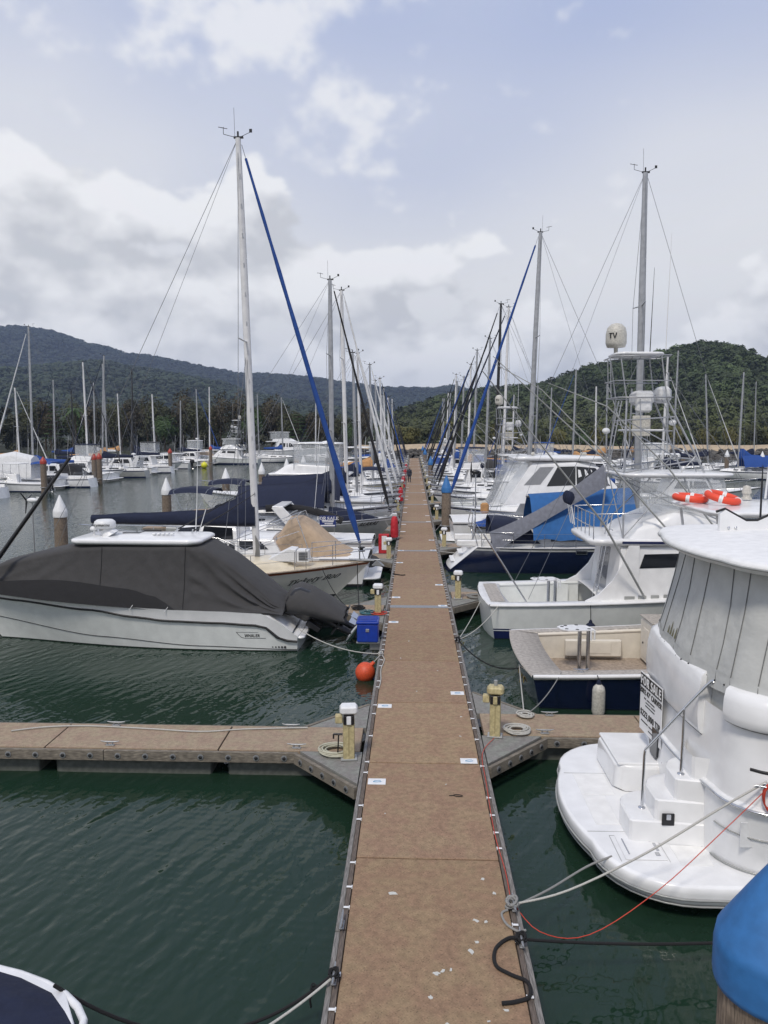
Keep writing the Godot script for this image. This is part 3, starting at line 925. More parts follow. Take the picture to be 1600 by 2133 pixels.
func walkway() -> void:
	var root := Node3D.new()
	root.name = "walkway"; add_child(root)
	root.set_meta("kind", "structure")
	root.set_meta("label", "long brown concrete walkway between the two rows of boats")
	var pm := MB.new(); pm.rbox(V(0.21, DECK - 0.06, 0), V(1.896, 0.12, 2.974), 0.012)
	var panel := pm.mesh()
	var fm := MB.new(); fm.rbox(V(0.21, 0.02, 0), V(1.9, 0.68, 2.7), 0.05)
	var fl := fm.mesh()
	var wood := MB.new(); wood.rbox(V(0, 0, 0), V(0.062, 0.2, 5.98), 0.008)
	var wm := wood.mesh()
	for k in range(-3, 54):
		var zc := -9.8 - 3.0 * k - 1.5
		var o := part(root, "panel", panel, [M.deck_concrete, M.deck_concrete_pale, M.deck_concrete, M.deck_concrete_dark][(k * 7 + 30) % 4])
		o.position.z = zc
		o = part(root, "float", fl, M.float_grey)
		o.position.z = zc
		if k % 2 == 0:
			for x in [[-0.778, M.timber], [-0.842, M.timber_grey], [1.199, M.timber], [1.264, M.timber_grey]]:
				o = part(root, "edge_plank", wm, x[1])
				o.position = V(x[0], DECK - 0.118 + (0.006 if x[1] == M.timber else -0.012), zc)
	var plate := MB.new(); plate.rbox(V(0.21, DECK + 0.005, 0), V(1.9, 0.006, 0.34), 0.002)
	for q in 16:
		for e in 3: plate.box(V(-0.66 + q * 0.115, DECK + 0.0095, -0.1 + 0.1 * e), V(0.03, 0.004, 0.012))
	var pl := plate.mesh()
	for k in 12:
		var o := part(root, "hinge_plate", pl, M.galvanised)
		o.position.z = -24.8 - 12.0 * k
	# pale straps over the edge planks
	var st := MB.new(); st.rbox(V(0, DECK + 0.003, 0), V(0.075, 0.008, 0.035), 0.003); st.box(V(0.032, DECK + 0.0, 0), V(0.012, 0.03, 0.035))
	var stm := st.mesh()
	var r := RandomNumberGenerator.new(); r.seed = 2
	for sd in 2:
		var z := -5.9
		while z > -46.0:
			var o := part(root, "strap", stm, M.white_plastic)
			o.position = V(-0.775 if sd == 0 else 1.196, 0, z)
			o.rotation.y = PI if sd == 1 else 0.0
			z -= [0.42, 0.55, 1.15, 0.5][r.randi() % 4]
	# numbered berth plates, two at each finger
	for k in 15: LF.append(-13.8 - 10.65 * k)
	for k in 13: RF.append(-14.65 - 12.05 * k)
	var np := MB.new(); np.rbox(V(0, DECK + 0.006, 0), V(0.29, 0.009, 0.21), 0.003)
	var npm := np.mesh()
	var lg := MB.new()
	lg.torus(V(0, DECK + 0.0125, 0.0), V(0.07, 0, 0), V(0, 0, 0.028), 0.006, 24, 4, 0.42)
	lg.torus(V(0.01, DECK + 0.0125, -0.01), V(-0.06, 0, 0.01), V(0, 0, -0.022), 0.005, 24, 4, 0.40)
	var lgm := lg.mesh()
	for sd in 2:
		for f in [LF, RF][sd]:
			for e in [-1.75, 1.75]:
				if f + e < -168.0: continue
				var o := part(root, "berth_plate", npm, M.white_plastic)
				o.position = V(-0.57 if sd == 0 else 0.98, 0, f + e)
				if f > -40.0: part(o, "printed_mark", lgm, M.ink_blue)
	# bird droppings
	var dr := []
	for q in 4:
		var d := MB.new()
		var pts := PackedVector2Array()
		for e in 11:
			var a := TAU * e / 11.0
			var rr := r.randf_range(0.35, 1.0)
			pts.append(Vector2(cos(a) * rr * 0.045, sin(a) * rr * 0.03))
		d.t = Transform3D(Basis(Vector3.RIGHT, Vector3(0, 0, 1), Vector3.UP), Vector3.ZERO)
		d.prism(pts, DECK + 0.001, DECK + 0.006)
		dr.append(d.mesh())
	var marks := [[-0.22, -9.0, 1.6], [0.90, -9.35, 1.0], [0.75, -8.5, 1.1], [0.86, -8.48, 0.8], [0.66, -7.95, 1.3], [0.73, -8.12, 0.9], [0.42, -7.66, 0.7], [0.26, -7.6, 1.2], [0.33, -7.63, 0.9], [0.2, -7.25, 1.0], [0.75, -6.95, 0.5], [1.02, -9.05, 0.9], [0.93, -7.1, 0.8], [0.98, -15.0, 0.9], [0.9, -14.0, 0.7], [0.1, -16.5, 0.6], [-0.3, -19.0, 0.8], [0.6, -18.0, 0.7], [-0.1, -20.6, 0.9], [0.35, -6.9, 0.6], [0.55, -12.0, 0.5], [-0.4, -11.0, 0.45]]
	for i in marks.size():
		var o := part(root, "bird_dropping", dr[i % 4], M.dropping)
		o.position = V(marks[i][0], 0, marks[i][1]); o.scale = V(marks[i][2], 1, marks[i][2]); o.rotation.y = i * 1.3
	# cleats along the planks
	for c in [[-0.80, -8.35, 1], [-0.80, -7.45, 1], [1.22, -8.1, 1], [1.22, -8.75, 1], [1.23, -20.6, 1], [-0.80, -19.2, 1], [-0.80, -30.5, 1], [1.23, -36.3, 1], [1.23, -44, 1], [-0.8, -41, 1], [1.23, -52, 1], [-0.8, -52, 1]]:
		var o := part(root, "cleat", cleat_mesh(), M.galvanised)
		o.position = V(c[0], DECK, c[1]); o.rotation.y = PI / 2

var cleat_cache: ArrayMesh
func cleat_mesh() -> ArrayMesh:
	if cleat_cache == null:
		var mb := MB.new()
		mb.rbox(V(0, 0.012, 0), V(0.16, 0.024, 0.06), 0.008)
		for s in [-1.0, 1.0]: mb.bar(V(0.045 * s, 0.01, 0), V(0.05 * s, 0.07, 0), 0.016, 8)
		mb.tube([V(-0.17, 0.088, 0), V(-0.1, 0.075, 0), V(0, 0.072, 0), V(0.1, 0.075, 0), V(0.17, 0.088, 0)], [0.008, 0.015, 0.018, 0.015, 0.008], 8)
		cleat_cache = mb.mesh()
	return cleat_cache

func flat_prism(poly: PackedVector2Array, y0: float, y1: float, bevel := 0.0) -> MB:   # outline given in x, z
	var mb := MB.new()
	mb.t = Transform3D(Basis(Vector3.RIGHT, Vector3(0, 0, 1), Vector3.UP), Vector3.ZERO)
	mb.prism(poly, y0, y1, bevel)
	return mb

func fingers() -> void:
	var bolt := MB.new()
	bolt.t = Transform3D(Basis(Vector3.RIGHT, PI / 2), Vector3.ZERO)
	bolt.lathe([Vector2(0.055, 0.0), Vector2(0.055, 0.012), Vector2(0.038, 0.014)], Vector3.ZERO, 14, true)
	var boltm := bolt.mesh()
	var hub := MB.new()
	hub.t = bolt.t
	hub.lathe([Vector2(0.034, 0.0), Vector2(0.034, 0.022), Vector2(0.02, 0.03)], Vector3.ZERO, 6, true)
	var hubm := hub.mesh()
	for sd in 2:
		var sg := -1.0 if sd == 0 else 1.0
		var x0 := -0.875 if sd == 0 else 1.297
		var zs: Array = [LF, RF][sd]
		for k in zs.size():
			var z: float = zs[k]
			var near := k == 0
			var label: String = "%s finger pier along the walkway %s" % [ORDER[k], "past the orange buoy" if sd == 0 else "past the cruiser for sale"]
			if near: label = "finger pier with cleats branching off beside the open water berth" if sd == 0 else "finger pier between the cruiser for sale and the dark blue fishing boat"
			var t := thing("finger_pier", label, "pier", V(x0, 0, z), 0.0, "finger piers off the walkway")
			var hw := 0.56
			var len_ := 15.2 if sd == 0 else 14.0
			# deck panels
			var n := 5
			var x := 0.05
			var wl: float = [2.55, 3.1][sd]
			for q in n:
				var w := wl if q == 0 else (len_ - wl) / (n - 1)
				var pm := MB.new()
				pm.rbox(V(sg * (x + w * 0.5), DECK - 0.06, 0), V(w - 0.025, 0.12, 2 * hw), 0.01)
				part(t, "panel", pm, M.finger_concrete)
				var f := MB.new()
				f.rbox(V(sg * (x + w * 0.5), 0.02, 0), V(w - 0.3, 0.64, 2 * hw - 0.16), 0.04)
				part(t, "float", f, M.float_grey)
				x += w
			# side timbers with bolts
			for s in [-1.0, 1.0]:
				var xx := 1.16
				while xx < len_ - 0.1:
					var w := minf(3.5, len_ - xx)
					var b := MB.new()
					b.rbox(V(sg * (xx + w * 0.5), DECK - 0.115, s * (hw + 0.045)), V(w - 0.008, 0.19, 0.07), 0.008)
					part(t, "side_timber", b, M.timber_cross)
					xx += w
				if k < 2:
					xx = 1.4
					while xx < (11.0 if s > 0 else 1.3):
						var bo := part(t, "bolt", boltm, M.galvanised)
						bo.position = V(sg * xx, DECK - 0.115, s * (hw + 0.079))
						part(bo, "nut", hubm, M.black_rubber)
						xx += 0.5
				# corner fillet
				var fp := flat_prism(PackedVector2Array([Vector2(0.01 * sg, s * (hw + 0.012)), Vector2(sg * 1.12, s * (hw + 0.012)), Vector2(0.01 * sg, s * 1.82)]), DECK - 0.12, DECK - 0.006)
				part(t, "corner_slab", fp, M.grey_concrete)
				var d := Vector2(sg * 1.17, s * (hw + 0.045)); var e := Vector2(0.0, s * 1.90)
				var nrm := Vector2(d.y - e.y, e.x - d.x).normalized() * 0.035
				if nrm.dot(Vector2(sg, s)) < 0: nrm = -nrm
				var ft := flat_prism(PackedVector2Array([d, e, e + nrm * 2.0, d + nrm * 2.0]), DECK - 0.21, DECK - 0.02)
				part(t, "corner_timber", ft, M.timber_cross)
				if near and s > 0:
					for q in 5:
						var p := e.lerp(d, 0.12 + 0.19 * q) + nrm * 2.02
						var bo := part(t, "bolt", boltm, M.galvanised)
						bo.position = V(p.x, DECK - 0.115, p.y); bo.rotation.y = atan2(nrm.x, nrm.y)
						part(bo, "nut", hubm, M.black_rubber)
			for q in ([1.2, 4.6, 8.2] if near else [1.4, 7.0]):
				for s in [-1.0, 1.0]:
					var c := part(t, "cleat", cleat_mesh(), M.galvanised)
					c.position = V(sg * (q + (0.25 if s < 0 else 0.0)), DECK, s * (hw - 0.09))

func pile(label: String, at: Vector3, top: float, rad: float, cap: Material, group := "", cap_h := 0.82) -> void:
	var t := thing("mooring_pile", label, "pile", at, 0.0, group)
	var s := MB.new()
	s.lathe([Vector2(rad * 1.0, -1.0), Vector2(rad * 0.99, top * 0.4), Vector2(rad * 0.96, top - 0.05), Vector2(rad * 0.94, top)], Vector3.ZERO, 28)
	part(t, "shaft", s, M.pile_wood)
	var c := MB.new()
	c.lathe([Vector2(rad * 1.0, top - 0.02), Vector2(rad * 1.05, top - 0.02), Vector2(rad * 1.08, top + 0.02), Vector2(rad * 1.08, top + 0.22), Vector2(rad * 1.04, top + 0.30), Vector2(rad * 0.55, top + 0.30 + cap_h * 0.45), Vector2(rad * 0.10, top + 0.30 + cap_h * 0.85), Vector2(0.0, top + 0.30 + cap_h * 0.88)], Vector3.ZERO, 32)
	part(t, "cap", c, cap)
	var b := MB.new()
	b.torus(V(0, 0.62, 0), V(rad + 0.07, 0, 0), V(0, 0, rad + 0.07), 0.035, 20, 6)
	for a in 4: b.bar(V(cos(a * PI / 2 + 0.7) * rad, 0.62, sin(a * PI / 2 + 0.7) * rad), V(cos(a * PI / 2 + 0.7) * (rad + 0.08), 0.62, sin(a * PI / 2 + 0.7) * (rad + 0.08)), 0.02)
	part(t, "guide_ring", b, M.galvanised)

func piles() -> void:
	pile("thick timber pile with a big blue pointed cap by the cruiser's swim platform", V(2.24, 0, -4.5), 2.80, 0.345, M.blue_cap, "", 0.62)
	pile("timber pile with a blue pointed cap beside the dark blue yacht's stern", V(1.98, 0, -46.0), 2.62, 0.28, M.blue_cap)
	for z in [-88.0, -130.0, -160.0]:
		pile("blue capped timber pile far down the walkway", V(1.98, 0, z), 2.5, 0.28, M.blue_cap, "blue capped piles far down the walkway")
	pile("white capped timber pile behind the motorboat under the grey cover", V(-16.4, 0, -35.2), 2.25, 0.30, M.white_plastic)
	pile("white capped timber pile behind the boom with the navy sail cover", V(-14.8, 0, -45.8), 2.45, 0.28, M.white_plastic)
	var wp := [[-13.8, -56.5], [-13.2, -67.0], [-12.8, -78.0], [-12.6, -88.5], [-12.4, -99.0], [-12.3, -110.0]]
	for i in wp.size():
		var p: Array = wp[i]
		pile("%s white capped timber pile along the finger pier ends" % ORDER[i + 2], V(p[0], 0, p[1]), 2.55, 0.28, M.white_plastic, "white capped piles at the finger ends")
	for p in [[-37.4, -77.0], [-37.4, -89.5], [-37.6, -91.5], [-37.4, -142.0], [-37.4, -118.0], [-36.6, -150.0]]:
		pile("red capped timber pile across the channel", V(p[0], 0, p[1]), 3.0, 0.3, M.red_cap, "red capped piles across the channel", 0.5)
	for p in [[36.0, -118.0], [40.5, -118.0], [44.6, -112.0], [46.0, -104.0]]:
		pile("white capped timber pile near the rocky breakwater", V(p[0], 0, p[1]), 2.7, 0.3, M.white_plastic, "white capped piles near the breakwater")

# ---------------------------------------------------------------- boats: shared shapes. Own axes of a boat: x from the stern (0) to the bow (L), y up from the water, z to the side.

func sheer(h: Dictionary, s: float) -> float:
	if h.has("tab"): return lerp_tab(h.tab, s)
	return lerpf(h.fs, h.fb, s * s * 0.55 + s * 0.45) - h.get("sag", 0.08) * 4.0 * s * (1.0 - s)

func half_beam(h: Dictionary, s: float) -> float:
	var sm: float = h.get("sm", 0.4)
	var bt: float = h.get("bt", 0.8)
	if s < sm: return 0.5 * h.B * lerpf(1.0, bt, pow((sm - s) / sm, 2.0))
	return maxf(0.5 * h.B * (1.0 - pow((s - sm) / (1.0 - sm), h.get("pw", 2.2))), 0.012)

func hp(h: Dictionary, s: float, y: float, side: float, out := 0.0) -> Vector3:   # point of the hull's skin
	var sh := sheer(h, s)
	var b := half_beam(h, s)
	var u := clampf((sh - y) / sh, 0.0, 1.0)
	var w := clampf(-y / 0.45, 0.0, 1.0)
	var rt := lerpf(h.get("wm", 0.94), h.get("wb", 0.55), s * s)
	var z := b * lerpf(1.0, rt, pow(u, h.get("flare", 1.4))) * sqrt(1.0 - w * w * 0.96)
	var tr: float = h.get("tr", 0.15)
	var xs: float = tr * y / maxf(h.fs, 0.1) + h.get("x0", 0.0)
	var e := clampf(1.0 - y / sheer(h, 1.0), 0.0, 1.4)
	var xb: float = h.L - h.get("rake", 1.2) * pow(e, h.get("stem", 1.25))
	return Vector3(lerpf(xs, xb, s), y, side * (z + out))

func hull_band(h: Dictionary, lo: Callable, hi: Callable, out := 0.0, rows := 5, n := 26, s0 := 0.0, s1 := 1.0) -> MB:
	var mb := MB.new()
	for side in [-1.0, 1.0]:
		var g := []
		for i in n + 1:
			var f := float(i) / n
			var s := lerpf(s0, s1, 1.0 - pow(1.0 - f, 1.35))
			var r := PackedVector3Array()
			for j in rows: r.append(hp(h, s, lerpf(hi.call(s), lo.call(s), float(j) / (rows - 1)), side, out))
			g.append(r)
		mb.grid(g)
	return mb

func hull(t: Node3D, h: Dictionary, m: Material, opt := {}) -> void:
	var top := func(s): return sheer(h, s)
	var st: float = opt.get("stripe_y", 0.16)
	var boot := func(_s): return st
	var wl := func(_s): return 0.03
	var n: int = opt.get("n", 26)
	var main := hull_band(h, boot if opt.has("stripe") else wl, top, 0.0, 6, n)
	# transom
	var ys: Array = []
	for j in 7: ys.append(lerpf(sheer(h, 0.0), -0.35, j / 6.0))
	var g := []
	for y in ys:
		var a := hp(h, 0.0, y, -1.0); var b := hp(h, 0.0, y, 1.0)
		var r := PackedVector3Array()
		for q in 7:
			var f := q / 6.0
			var p := a.lerp(b, f)
			p.x -= opt.get("round", 0.12) * (1.0 - pow(2.0 * f - 1.0, 2.0))
			r.append(p)
		g.append(r)
	if not opt.has("no_transom"):
		var tm := MB.new(); tm.grid(g)
		part(t, "transom", tm, opt.get("transom", m))
	part(t, "hull", main, m)
	if opt.has("stripe"): part(t, "boot_stripe", hull_band(h, wl, boot, 0.0, 3, n), opt.stripe)
	part(t, "bottom", hull_band(h, func(_s): return -0.42, wl, 0.0, 4, n), opt.get("bottom", M.antifoul))
	if opt.has("cove"):
		part(t, "sheer_stripe", hull_band(h, func(s): return sheer(h, s) - opt.get("cove_d", 0.16), func(s): return sheer(h, s) - opt.get("cove_u", 0.09), 0.006, 2, n), opt.cove)
	if opt.get("rail_mat") != null:
		var rb := MB.new()
		for side in [-1.0, 1.0]:
			var pts := []
			for i in n + 1:
				var s := 1.0 - pow(1.0 - float(i) / n, 1.35)
				pts.append(hp(h, s, sheer(h, s) - opt.get("rail_d", 0.02), side, 0.012))
			rb.tube(pts, opt.get("rail_r", 0.03), 6)
		part(t, "rub_rail", rb, opt.rail_mat)

func deck(t: Node3D, h: Dictionary, m: Material, s0 := 0.0, s1 := 1.0, drop := 0.04, camber := 0.07, called := "deck") -> void:
	var mb := MB.new()
	var g := []
	for i in 21:
		var s := lerpf(s0, s1, 1.0 - pow(1.0 - i / 20.0, 1.3))
		var y := sheer(h, s) - drop
		var a := hp(h, s, y, -1.0); var b := hp(h, s, y, 1.0)
		var r := PackedVector3Array()
		for q in 9:
			var f := q / 8.0
			var p := a.lerp(b, f)
			p.y += camber * (1.0 - pow(2.0 * f - 1.0, 2.0)) * clampf(half_beam(h, s) / (0.5 * h.B), 0.0, 1.0)
			r.append(p)
		g.append(r)
	mb.grid(g)
	part(t, called, mb, m)

# a deckhouse: stations [x low, x high, half width low, half width high, y low, y high]
func hs(st: Array, a: float) -> Array:
	var i := clampi(int(a), 0, st.size() - 2)
	var f := a - i
	var o := []
	for k in 6: o.append(lerpf(st[i][k], st[i + 1][k], f))
	return o

func house_side(st: Array, a: float, v: float, side: float, out := 0.0) -> Vector3:
	var q := hs(st, a)
	return Vector3(lerpf(q[0], q[1], v), lerpf(q[4], q[5], v), side * (lerpf(q[2], q[3], v) + out))

func house(t: Node3D, called: String, st: Array, m: Material, crown_ := 0.08, rnd := 0.1) -> void:
	var mb := MB.new()
	var rows := []
	var n: int = (st.size() - 1) * 4
	for i in n + 1:
		var q := hs(st, minf(float(i) / 4.0, st.size() - 1.0))
		var r := PackedVector3Array()
		var hgt: float = q[5] - q[4]
		var rr := minf(rnd, hgt * 0.45)
		var prof := [[0.0, 1.0], [0.5, 1.0], [1.0 - rr / hgt, 1.0]]
		for p in prof: r.append(V(lerpf(q[0], q[1], p[0]), lerpf(q[4], q[5], p[0]), -lerpf(q[2], q[3], p[0])))
		for k in 3: r.append(V(q[1], q[5] - rr * (1.0 - sin((k + 1) * PI / 6.0)), -(q[3] - rr * (1.0 - cos((k + 1) * PI / 6.0)))))
		for k in 5:
			var f := -0.66 + 0.33 * k
			r.append(V(q[1], q[5] + crown_ * (1.0 - f * f), f * (q[3] - rr)))
		for k in 3: r.append(V(q[1], q[5] - rr * (1.0 - sin((3 - k) * PI / 6.0)), q[3] - rr * (1.0 - cos((3 - k) * PI / 6.0))))
		prof.reverse()
		for p in prof: r.append(V(lerpf(q[0], q[1], p[0]), lerpf(q[4], q[5], p[0]), lerpf(q[2], q[3], p[0])))
		rows.append(r)
	mb.grid(rows)
	mb.fan(rows[0]); mb.fan(rows[-1])
	part(t, called, mb, m)

func pane_from(c: Array, out: Vector3, m: MB) -> void:   # four corners, made 12 mm thick
	var d := out.normalized() * 0.012
	m.quad(c[0] + d, c[1] + d, c[2] + d, c[3] + d)
	for i in 4:
		var a: Vector3 = c[i]; var b: Vector3 = c[(i + 1) % 4]
		m.quad(a - d, b - d, b + d, a + d)

func side_window(t: Node3D, st: Array, a0: float, a1: float, v0: float, v1: float, m: Material, slant0 := 0.0, slant1 := 0.0, called := "window") -> void:
	for side in [-1.0, 1.0]:
		var mb := MB.new()
		var c := [house_side(st, a0, v0, side), house_side(st, a1, v0, side), house_side(st, a1 + slant1, v1, side), house_side(st, a0 + slant0, v1, side)]
		var steps := 4
		for q in steps:
			var f0 := float(q) / steps; var f1 := float(q + 1) / steps
			pane_from([house_side(st, lerpf(a0, a1, f0), v0, side), house_side(st, lerpf(a0, a1, f1), v0, side), house_side(st, lerpf(a0 + slant0, a1 + slant1, f1), v1, side), house_side(st, lerpf(a0 + slant0, a1 + slant1, f0), v1, side)], V(0, 0.1, side), mb)
		part(t, called, mb, m)
	
func end_window(t: Node3D, st: Array, at_end: bool, z0: float, z1: float, v0: float, v1: float, m: Material, called := "windscreen") -> void:   # z0, z1 as shares of the half width
	var q: Array = st[-1] if at_end else st[0]
	var p := func(zf: float, v: float): return V(lerpf(q[0], q[1], v), lerpf(q[4], q[5], v), zf * lerpf(q[2], q[3], v))
	var mb := MB.new()
	pane_from([p.call(z0, v0), p.call(z1, v0), p.call(z1, v1), p.call(z0, v1)], V(1.0 if at_end else -1.0, 0.2, 0), mb)
	part(t, called, mb, m)

func slab(t: Node3D, called: String, x0: float, x1: float, hw0: float, hw1: float, y: float, th: float, m: Material, rnd := 0.25, crown_ := 0.06, turn := 0.0) -> Node3D:   # a roof or platform with rounded corners
	var mb := MB.new()
	var out := []
	var cn := 5
	for c in [[x1, hw1, 0.0], [x0, hw0, PI / 2], [x0, -hw0, PI], [x1, -hw1, PI * 1.5]]:
		var sx := 1.0 if c[0] == x1 else -1.0
		var sz := signf(c[1])
		for k in cn + 1:
			var f: float = c[2] + PI / 2 * k / cn
			out.append(Vector2(c[0] - sx * rnd + rnd * cos(f), c[1] - sz * rnd + rnd * sin(f)))
	var mid := Vector2((x0 + x1) * 0.5, 0)
	var lay := [[0.0, -th * 0.5, 0.9], [0.0, -th, 0.97], [0.0, -th * 0.55, 1.0], [0.0, -th * 0.15, 0.995], [0.1, 0.0, 0.96], [0.55, 0.0, 0.6], [0.9, 0.0, 0.25]]
	var rows := []
	for l in lay:
		var r := PackedVector3Array()
		for p in out:
			var q: Vector2 = mid + (p - mid) * l[2]
			r.append(V(q.x, y + l[1] + crown_ * l[0], q.y))
		rows.append(r)
	mb.grid(rows, true)
	mb.fan(rows[-1]); mb.fan(rows[0])
	var o := part(t, called, mb, m)
	return o

func rail(t: Node3D, called: String, pts, r = 0.014, m: Material = null, sides := 6) -> MeshInstance3D:
	var mb := MB.new()
	mb.tube(pts, r, sides)
	return part(t, called, mb, m if m else M.stainless)

func line(t: Node3D, called: String, a: Vector3, b: Vector3, r := 0.008, m: Material = null) -> MeshInstance3D:
	var mb := MB.new()
	mb.tube([a, b], r, 4, false)
	return part(t, called, mb, m if m else M.wire)

func lifelines(t: Node3D, h: Dictionary, s0: float, s1: float, n := 6, hgt := 0.6) -> void:
	for side in [-1.0, 1.0]:
		var tops := []; var mids := []
		for i in n + 1:
			var s := lerpf(s0, s1, float(i) / n)
			var p := hp(h, s, sheer(h, s), side, -0.06)
			tops.append(p + V(0, hgt, 0)); mids.append(p + V(0, hgt * 0.52, 0))
			line(t, "stanchion", p - V(0, 0.02, 0), p + V(0, hgt, 0), 0.013, M.stainless)
		rail(t, "lifeline", tops, 0.006, M.wire, 4); rail(t, "lifeline", mids, 0.006, M.wire, 4)

func pulpit(t: Node3D, h: Dictionary, s0 := 0.86, hgt := 0.62) -> void:
	for lv in [1.0, 0.5]:
		var pts := []
		for side in [-1.0, 1.0]:
			var row := []
			for q in 4:
				var s := lerpf(s0, 0.985, q / 3.0)
				row.append(hp(h, s, sheer(h, s), side, -0.05 + 0.1 * q / 3.0) + V(0, hgt * lv + 0.06 * q / 3.0, 0))
			if side > 0: row.reverse()
			else: row.append(hp(h, 1.0, sheer(h, 1.0), 1.0) + V(0.12, hgt * lv + 0.08, 0))
			pts.append_array(row)
		rail(t, "pulpit_rail", curve(pts, 3), 0.014)
	for side in [-1.0, 1.0]:
		for q in 3:
			var s := lerpf(s0, 0.97, q / 2.0)
			var p := hp(h, s, sheer(h, s), side, -0.04)
			line(t, "stanchion", p - V(0, 0.03, 0), p + V(0, hgt + 0.03 * q, 0), 0.014, M.stainless)

func pushpit(t: Node3D, h: Dictionary, s1 := 0.12, hgt := 0.65) -> void:
	for lv in [1.0, 0.5]:
		var pts := []
		for side in [-1.0, 1.0]:
			var row := [hp(h, s1, sheer(h, s1), side, -0.06) + V(0, hgt * lv, 0), hp(h, 0.01, sheer(h, 0.0), side, -0.06) + V(0, hgt * lv, 0)]
			if side > 0: row.reverse()
			pts.append_array(row)
		rail(t, "pushpit_rail", pts, 0.014)
	for side in [-1.0, 1.0]:
		for s in [0.01, s1]:
			var p := hp(h, s, sheer(h, s), side, -0.06)
			line(t, "stanchion", p - V(0, 0.03, 0), p + V(0, hgt, 0), 0.014, M.stainless)

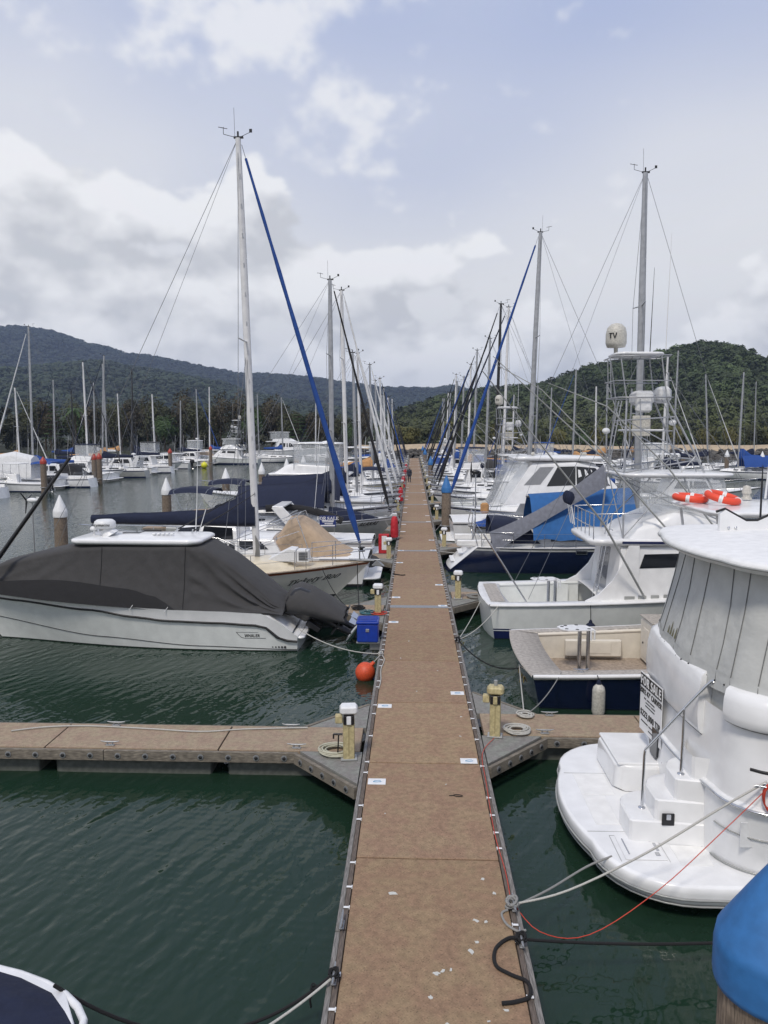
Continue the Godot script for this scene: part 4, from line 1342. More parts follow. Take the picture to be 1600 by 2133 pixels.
func rig(t: Node3D, h: Dictionary, c: Dictionary) -> void:
	var mx: float = c.mx
	var foot: float = c.get("mast_foot", sheer(h, mx / h.L) + 0.35)
	var top: float = c.mh
	var rake: float = c.get("rake_aft", 0.25)
	var rm: float = c.get("mast_r", 0.085)
	var a := V(mx, foot, 0); var b := V(mx - rake, top, 0)
	var mb := MB.new()
	var rows := []
	for i in 7:
		var f := i / 6.0
		var p := a.lerp(b, f)
		var w := rm * (1.0 if f < 0.7 else lerpf(1.0, 0.72, (f - 0.7) / 0.3))
		rows.append(mb.ring(p, V(w * 1.35, 0, 0), V(0, 0, w), 10))
	mb.grid(rows, true); mb.fan(rows[-1]); mb.fan(rows[0])
	var mast := part(t, "mast", mb, c.get("mast_mat", M.aluminium))
	var gear := MB.new()   # wind vane, anemometer arm, tricolour light and whip aerial
	gear.bar(b, b + V(0, 0.22, 0), 0.035); gear.bar(b, b + V(-0.5, 0.12, 0.05), 0.01, 4); gear.bar(b + V(-0.5, 0.12, 0.05), b + V(-0.5, 0.36, 0.05), 0.01, 4)
	gear.bar(b + V(-0.68, 0.36, 0.05), b + V(-0.36, 0.30, 0.05), 0.012, 4); gear.bar(b, b + V(0.45, 0.2, 0), 0.01, 4); gear.box(b + V(0.45, 0.24, 0), V(0.10, 0.12, 0.02))
	if c.get("near", false): gear.bar(b + V(-0.1, 0, 0.04), b + V(-0.12, 1.0, 0.04), 0.006, 4)
	gear.box(b + V(0.02, 0.02, 0), V(0.34, 0.07, 0.05))
	part(mast, "masthead_gear", gear, M.black_plastic)
	var lv: Array = c.get("spreaders", [0.5])
	var chain := []
	for side in [-1.0, 1.0]: chain.append(hp(h, (mx - 0.1) / h.L, sheer(h, mx / h.L), side, -0.08))
	var wr: float = c.get("wire", 0.009)
	for side in 2:
		var sg := [-1.0, 1.0][side] as float
		var prev := b
		for q in range(lv.size() - 1, -1, -1):
			var p := a.lerp(b, lv[q])
			var tip := p + V(-0.12, 0.05, sg * minf(h.B * 0.27, 0.95))
			var sp := MB.new()
			sp.tube([p, tip], [0.035, 0.022], 6)
			part(t, "spreader", sp, c.get("mast_mat", M.aluminium))
			line(t, "shroud", prev, tip, wr)
			prev = tip
			if c.get("near", false) or q == 0: line(t, "shroud", p - V(0, 0.1, 0), chain[side] + V(0.25 if q == 0 else -0.25, 0, 0), wr)
		line(t, "shroud", prev, chain[side], wr)
		if c.get("near", false): line(t, "shroud", a.lerp(b, lv[0]) - V(0, 0.1, 0), chain[side] + V(-0.6, 0, 0), wr)
	var stern := hp(h, 0.01, sheer(h, 0.0), 1.0); stern.z = 0.0
	if c.get("split", true):
		var join := b.lerp(stern, 0.72)
		line(t, "backstay", b, join, wr)
		for sg in [-1.0, 1.0]: line(t, "backstay", join, hp(h, 0.01, sheer(h, 0.0), sg, -0.1), wr)
	else: line(t, "backstay", b, stern, wr)
	var bow := hp(h, 0.985, sheer(h, 0.985), 1.0); bow.z = 0.0
	var hd := a.lerp(b, c.get("frac", 0.985)) + V(0.12, 0, 0)
	line(t, "forestay", hd, bow, wr)
	if c.has("furl"):
		var f := MB.new()
		var pts := []; var rr := []
		var n := 15
		var fr: float = c.get("furl_r", 0.075)
		for i in n:
			var s := i / (n - 1.0)
			pts.append(bow.lerp(hd, lerpf(0.045, 0.968, s)))
			rr.append(fr * (0.45 if i == 0 else lerpf(1.15, 0.42, s)) * (1.0 + 0.13 * sin(i * 2.7)))
		f.tube(pts, rr, 8)
		var fm := part(t, "furled_headsail", f, c.furl)
		var dm := MB.new()
		dm.t = Transform3D(Basis(), bow.lerp(hd, 0.03))
		dm.lathe([Vector2(0.05, -0.1), Vector2(0.13, -0.09), Vector2(0.13, -0.05), Vector2(0.06, -0.04), Vector2(0.06, 0.03), Vector2(0.13, 0.04), Vector2(0.13, 0.08)], Vector3.ZERO, 10, true)
		part(fm, "furling_drum", dm, M.black_plastic)
	if c.has("boom"):
		var bl: float = c.boom
		var by: float = c.get("boom_y", foot + 1.35)
		var g0 := V(mx - 0.15, by, 0); var g1 := V(mx - bl, by + c.get("boom_up", 0.12), 0)
		rail(t, "boom", [g0, g1], 0.06, c.get("mast_mat", M.aluminium), 8)
		line(t, "topping_lift", g1, b, wr * 0.7)
		line(t, "mainsheet", g1.lerp(g0, 0.15), V(g1.x + 0.4, sheer(h, 0.1) + 0.1, 0), 0.014, M.rope_white)
		if c.has("cover"):
			var cv := MB.new()
			var cr := []
			for i in 12:
				var s := i / 11.0
				var p := g0.lerp(g1, s) + V(0.0 if i else 0.12, 0, 0)
				var hh := lerp_tab([[0.0, c.get("cover_h", 0.85)], [0.06, c.get("cover_h", 0.85)], [0.3, 0.42], [0.7, 0.28], [1.0, 0.16]], s)
				var ww := lerpf(0.19, 0.09, s) * (1.0 + 0.07 * sin(i * 1.9))
				cr.append(PackedVector3Array([p + V(0, -0.16, 0), p + V(0, -0.08, -ww * 0.9), p + V(0, 0.07, -ww * 1.05), p + V(0, hh * 0.55, -ww * 0.62), p + V(0, hh, 0), p + V(0, hh * 0.55, ww * 0.62), p + V(0, 0.07, ww * 1.05), p + V(0, -0.08, ww * 0.9)]))
			cv.grid(cr, true); cv.fan(cr[0]); cv.fan(cr[-1])
			part(t, "sail_cover", cv, c.cover)
		if c.has("tent"):   # awning hung over the boom
			var tn := MB.new()
			var td: float = c.get("tent_drop", 1.1); var tw: float = c.get("tent_w", h.B * 0.42)
			var tr := []
			for i in 17:
				var s := i / 16.0
				var p := V(lerpf(mx - 0.3, mx - bl + 0.1, s), by + 0.12, 0)
				var k := 1.0 + 0.05 * sin(i * 1.3)
				td = c.get("tent_drop", 1.1) - 0.07 * sin(PI * fposmod(i / 4.0, 1.0)) - 0.1 * s
				var hl := lerpf(0.35, 0.05, s)
				tr.append(PackedVector3Array([p + V(0, -td, -tw * k), p + V(0, -td * 0.45, -tw * 0.75), p + V(0, -0.05 + hl * 0.3, -tw * 0.3), p + V(0, 0.05 + hl, 0), p + V(0, -0.05 + hl * 0.3, tw * 0.3), p + V(0, -td * 0.45, tw * 0.75), p + V(0, -td, tw * k)]))
			tn.grid(tr)
			part(t, "boom_awning", tn, c.tent)

func dodger(t: Node3D, x0: float, x1: float, w: float, y0: float, y1: float, m: Material, clear := true) -> void:   # spray hood, open aft
	var mb := MB.new()
	var rows := []
	for i in 6:
		var f := i / 5.0
		var x := lerpf(x0, x1, f)
		var hgt := (y1 - y0) * sqrt(maxf(0.0, 1.0 - pow(f, 2.6)))
		var r := PackedVector3Array()
		for q in 13:
			var a := PI * q / 12.0
			r.append(V(x, y0 + hgt * pow(sin(a), 0.55), w * signf(cos(a)) * pow(absf(cos(a)), 0.45)))
		rows.append(r)
	mb.grid(rows)
	part(t, "spray_hood", mb, m)
	if clear:
		for z in [-0.45, 0.0, 0.45]:
			var p := MB.new()
			var xa := lerpf(x0, x1, 0.86); var xb := lerpf(x0, x1, 0.99)
			pane_from([V(xb + 0.02, y0 + 0.12, (z - 0.18) * w * 1.2), V(xb + 0.02, y0 + 0.12, (z + 0.18) * w * 1.2), V(xa + 0.06, y0 + (y1 - y0) * 0.62, (z + 0.17) * w * 1.2), V(xa + 0.06, y0 + (y1 - y0) * 0.62, (z - 0.17) * w * 1.2)], V(1, 0.6, 0), p)
			part(t, "window", p, M.tinted_vinyl)

func bimini(t: Node3D, x0: float, x1: float, w: float, y: float, yd: float, m: Material) -> void:
	var mb := MB.new()
	var rows := []
	for i in 7:
		var f := i / 6.0
		var r := PackedVector3Array()
		for q in 9:
			var z := -1.0 + q / 4.0
			r.append(V(lerpf(x0, x1, f), y - 0.16 * z * z * z * z - 0.12 * pow(2.0 * f - 1.0, 2.0) - (0.1 if q == 0 or q == 8 else 0.0), z * w))
		rows.append(r)
	mb.grid(rows)
	part(t, "bimini", mb, m)
	for x in [lerpf(x0, x1, 0.12), lerpf(x0, x1, 0.88)]:
		rail(t, "bimini_frame", [V((x0 + x1) * 0.5, yd, -w), V(x, y - 0.2, -w), V(x, y - 0.13, -w * 0.8), V(x, y - 0.04, 0), V(x, y - 0.13, w * 0.8), V(x, y - 0.2, w), V((x0 + x1) * 0.5, yd, w)], 0.013)

func yacht(c: Dictionary) -> Node3D:
	var h: Dictionary = c.h
	h.merge({"L": 11.0, "B": 3.4, "fs": 1.0, "fb": 1.35, "rake": 1.4, "tr": 0.25, "bt": 0.66, "sm": 0.42, "pw": 2.1, "wb": 0.6, "wm": 0.9, "flare": 1.7})
	var t := thing("sailing_yacht", c.label, "yacht", c.at, c.get("turn", 0.0), c.get("group", ""))
	hull(t, h, c.get("hull", M.white_gelcoat), {"stripe": c.get("stripe", M.navy_stripe), "cove": c.get("cove", M.navy_stripe), "rail_mat": c.get("rail", M.aluminium), "bottom": c.get("bottom", M.antifoul), "n": 22})
	var dm: Material = c.get("deck", M.deck_white)
	deck(t, h, dm)
	var sy := func(x): return sheer(h, x / h.L) - 0.02
	var L: float = h.L
	var ch: float = c.get("cabin_h", 0.42)
	var st := [[L * 0.27, L * 0.275, h.B * 0.29, h.B * 0.25, sy.call(L * 0.27), sy.call(L * 0.27) + ch + 0.08], [L * 0.5, L * 0.5, h.B * 0.30, h.B * 0.25, sy.call(L * 0.5), sy.call(L * 0.5) + ch], [L * 0.68, L * 0.66, h.B * 0.24, h.B * 0.19, sy.call(L * 0.68), sy.call(L * 0.68) + ch * 0.75], [L * 0.77, L * 0.73, h.B * 0.13, h.B * 0.09, sy.call(L * 0.77), sy.call(L * 0.77) + ch * 0.35]]
	house(t, "cabin", st, dm, 0.06, 0.08)
	for a in [[0.25, 0.75], [0.95, 1.35], [1.5, 1.8]]: side_window(t, st, a[0], a[1], 0.38, 0.74, M.dark_glass)
	for x in [0.45, 0.62]:
		var hb := MB.new(); hb.rbox(V(L * x, sy.call(L * x) + ch + (0.07 if x < 0.5 else -0.01), 0), V(0.5, 0.06, 0.5), 0.02)
		part(t, "hatch", hb, M.dark_glass)
	for s in [-1.0, 1.0]:   # cockpit coamings
		var cb := MB.new(); cb.rbox(V(L * 0.155, sy.call(L * 0.15) + 0.12, s * h.B * 0.27), V(L * 0.24, 0.3, 0.2), 0.07)
		part(t, "coaming", cb, dm)
	var wh := MB.new()
	wh.torus(V(L * 0.09, sy.call(L * 0.09) + 0.75, 0), V(0, 0.42, 0), V(0, 0, 0.42), 0.015, 24, 5)
	wh.bar(V(L * 0.09, sy.call(L * 0.09), 0), V(L * 0.10, sy.call(L * 0.09) + 0.85, 0), 0.06)
	part(t, "steering_wheel", wh, M.stainless)
	if c.has("mh"): rig(t, h, c)
	if c.get("rails", true):
		lifelines(t, h, 0.12, 0.86, 5 if not c.get("near", false) else 7); pulpit(t, h); pushpit(t, h)
	if c.has("hood"): dodger(t, L * 0.22, L * 0.36, h.B * 0.28, sy.call(L * 0.27) + 0.1, sy.call(L * 0.27) + 1.05, c.hood)
	if c.has("bim"): bimini(t, L * 0.03, L * 0.22, h.B * 0.34, sy.call(0.1) + 2.05, sy.call(0.1), c.bim)
	var an := MB.new()   # anchor on the bow roller
	var bp := hp(h, 1.0, sheer(h, 1.0), 1.0); bp.z = 0
	an.bar(bp + V(-0.6, 0.05, 0.05), bp + V(0.2, 0.02, 0.05), 0.025); an.prism(PackedVector2Array([Vector2(bp.x + 0.18, bp.y - 0.02), Vector2(bp.x + 0.34, bp.y - 0.26), Vector2(bp.x + 0.02, bp.y - 0.2)]), -0.08, 0.18)
	part(t, "anchor", an, M.galvanised)
	return t

func outboard(parent: Node3D, at: Vector3, s := 1.0, m: Material = null, tilt := 0.0, turn := 0.0) -> Node3D:   # at: transom bracket; the leg points down and aft (-x)
	var o := Node3D.new(); o.name = "outboard_motor"; parent.add_child(o, true)
	o.position = at; o.rotation = V(0, turn, tilt); o.scale = V(s, s, s)
	var cm: Material = m if m else M.black_plastic
	var cw := MB.new()
	var rows := []
	for q in [[0.12, 0.20, 0.15], [0.2, 0.30, 0.2], [0.45, 0.33, 0.22], [0.68, 0.28, 0.2], [0.78, 0.18, 0.14], [0.8, 0.06, 0.05]]:
		rows.append(cw.ring(V(-0.33, q[0], 0), V(q[1], 0, 0), V(0, 0, q[2]), 14))
	cw.grid(rows, true); cw.fan(rows[0])
	part(o, "cowling", cw, cm)
	var lg := MB.new()
	lg.tube([V(-0.3, 0.15, 0), V(-0.33, -0.35, 0), V(-0.38, -0.75, 0)], [0.13, 0.09, 0.07], 8)
	lg.prism(PackedVector2Array([Vector2(-0.15, -0.42), Vector2(-0.72, -0.44), Vector2(-0.72, -0.41), Vector2(-0.15, -0.38)]), -0.13, 0.13)
	lg.prism(PackedVector2Array([Vector2(-0.28, -0.75), Vector2(-0.55, -0.75), Vector2(-0.45, -1.02)]), -0.015, 0.015)
	part(o, "leg", lg, M.black_plastic)
	var pr := MB.new()
	pr.tube([V(-0.15, -0.76, 0), V(-0.35, -0.76, 0), V(-0.62, -0.76, 0)], [0.03, 0.075, 0.06], 10)
	for k in 3:
		var a := TAU * k / 3.0
		pr.t = Transform3D(Basis(Vector3.RIGHT, a), V(-0.6, -0.76, 0))
		pr.quad(V(0.02, 0.05, -0.03), V(-0.05, 0.06, 0.07), V(-0.06, 0.2, 0.1), V(0.03, 0.2, -0.07))
	pr.t = Transform3D()
	part(o, "propeller", pr, M.stainless)
	var br := MB.new(); br.rbox(V(-0.06, 0.0, 0), V(0.14, 0.34, 0.22), 0.03)
	part(o, "bracket", br, M.black_plastic)
	return o

func bow_rail(t: Node3D, h: Dictionary, s0 := 0.4, hgt := 0.7, n := 6) -> void:
	var pts := []
	for side in [-1.0, 1.0]:
		var row := []
		for q in n + 1:
			var s := lerpf(s0, 0.97, float(q) / n)
			row.append(hp(h, s, sheer(h, s), side, -0.1) + V(0, hgt * clampf(0.35 + q * 0.65, 0, 1), 0))
			if q > 0: line(t, "stanchion", hp(h, s, sheer(h, s) - 0.02, side, -0.1), hp(h, s, sheer(h, s), side, -0.1) + V(0, hgt, 0), 0.013, M.stainless)
		if side > 0: row.reverse()
		else: row.append(hp(h, 1.0, sheer(h, 1.0), 1.0) + V(0.1, hgt, 0))
		pts.append_array(row)
	rail(t, "bow_rail", pts, 0.016)

func cruiser(c: Dictionary) -> Node3D:   # white motor cruiser; c.style: "fly", "express", "hardtop", "console"
	var h: Dictionary = c.h
	h.merge({"L": 11.0, "B": 3.6, "fs": 1.05, "fb": 1.75, "rake": 1.6, "tr": -0.15, "bt": 0.9, "sm": 0.35, "pw": 2.5, "wb": 0.35, "wm": 0.92, "flare": 0.9, "sag": 0.05})
	var t := thing(c.get("called", "motor_cruiser"), c.label, "motorboat", c.at, c.get("turn", 0.0), c.get("group", ""))
	var hm: Material = c.get("hull", M.white_gelcoat)
	hull(t, h, hm, {"stripe": c.get("stripe", M.navy_stripe), "stripe_y": 0.12, "rail_mat": c.get("rail", M.black_rubber), "rail_d": 0.1, "n": 20})
	deck(t, h, M.deck_white, 0.0, 1.0, 0.03, 0.08)
	var L: float = h.L
	var B: float = h.B
	var y0 := sheer(h, 0.3) - 0.02
	var style: String = c.get("style", "fly")
	if style != "console":
		var hh: float = c.get("house_h", 1.35)
		var st := [[L * 0.26, L * 0.30, B * 0.42, B * 0.36, y0, y0 + hh], [L * 0.45, L * 0.45, B * 0.42, B * 0.37, y0, y0 + hh], [L * 0.66, L * 0.55, B * 0.37, B * 0.31, y0 + 0.08, y0 + hh - 0.06]]
		if style == "express": st = [[L * 0.34, L * 0.40, B * 0.42, B * 0.36, y0, y0 + 0.7], [L * 0.55, L * 0.52, B * 0.4, B * 0.3, y0 + 0.06, y0 + 0.72], [L * 0.82, L * 0.74, B * 0.22, B * 0.16, y0 + 0.2, y0 + 0.5]]
		house(t, "cabin", st, M.white_gelcoat, 0.07, 0.12)
		if style != "express":
			side_window(t, st, 0.2, 0.75, 0.42, 0.85, M.dark_glass, 0.1, 0.0); side_window(t, st, 0.85, 1.75, 0.42, 0.85, M.dark_glass, 0.0, 0.1)
			for z in [[-0.92, -0.35], [-0.3, 0.3], [0.35, 0.92]]: end_window(t, st, true, z[0], z[1], 0.36, 0.92, M.dark_glass)
		else:
			side_window(t, st, 0.3, 0.9, 0.3, 0.65, M.dark_glass); side_window(t, st, 1.1, 1.6, 0.35, 0.6, M.dark_glass)
			var ws := [[L * 0.33, L * 0.31, B * 0.41, B * 0.37, y0 + 0.62, y0 + 1.15], [L * 0.52, L * 0.44, B * 0.36, B * 0.32, y0 + 0.7, y0 + 1.2]]
			side_window(t, ws, 0.0, 1.0, 0.0, 1.0, M.tinted_vinyl, 0.0, 0.0, "windscreen")
			end_window(t, ws, true, -1.0, 1.0, 0.0, 1.0, M.tinted_vinyl)
		if style == "fly":
			slab(t, "flybridge_deck", L * 0.16, L * 0.60, B * 0.38, B * 0.34, y0 + hh + 0.12, 0.16, M.white_gelcoat, 0.4)
			var fs := [[L * 0.24, L * 0.25, B * 0.33, B * 0.32, y0 + hh + 0.1, y0 + hh + 0.6], [L * 0.45, L * 0.44, B * 0.33, B * 0.31, y0 + hh + 0.1, y0 + hh + 0.75], [L * 0.57, L * 0.50, B * 0.26, B * 0.22, y0 + hh + 0.1, y0 + hh + 0.7]]
			house(t, "flybridge", fs, M.white_gelcoat, 0.0, 0.1)
			slab(t, "hardtop", L * 0.2, L * 0.48, B * 0.34, B * 0.31, y0 + hh + 2.2, 0.1, c.get("top_mat", M.white_gelcoat), 0.4)
			for x in [0.22, 0.34, 0.46]:
				for s in [-1.0, 1.0]: line(t, "post", V(L * x, y0 + hh + 0.1, s * B * 0.31), V(L * x, y0 + hh + 2.14, s * B * 0.30), 0.022, M.stainless)
			if c.get("clears", true):
				var ws2 := [[L * 0.22, L * 0.22, B * 0.31, B * 0.30, y0 + hh + 0.6, y0 + hh + 2.1], [L * 0.46, L * 0.46, B * 0.3, B * 0.29, y0 + hh + 0.7, y0 + hh + 2.1]]
				side_window(t, ws2, 0.0, 1.0, 0.0, 1.0, M.clear_vinyl, 0.0, 0.0, "clear_curtain")
				end_window(t, ws2, true, -1, 1, 0, 1, M.clear_vinyl, "clear_curtain"); end_window(t, ws2, false, -1, 1, 0, 1, M.clear_vinyl, "clear_curtain")
		elif style == "hardtop":
			slab(t, "hardtop", L * 0.12, L * 0.58, B * 0.38, B * 0.33, y0 + hh + 0.16, 0.12, M.white_gelcoat, 0.35)
			for s in [-1.0, 1.0]: line(t, "post", V(L * 0.15, y0, s * B * 0.36), V(L * 0.16, y0 + hh + 0.1, s * B * 0.35), 0.03, M.stainless)
	else:
		var cs := [[L * 0.36, L * 0.38, 0.45, 0.4, y0, y0 + 0.9], [L * 0.52, L * 0.48, 0.42, 0.36, y0, y0 + 0.95]]
		house(t, "console", cs, M.white_gelcoat, 0.03, 0.08)
		end_window(t, cs, true, -0.8, 0.8, 0.5, 0.95, M.dark_glass)
		slab(t, "hardtop", L * 0.28, L * 0.56, 1.0, 0.9, y0 + 2.1, 0.09, c.get("top_mat", M.white_gelcoat), 0.25)
		for x in [0.32, 0.53]:
			for s in [-1.0, 1.0]: line(t, "post", V(L * x, y0, s * 0.7), V(L * x - 0.05, y0 + 2.05, s * 0.8), 0.025, M.stainless)
	if c.get("arch", false):
		for s in [-1.0, 1.0]:
			var ab := MB.new()
			ab.t = Transform3D(Basis(), V(0, 0, s * B * 0.4 - 0.05))
			ab.prism(PackedVector2Array([Vector2(L * 0.22, y0), Vector2(L * 0.32, y0), Vector2(L * 0.22, y0 + 1.55), Vector2(L * 0.17, y0 + 1.55)]), 0.0, 0.1, 0.02)
			part(t, "arch_leg", ab, M.white_gelcoat)
		var at := MB.new(); at.rbox(V(L * 0.195, y0 + 1.6, 0), V(L * 0.07, 0.12, B * 0.84), 0.05)
		part(t, "arch_top", at, M.white_gelcoat)
	if c.get("platform", true): slab(t, "swim_platform", -0.75, 0.25, B * 0.4, B * 0.42, 0.36, 0.1, M.deck_white, 0.3, 0.0)
	bow_rail(t, h)
	if c.has("bim"): bimini(t, L * 0.04, L * 0.26, B * 0.4, y0 + 1.95, y0, c.bim)
	if c.has("wrap"):   # canvas over the cockpit
		var cst := [[L * 0.0, L * 0.06, B * 0.44, B * 0.3, y0 - 0.1, y0 + 0.35], [L * 0.16, L * 0.16, B * 0.46, B * 0.34, y0 - 0.05, y0 + 1.25], [L * 0.36, L * 0.34, B * 0.43, B * 0.34, y0, y0 + 1.4]]
		house(t, "cockpit_cover", cst, c.wrap, 0.05, 0.2)
	for k in c.get("motors", 0): outboard(t, V(-0.05, 0.75, (k - (c.motors - 1) * 0.5) * 0.62), 1.0)
	if c.get("radar", false):
		var rd := MB.new()
		var ry := y0 + (3.75 if style == "fly" else 1.75)
		rd.t = Transform3D(Basis(), V(L * 0.3, ry, 0))
		rd.lathe([Vector2(0.1, -0.2), Vector2(0.1, 0.0), Vector2(0.3, 0.02), Vector2(0.32, 0.12), Vector2(0.25, 0.24), Vector2(0, 0.28)], Vector3.ZERO, 16)
		part(t, "radar_dome", rd, M.white_plastic)
	for k in c.get("aerials", 1): line(t, "aerial", V(L * (0.3 + 0.05 * k), y0 + 1.3, B * (0.3 - 0.6 * k)), V(L * (0.27 + 0.05 * k), y0 + 4.6 + k, B * (0.3 - 0.6 * k)), 0.014, M.white_plastic)
	return t

# ---------------------------------------------------------------- the boats by the near end of the walkway

func boats_near() -> void:
	covered_motorboat()
	cream_yacht()
	beige_cruiser()
	sale_cruiser()
	grey_yacht()
	moored_tender()
	sale_motor_yacht()
	navy_fishing_boat()
	tower_boat()
	navy_yacht()
	white_sedan()

func loft(mb: MB, rows: Array, wrap := false, caps := true) -> void:
	mb.grid(rows, wrap)
	if caps:
		mb.fan(rows[0]); mb.fan(rows[-1])

func covered_motorboat() -> void:
	# stern at the walkway, bow out to the channel
	var t := thing("covered_motorboat", "white motorboat under a fitted grey canvas cover with a white hardtop", "motorboat", V(-3.25, 0, -22.42), PI)
	var h := {"L": 10.6, "B": 2.75, "fs": 0.9, "fb": 1.62, "rake": 1.5, "tr": -0.05, "bt": 0.96, "sm": 0.3, "pw": 2.6, "wb": 0.30, "wm": 0.90, "flare": 0.8,
		"tab": [[0.0, 0.46], [0.022, 0.52], [0.07, 1.02], [0.11, 1.12], [0.22, 1.17], [0.34, 1.20], [0.42, 1.25], [0.60, 1.40], [0.80, 1.55], [1.0, 1.72]]}
	var railtab := [[0.0, 0.34], [0.05, 0.37], [0.085, 0.72], [0.12, 0.80], [0.23, 0.86], [0.37, 0.90], [0.46, 1.0], [0.58, 1.17], [0.80, 1.34], [1.0, 1.5]]
	hull(t, h, M.grey_white_gelcoat, {"stripe": M.grey_white_gelcoat, "stripe_y": 0.10, "round": 0.05, "bottom": M.antifoul_black})
	part(t, "gunwale", hull_band(h, func(s): return minf(lerp_tab(railtab, s), sheer(h, s) - 0.05), func(s): return sheer(h, s), 0.022, 4, 30), M.white_gelcoat)
	var rb := MB.new(); var cb := MB.new()
	for side in [-1.0, 1.0]:
		var pts := []; var ch := []
		for i in 34:
			var s := i / 33.0
			pts.append(hp(h, s, minf(lerp_tab(railtab, s), sheer(h, s) - 0.05) - 0.03, side, 0.02))
			ch.append(hp(h, s, lerp_tab([[0.0, 0.06], [0.3, 0.13], [0.6, 0.30], [1.0, 0.75]], s), side, 0.004))
		rb.tube(pts, 0.035, 8); cb.tube(ch, 0.011, 5)
	part(t, "rub_rail", rb, M.black_rubber)
	part(t, "chine_line", cb, M.black_rubber)
	deck(t, h, M.deck_white, 0.02, 1.0, 0.03, 0.03)
	# the cover: stations [x, half width low, y low, half width shoulder, y shoulder, y top]
	var cs := [[0.42, 1.18, 1.04, 0.80, 1.14, 1.28], [0.75, 1.22, 1.09, 0.88, 1.35, 1.52], [1.3, 1.26, 1.12, 0.88, 1.85, 1.98], [2.0, 1.29, 1.15, 0.90, 2.42, 2.52], [2.7, 1.32, 1.16, 0.92, 2.86, 2.94], [3.2, 1.33, 1.18, 0.93, 2.92, 3.0], [4.2, 1.34, 1.22, 0.93, 2.90, 2.98], [5.6, 1.34, 1.32, 0.92, 2.90, 2.98], [6.4, 1.32, 1.38, 0.90, 2.86, 2.95], [7.4, 1.22, 1.45, 0.80, 2.62, 2.74], [8.6, 0.92, 1.52, 0.60, 2.34, 2.45], [9.6, 0.55, 1.6, 0.3, 1.95, 2.02], [10.1, 0.26, 1.66, 0.1, 1.74, 1.78]]
	var rows := []
	# pulled folds: [x, share of height] to [x, share of height], height of the fold
	var pulls := [[2.95, 0.92, 1.25, 0.42, 0.075], [2.6, 0.95, 0.75, 0.55, 0.06], [3.0, 0.55, 1.7, 0.18, 0.055], [2.9, 0.30, 1.0, 0.10, 0.05], [2.3, 0.62, 0.6, 0.25, 0.05], [3.6, 0.60, 3.2, 0.10, 0.04], [4.3, 0.85, 3.7, 0.35, 0.03], [5.2, 0.90, 4.8, 0.5, 0.025], [3.3, 0.9, 3.05, 0.2, 0.03], [1.6, 0.8, 0.7, 0.75, 0.04], [6.6, 0.8, 7.6, 0.4, 0.03], [7.4, 0.85, 8.8, 0.5, 0.03]]
	for i in (cs.size() - 1) * 8 + 1:
		var k := mini(i / 8, cs.size() - 2)
		var f := i / 8.0 - k
		f = f * f * (3.0 - 2.0 * f) * 0.5 + f * 0.5
		var q := []
		for e in 6: q.append(lerpf(cs[k][e], cs[k + 1][e], f))
		var r := PackedVector3Array()
		for side in [-1.0, 1.0]:
			var half := []
			for e in 17:
				var u := e / 16.0
				var w := lerpf(q[1], q[3], pow(u, 1.15)) + sin(u * PI) * -0.07
				var y := lerpf(q[2], q[4], u)
				var fold := 0.0
				for g in pulls:
					var fa := Vector2(g[0], g[1] * 1.7); var fb := Vector2(g[2], g[3] * 1.7)
					var d := Geometry2D.get_closest_point_to_segment(Vector2(q[0], u * 1.7), fa, fb).distance_to(Vector2(q[0], u * 1.7))
					fold += g[4] * exp(-pow(d / 0.10, 2.0)) - g[4] * 0.6 * exp(-pow((d - 0.2) / 0.10, 2.0))
				fold *= sin(clampf(u * 1.1, 0.0, 1.0) * PI) * 0.6 + 0.4 if u > 0.04 and u < 0.97 else 0.0
				half.append(V(q[0] - 0.25 * (1.0 - u) * (1.0 if q[0] > 9.0 else 0.0), y, side * (w + fold)))
			half.append(V(q[0], lerpf(q[4], q[5], 0.75), side * q[3] * 0.8))
			half.append(V(q[0], q[5], side * q[3] * 0.45))
			if side > 0: half.reverse()
			r.append_array(PackedVector3Array(half))
		rows.append(r)
	var cv := MB.new(); loft(cv, rows)
	var cover := part(t, "boat_cover", cv, M.grey_canvas)
	# darker lower panel along the foredeck
	var lp := MB.new()
	for side in [-1.0, 1.0]:
		var g := []
		for i in 25:
			var x := lerpf(3.45, 10.0, i / 24.0)
			var hgt := lerp_tab([[3.4, 0.02], [4.0, 0.34], [4.8, 0.50], [6.5, 0.58], [10.0, 0.25]], x)
			var s := x / 10.6
			var w := 0.0
			var y := 0.0
			for k in cs.size() - 1:
				if x >= cs[k][0] and x <= cs[k + 1][0]:
					var f: float = (x - cs[k][0]) / (cs[k + 1][0] - cs[k][0])
					w = lerpf(cs[k][1], cs[k + 1][1], f); y = lerpf(cs[k][2], cs[k + 1][2], f)
			var slope := 0.30
			g.append(PackedVector3Array([V(x, y - 0.01, side * (w + 0.035)), V(x, y + hgt * 0.5, side * (w - slope * hgt * 0.42 + 0.028)), V(x, y + hgt, side * (w - slope * hgt * 0.95 + 0.012))]))
			if s > 2.0: break
		lp.grid(g)
	part(cover, "lower_panel", lp, M.charcoal_canvas)
	var seam := MB.new()
	for i in [40, 56]:
		var sp := []
		for e in 17: sp.append(rows[i][e] + V(0, 0, -0.006))
		seam.tube(sp, 0.010, 5)
	part(cover, "seam", seam, M.charcoal_canvas)
	for x in [3.6, 4.6, 5.6, 6.6, 7.6]:
		var s := MB.new()
		var q: float = lerp_tab([[3.0, 1.18], [10.0, 1.6]], x)
		s.bar(V(x, q + 0.10, -half_beam(h, x / 10.6) - 0.02), V(x + 0.10, q - 0.05, -half_beam(h, x / 10.6) - 0.04), 0.009, 4)
		part(cover, "strap", s, M.white_plastic)
	slab(t, "hardtop", 2.75, 6.6, 0.98, 0.98, 3.12, 0.15, M.white_gelcoat, 0.38, 0.07)
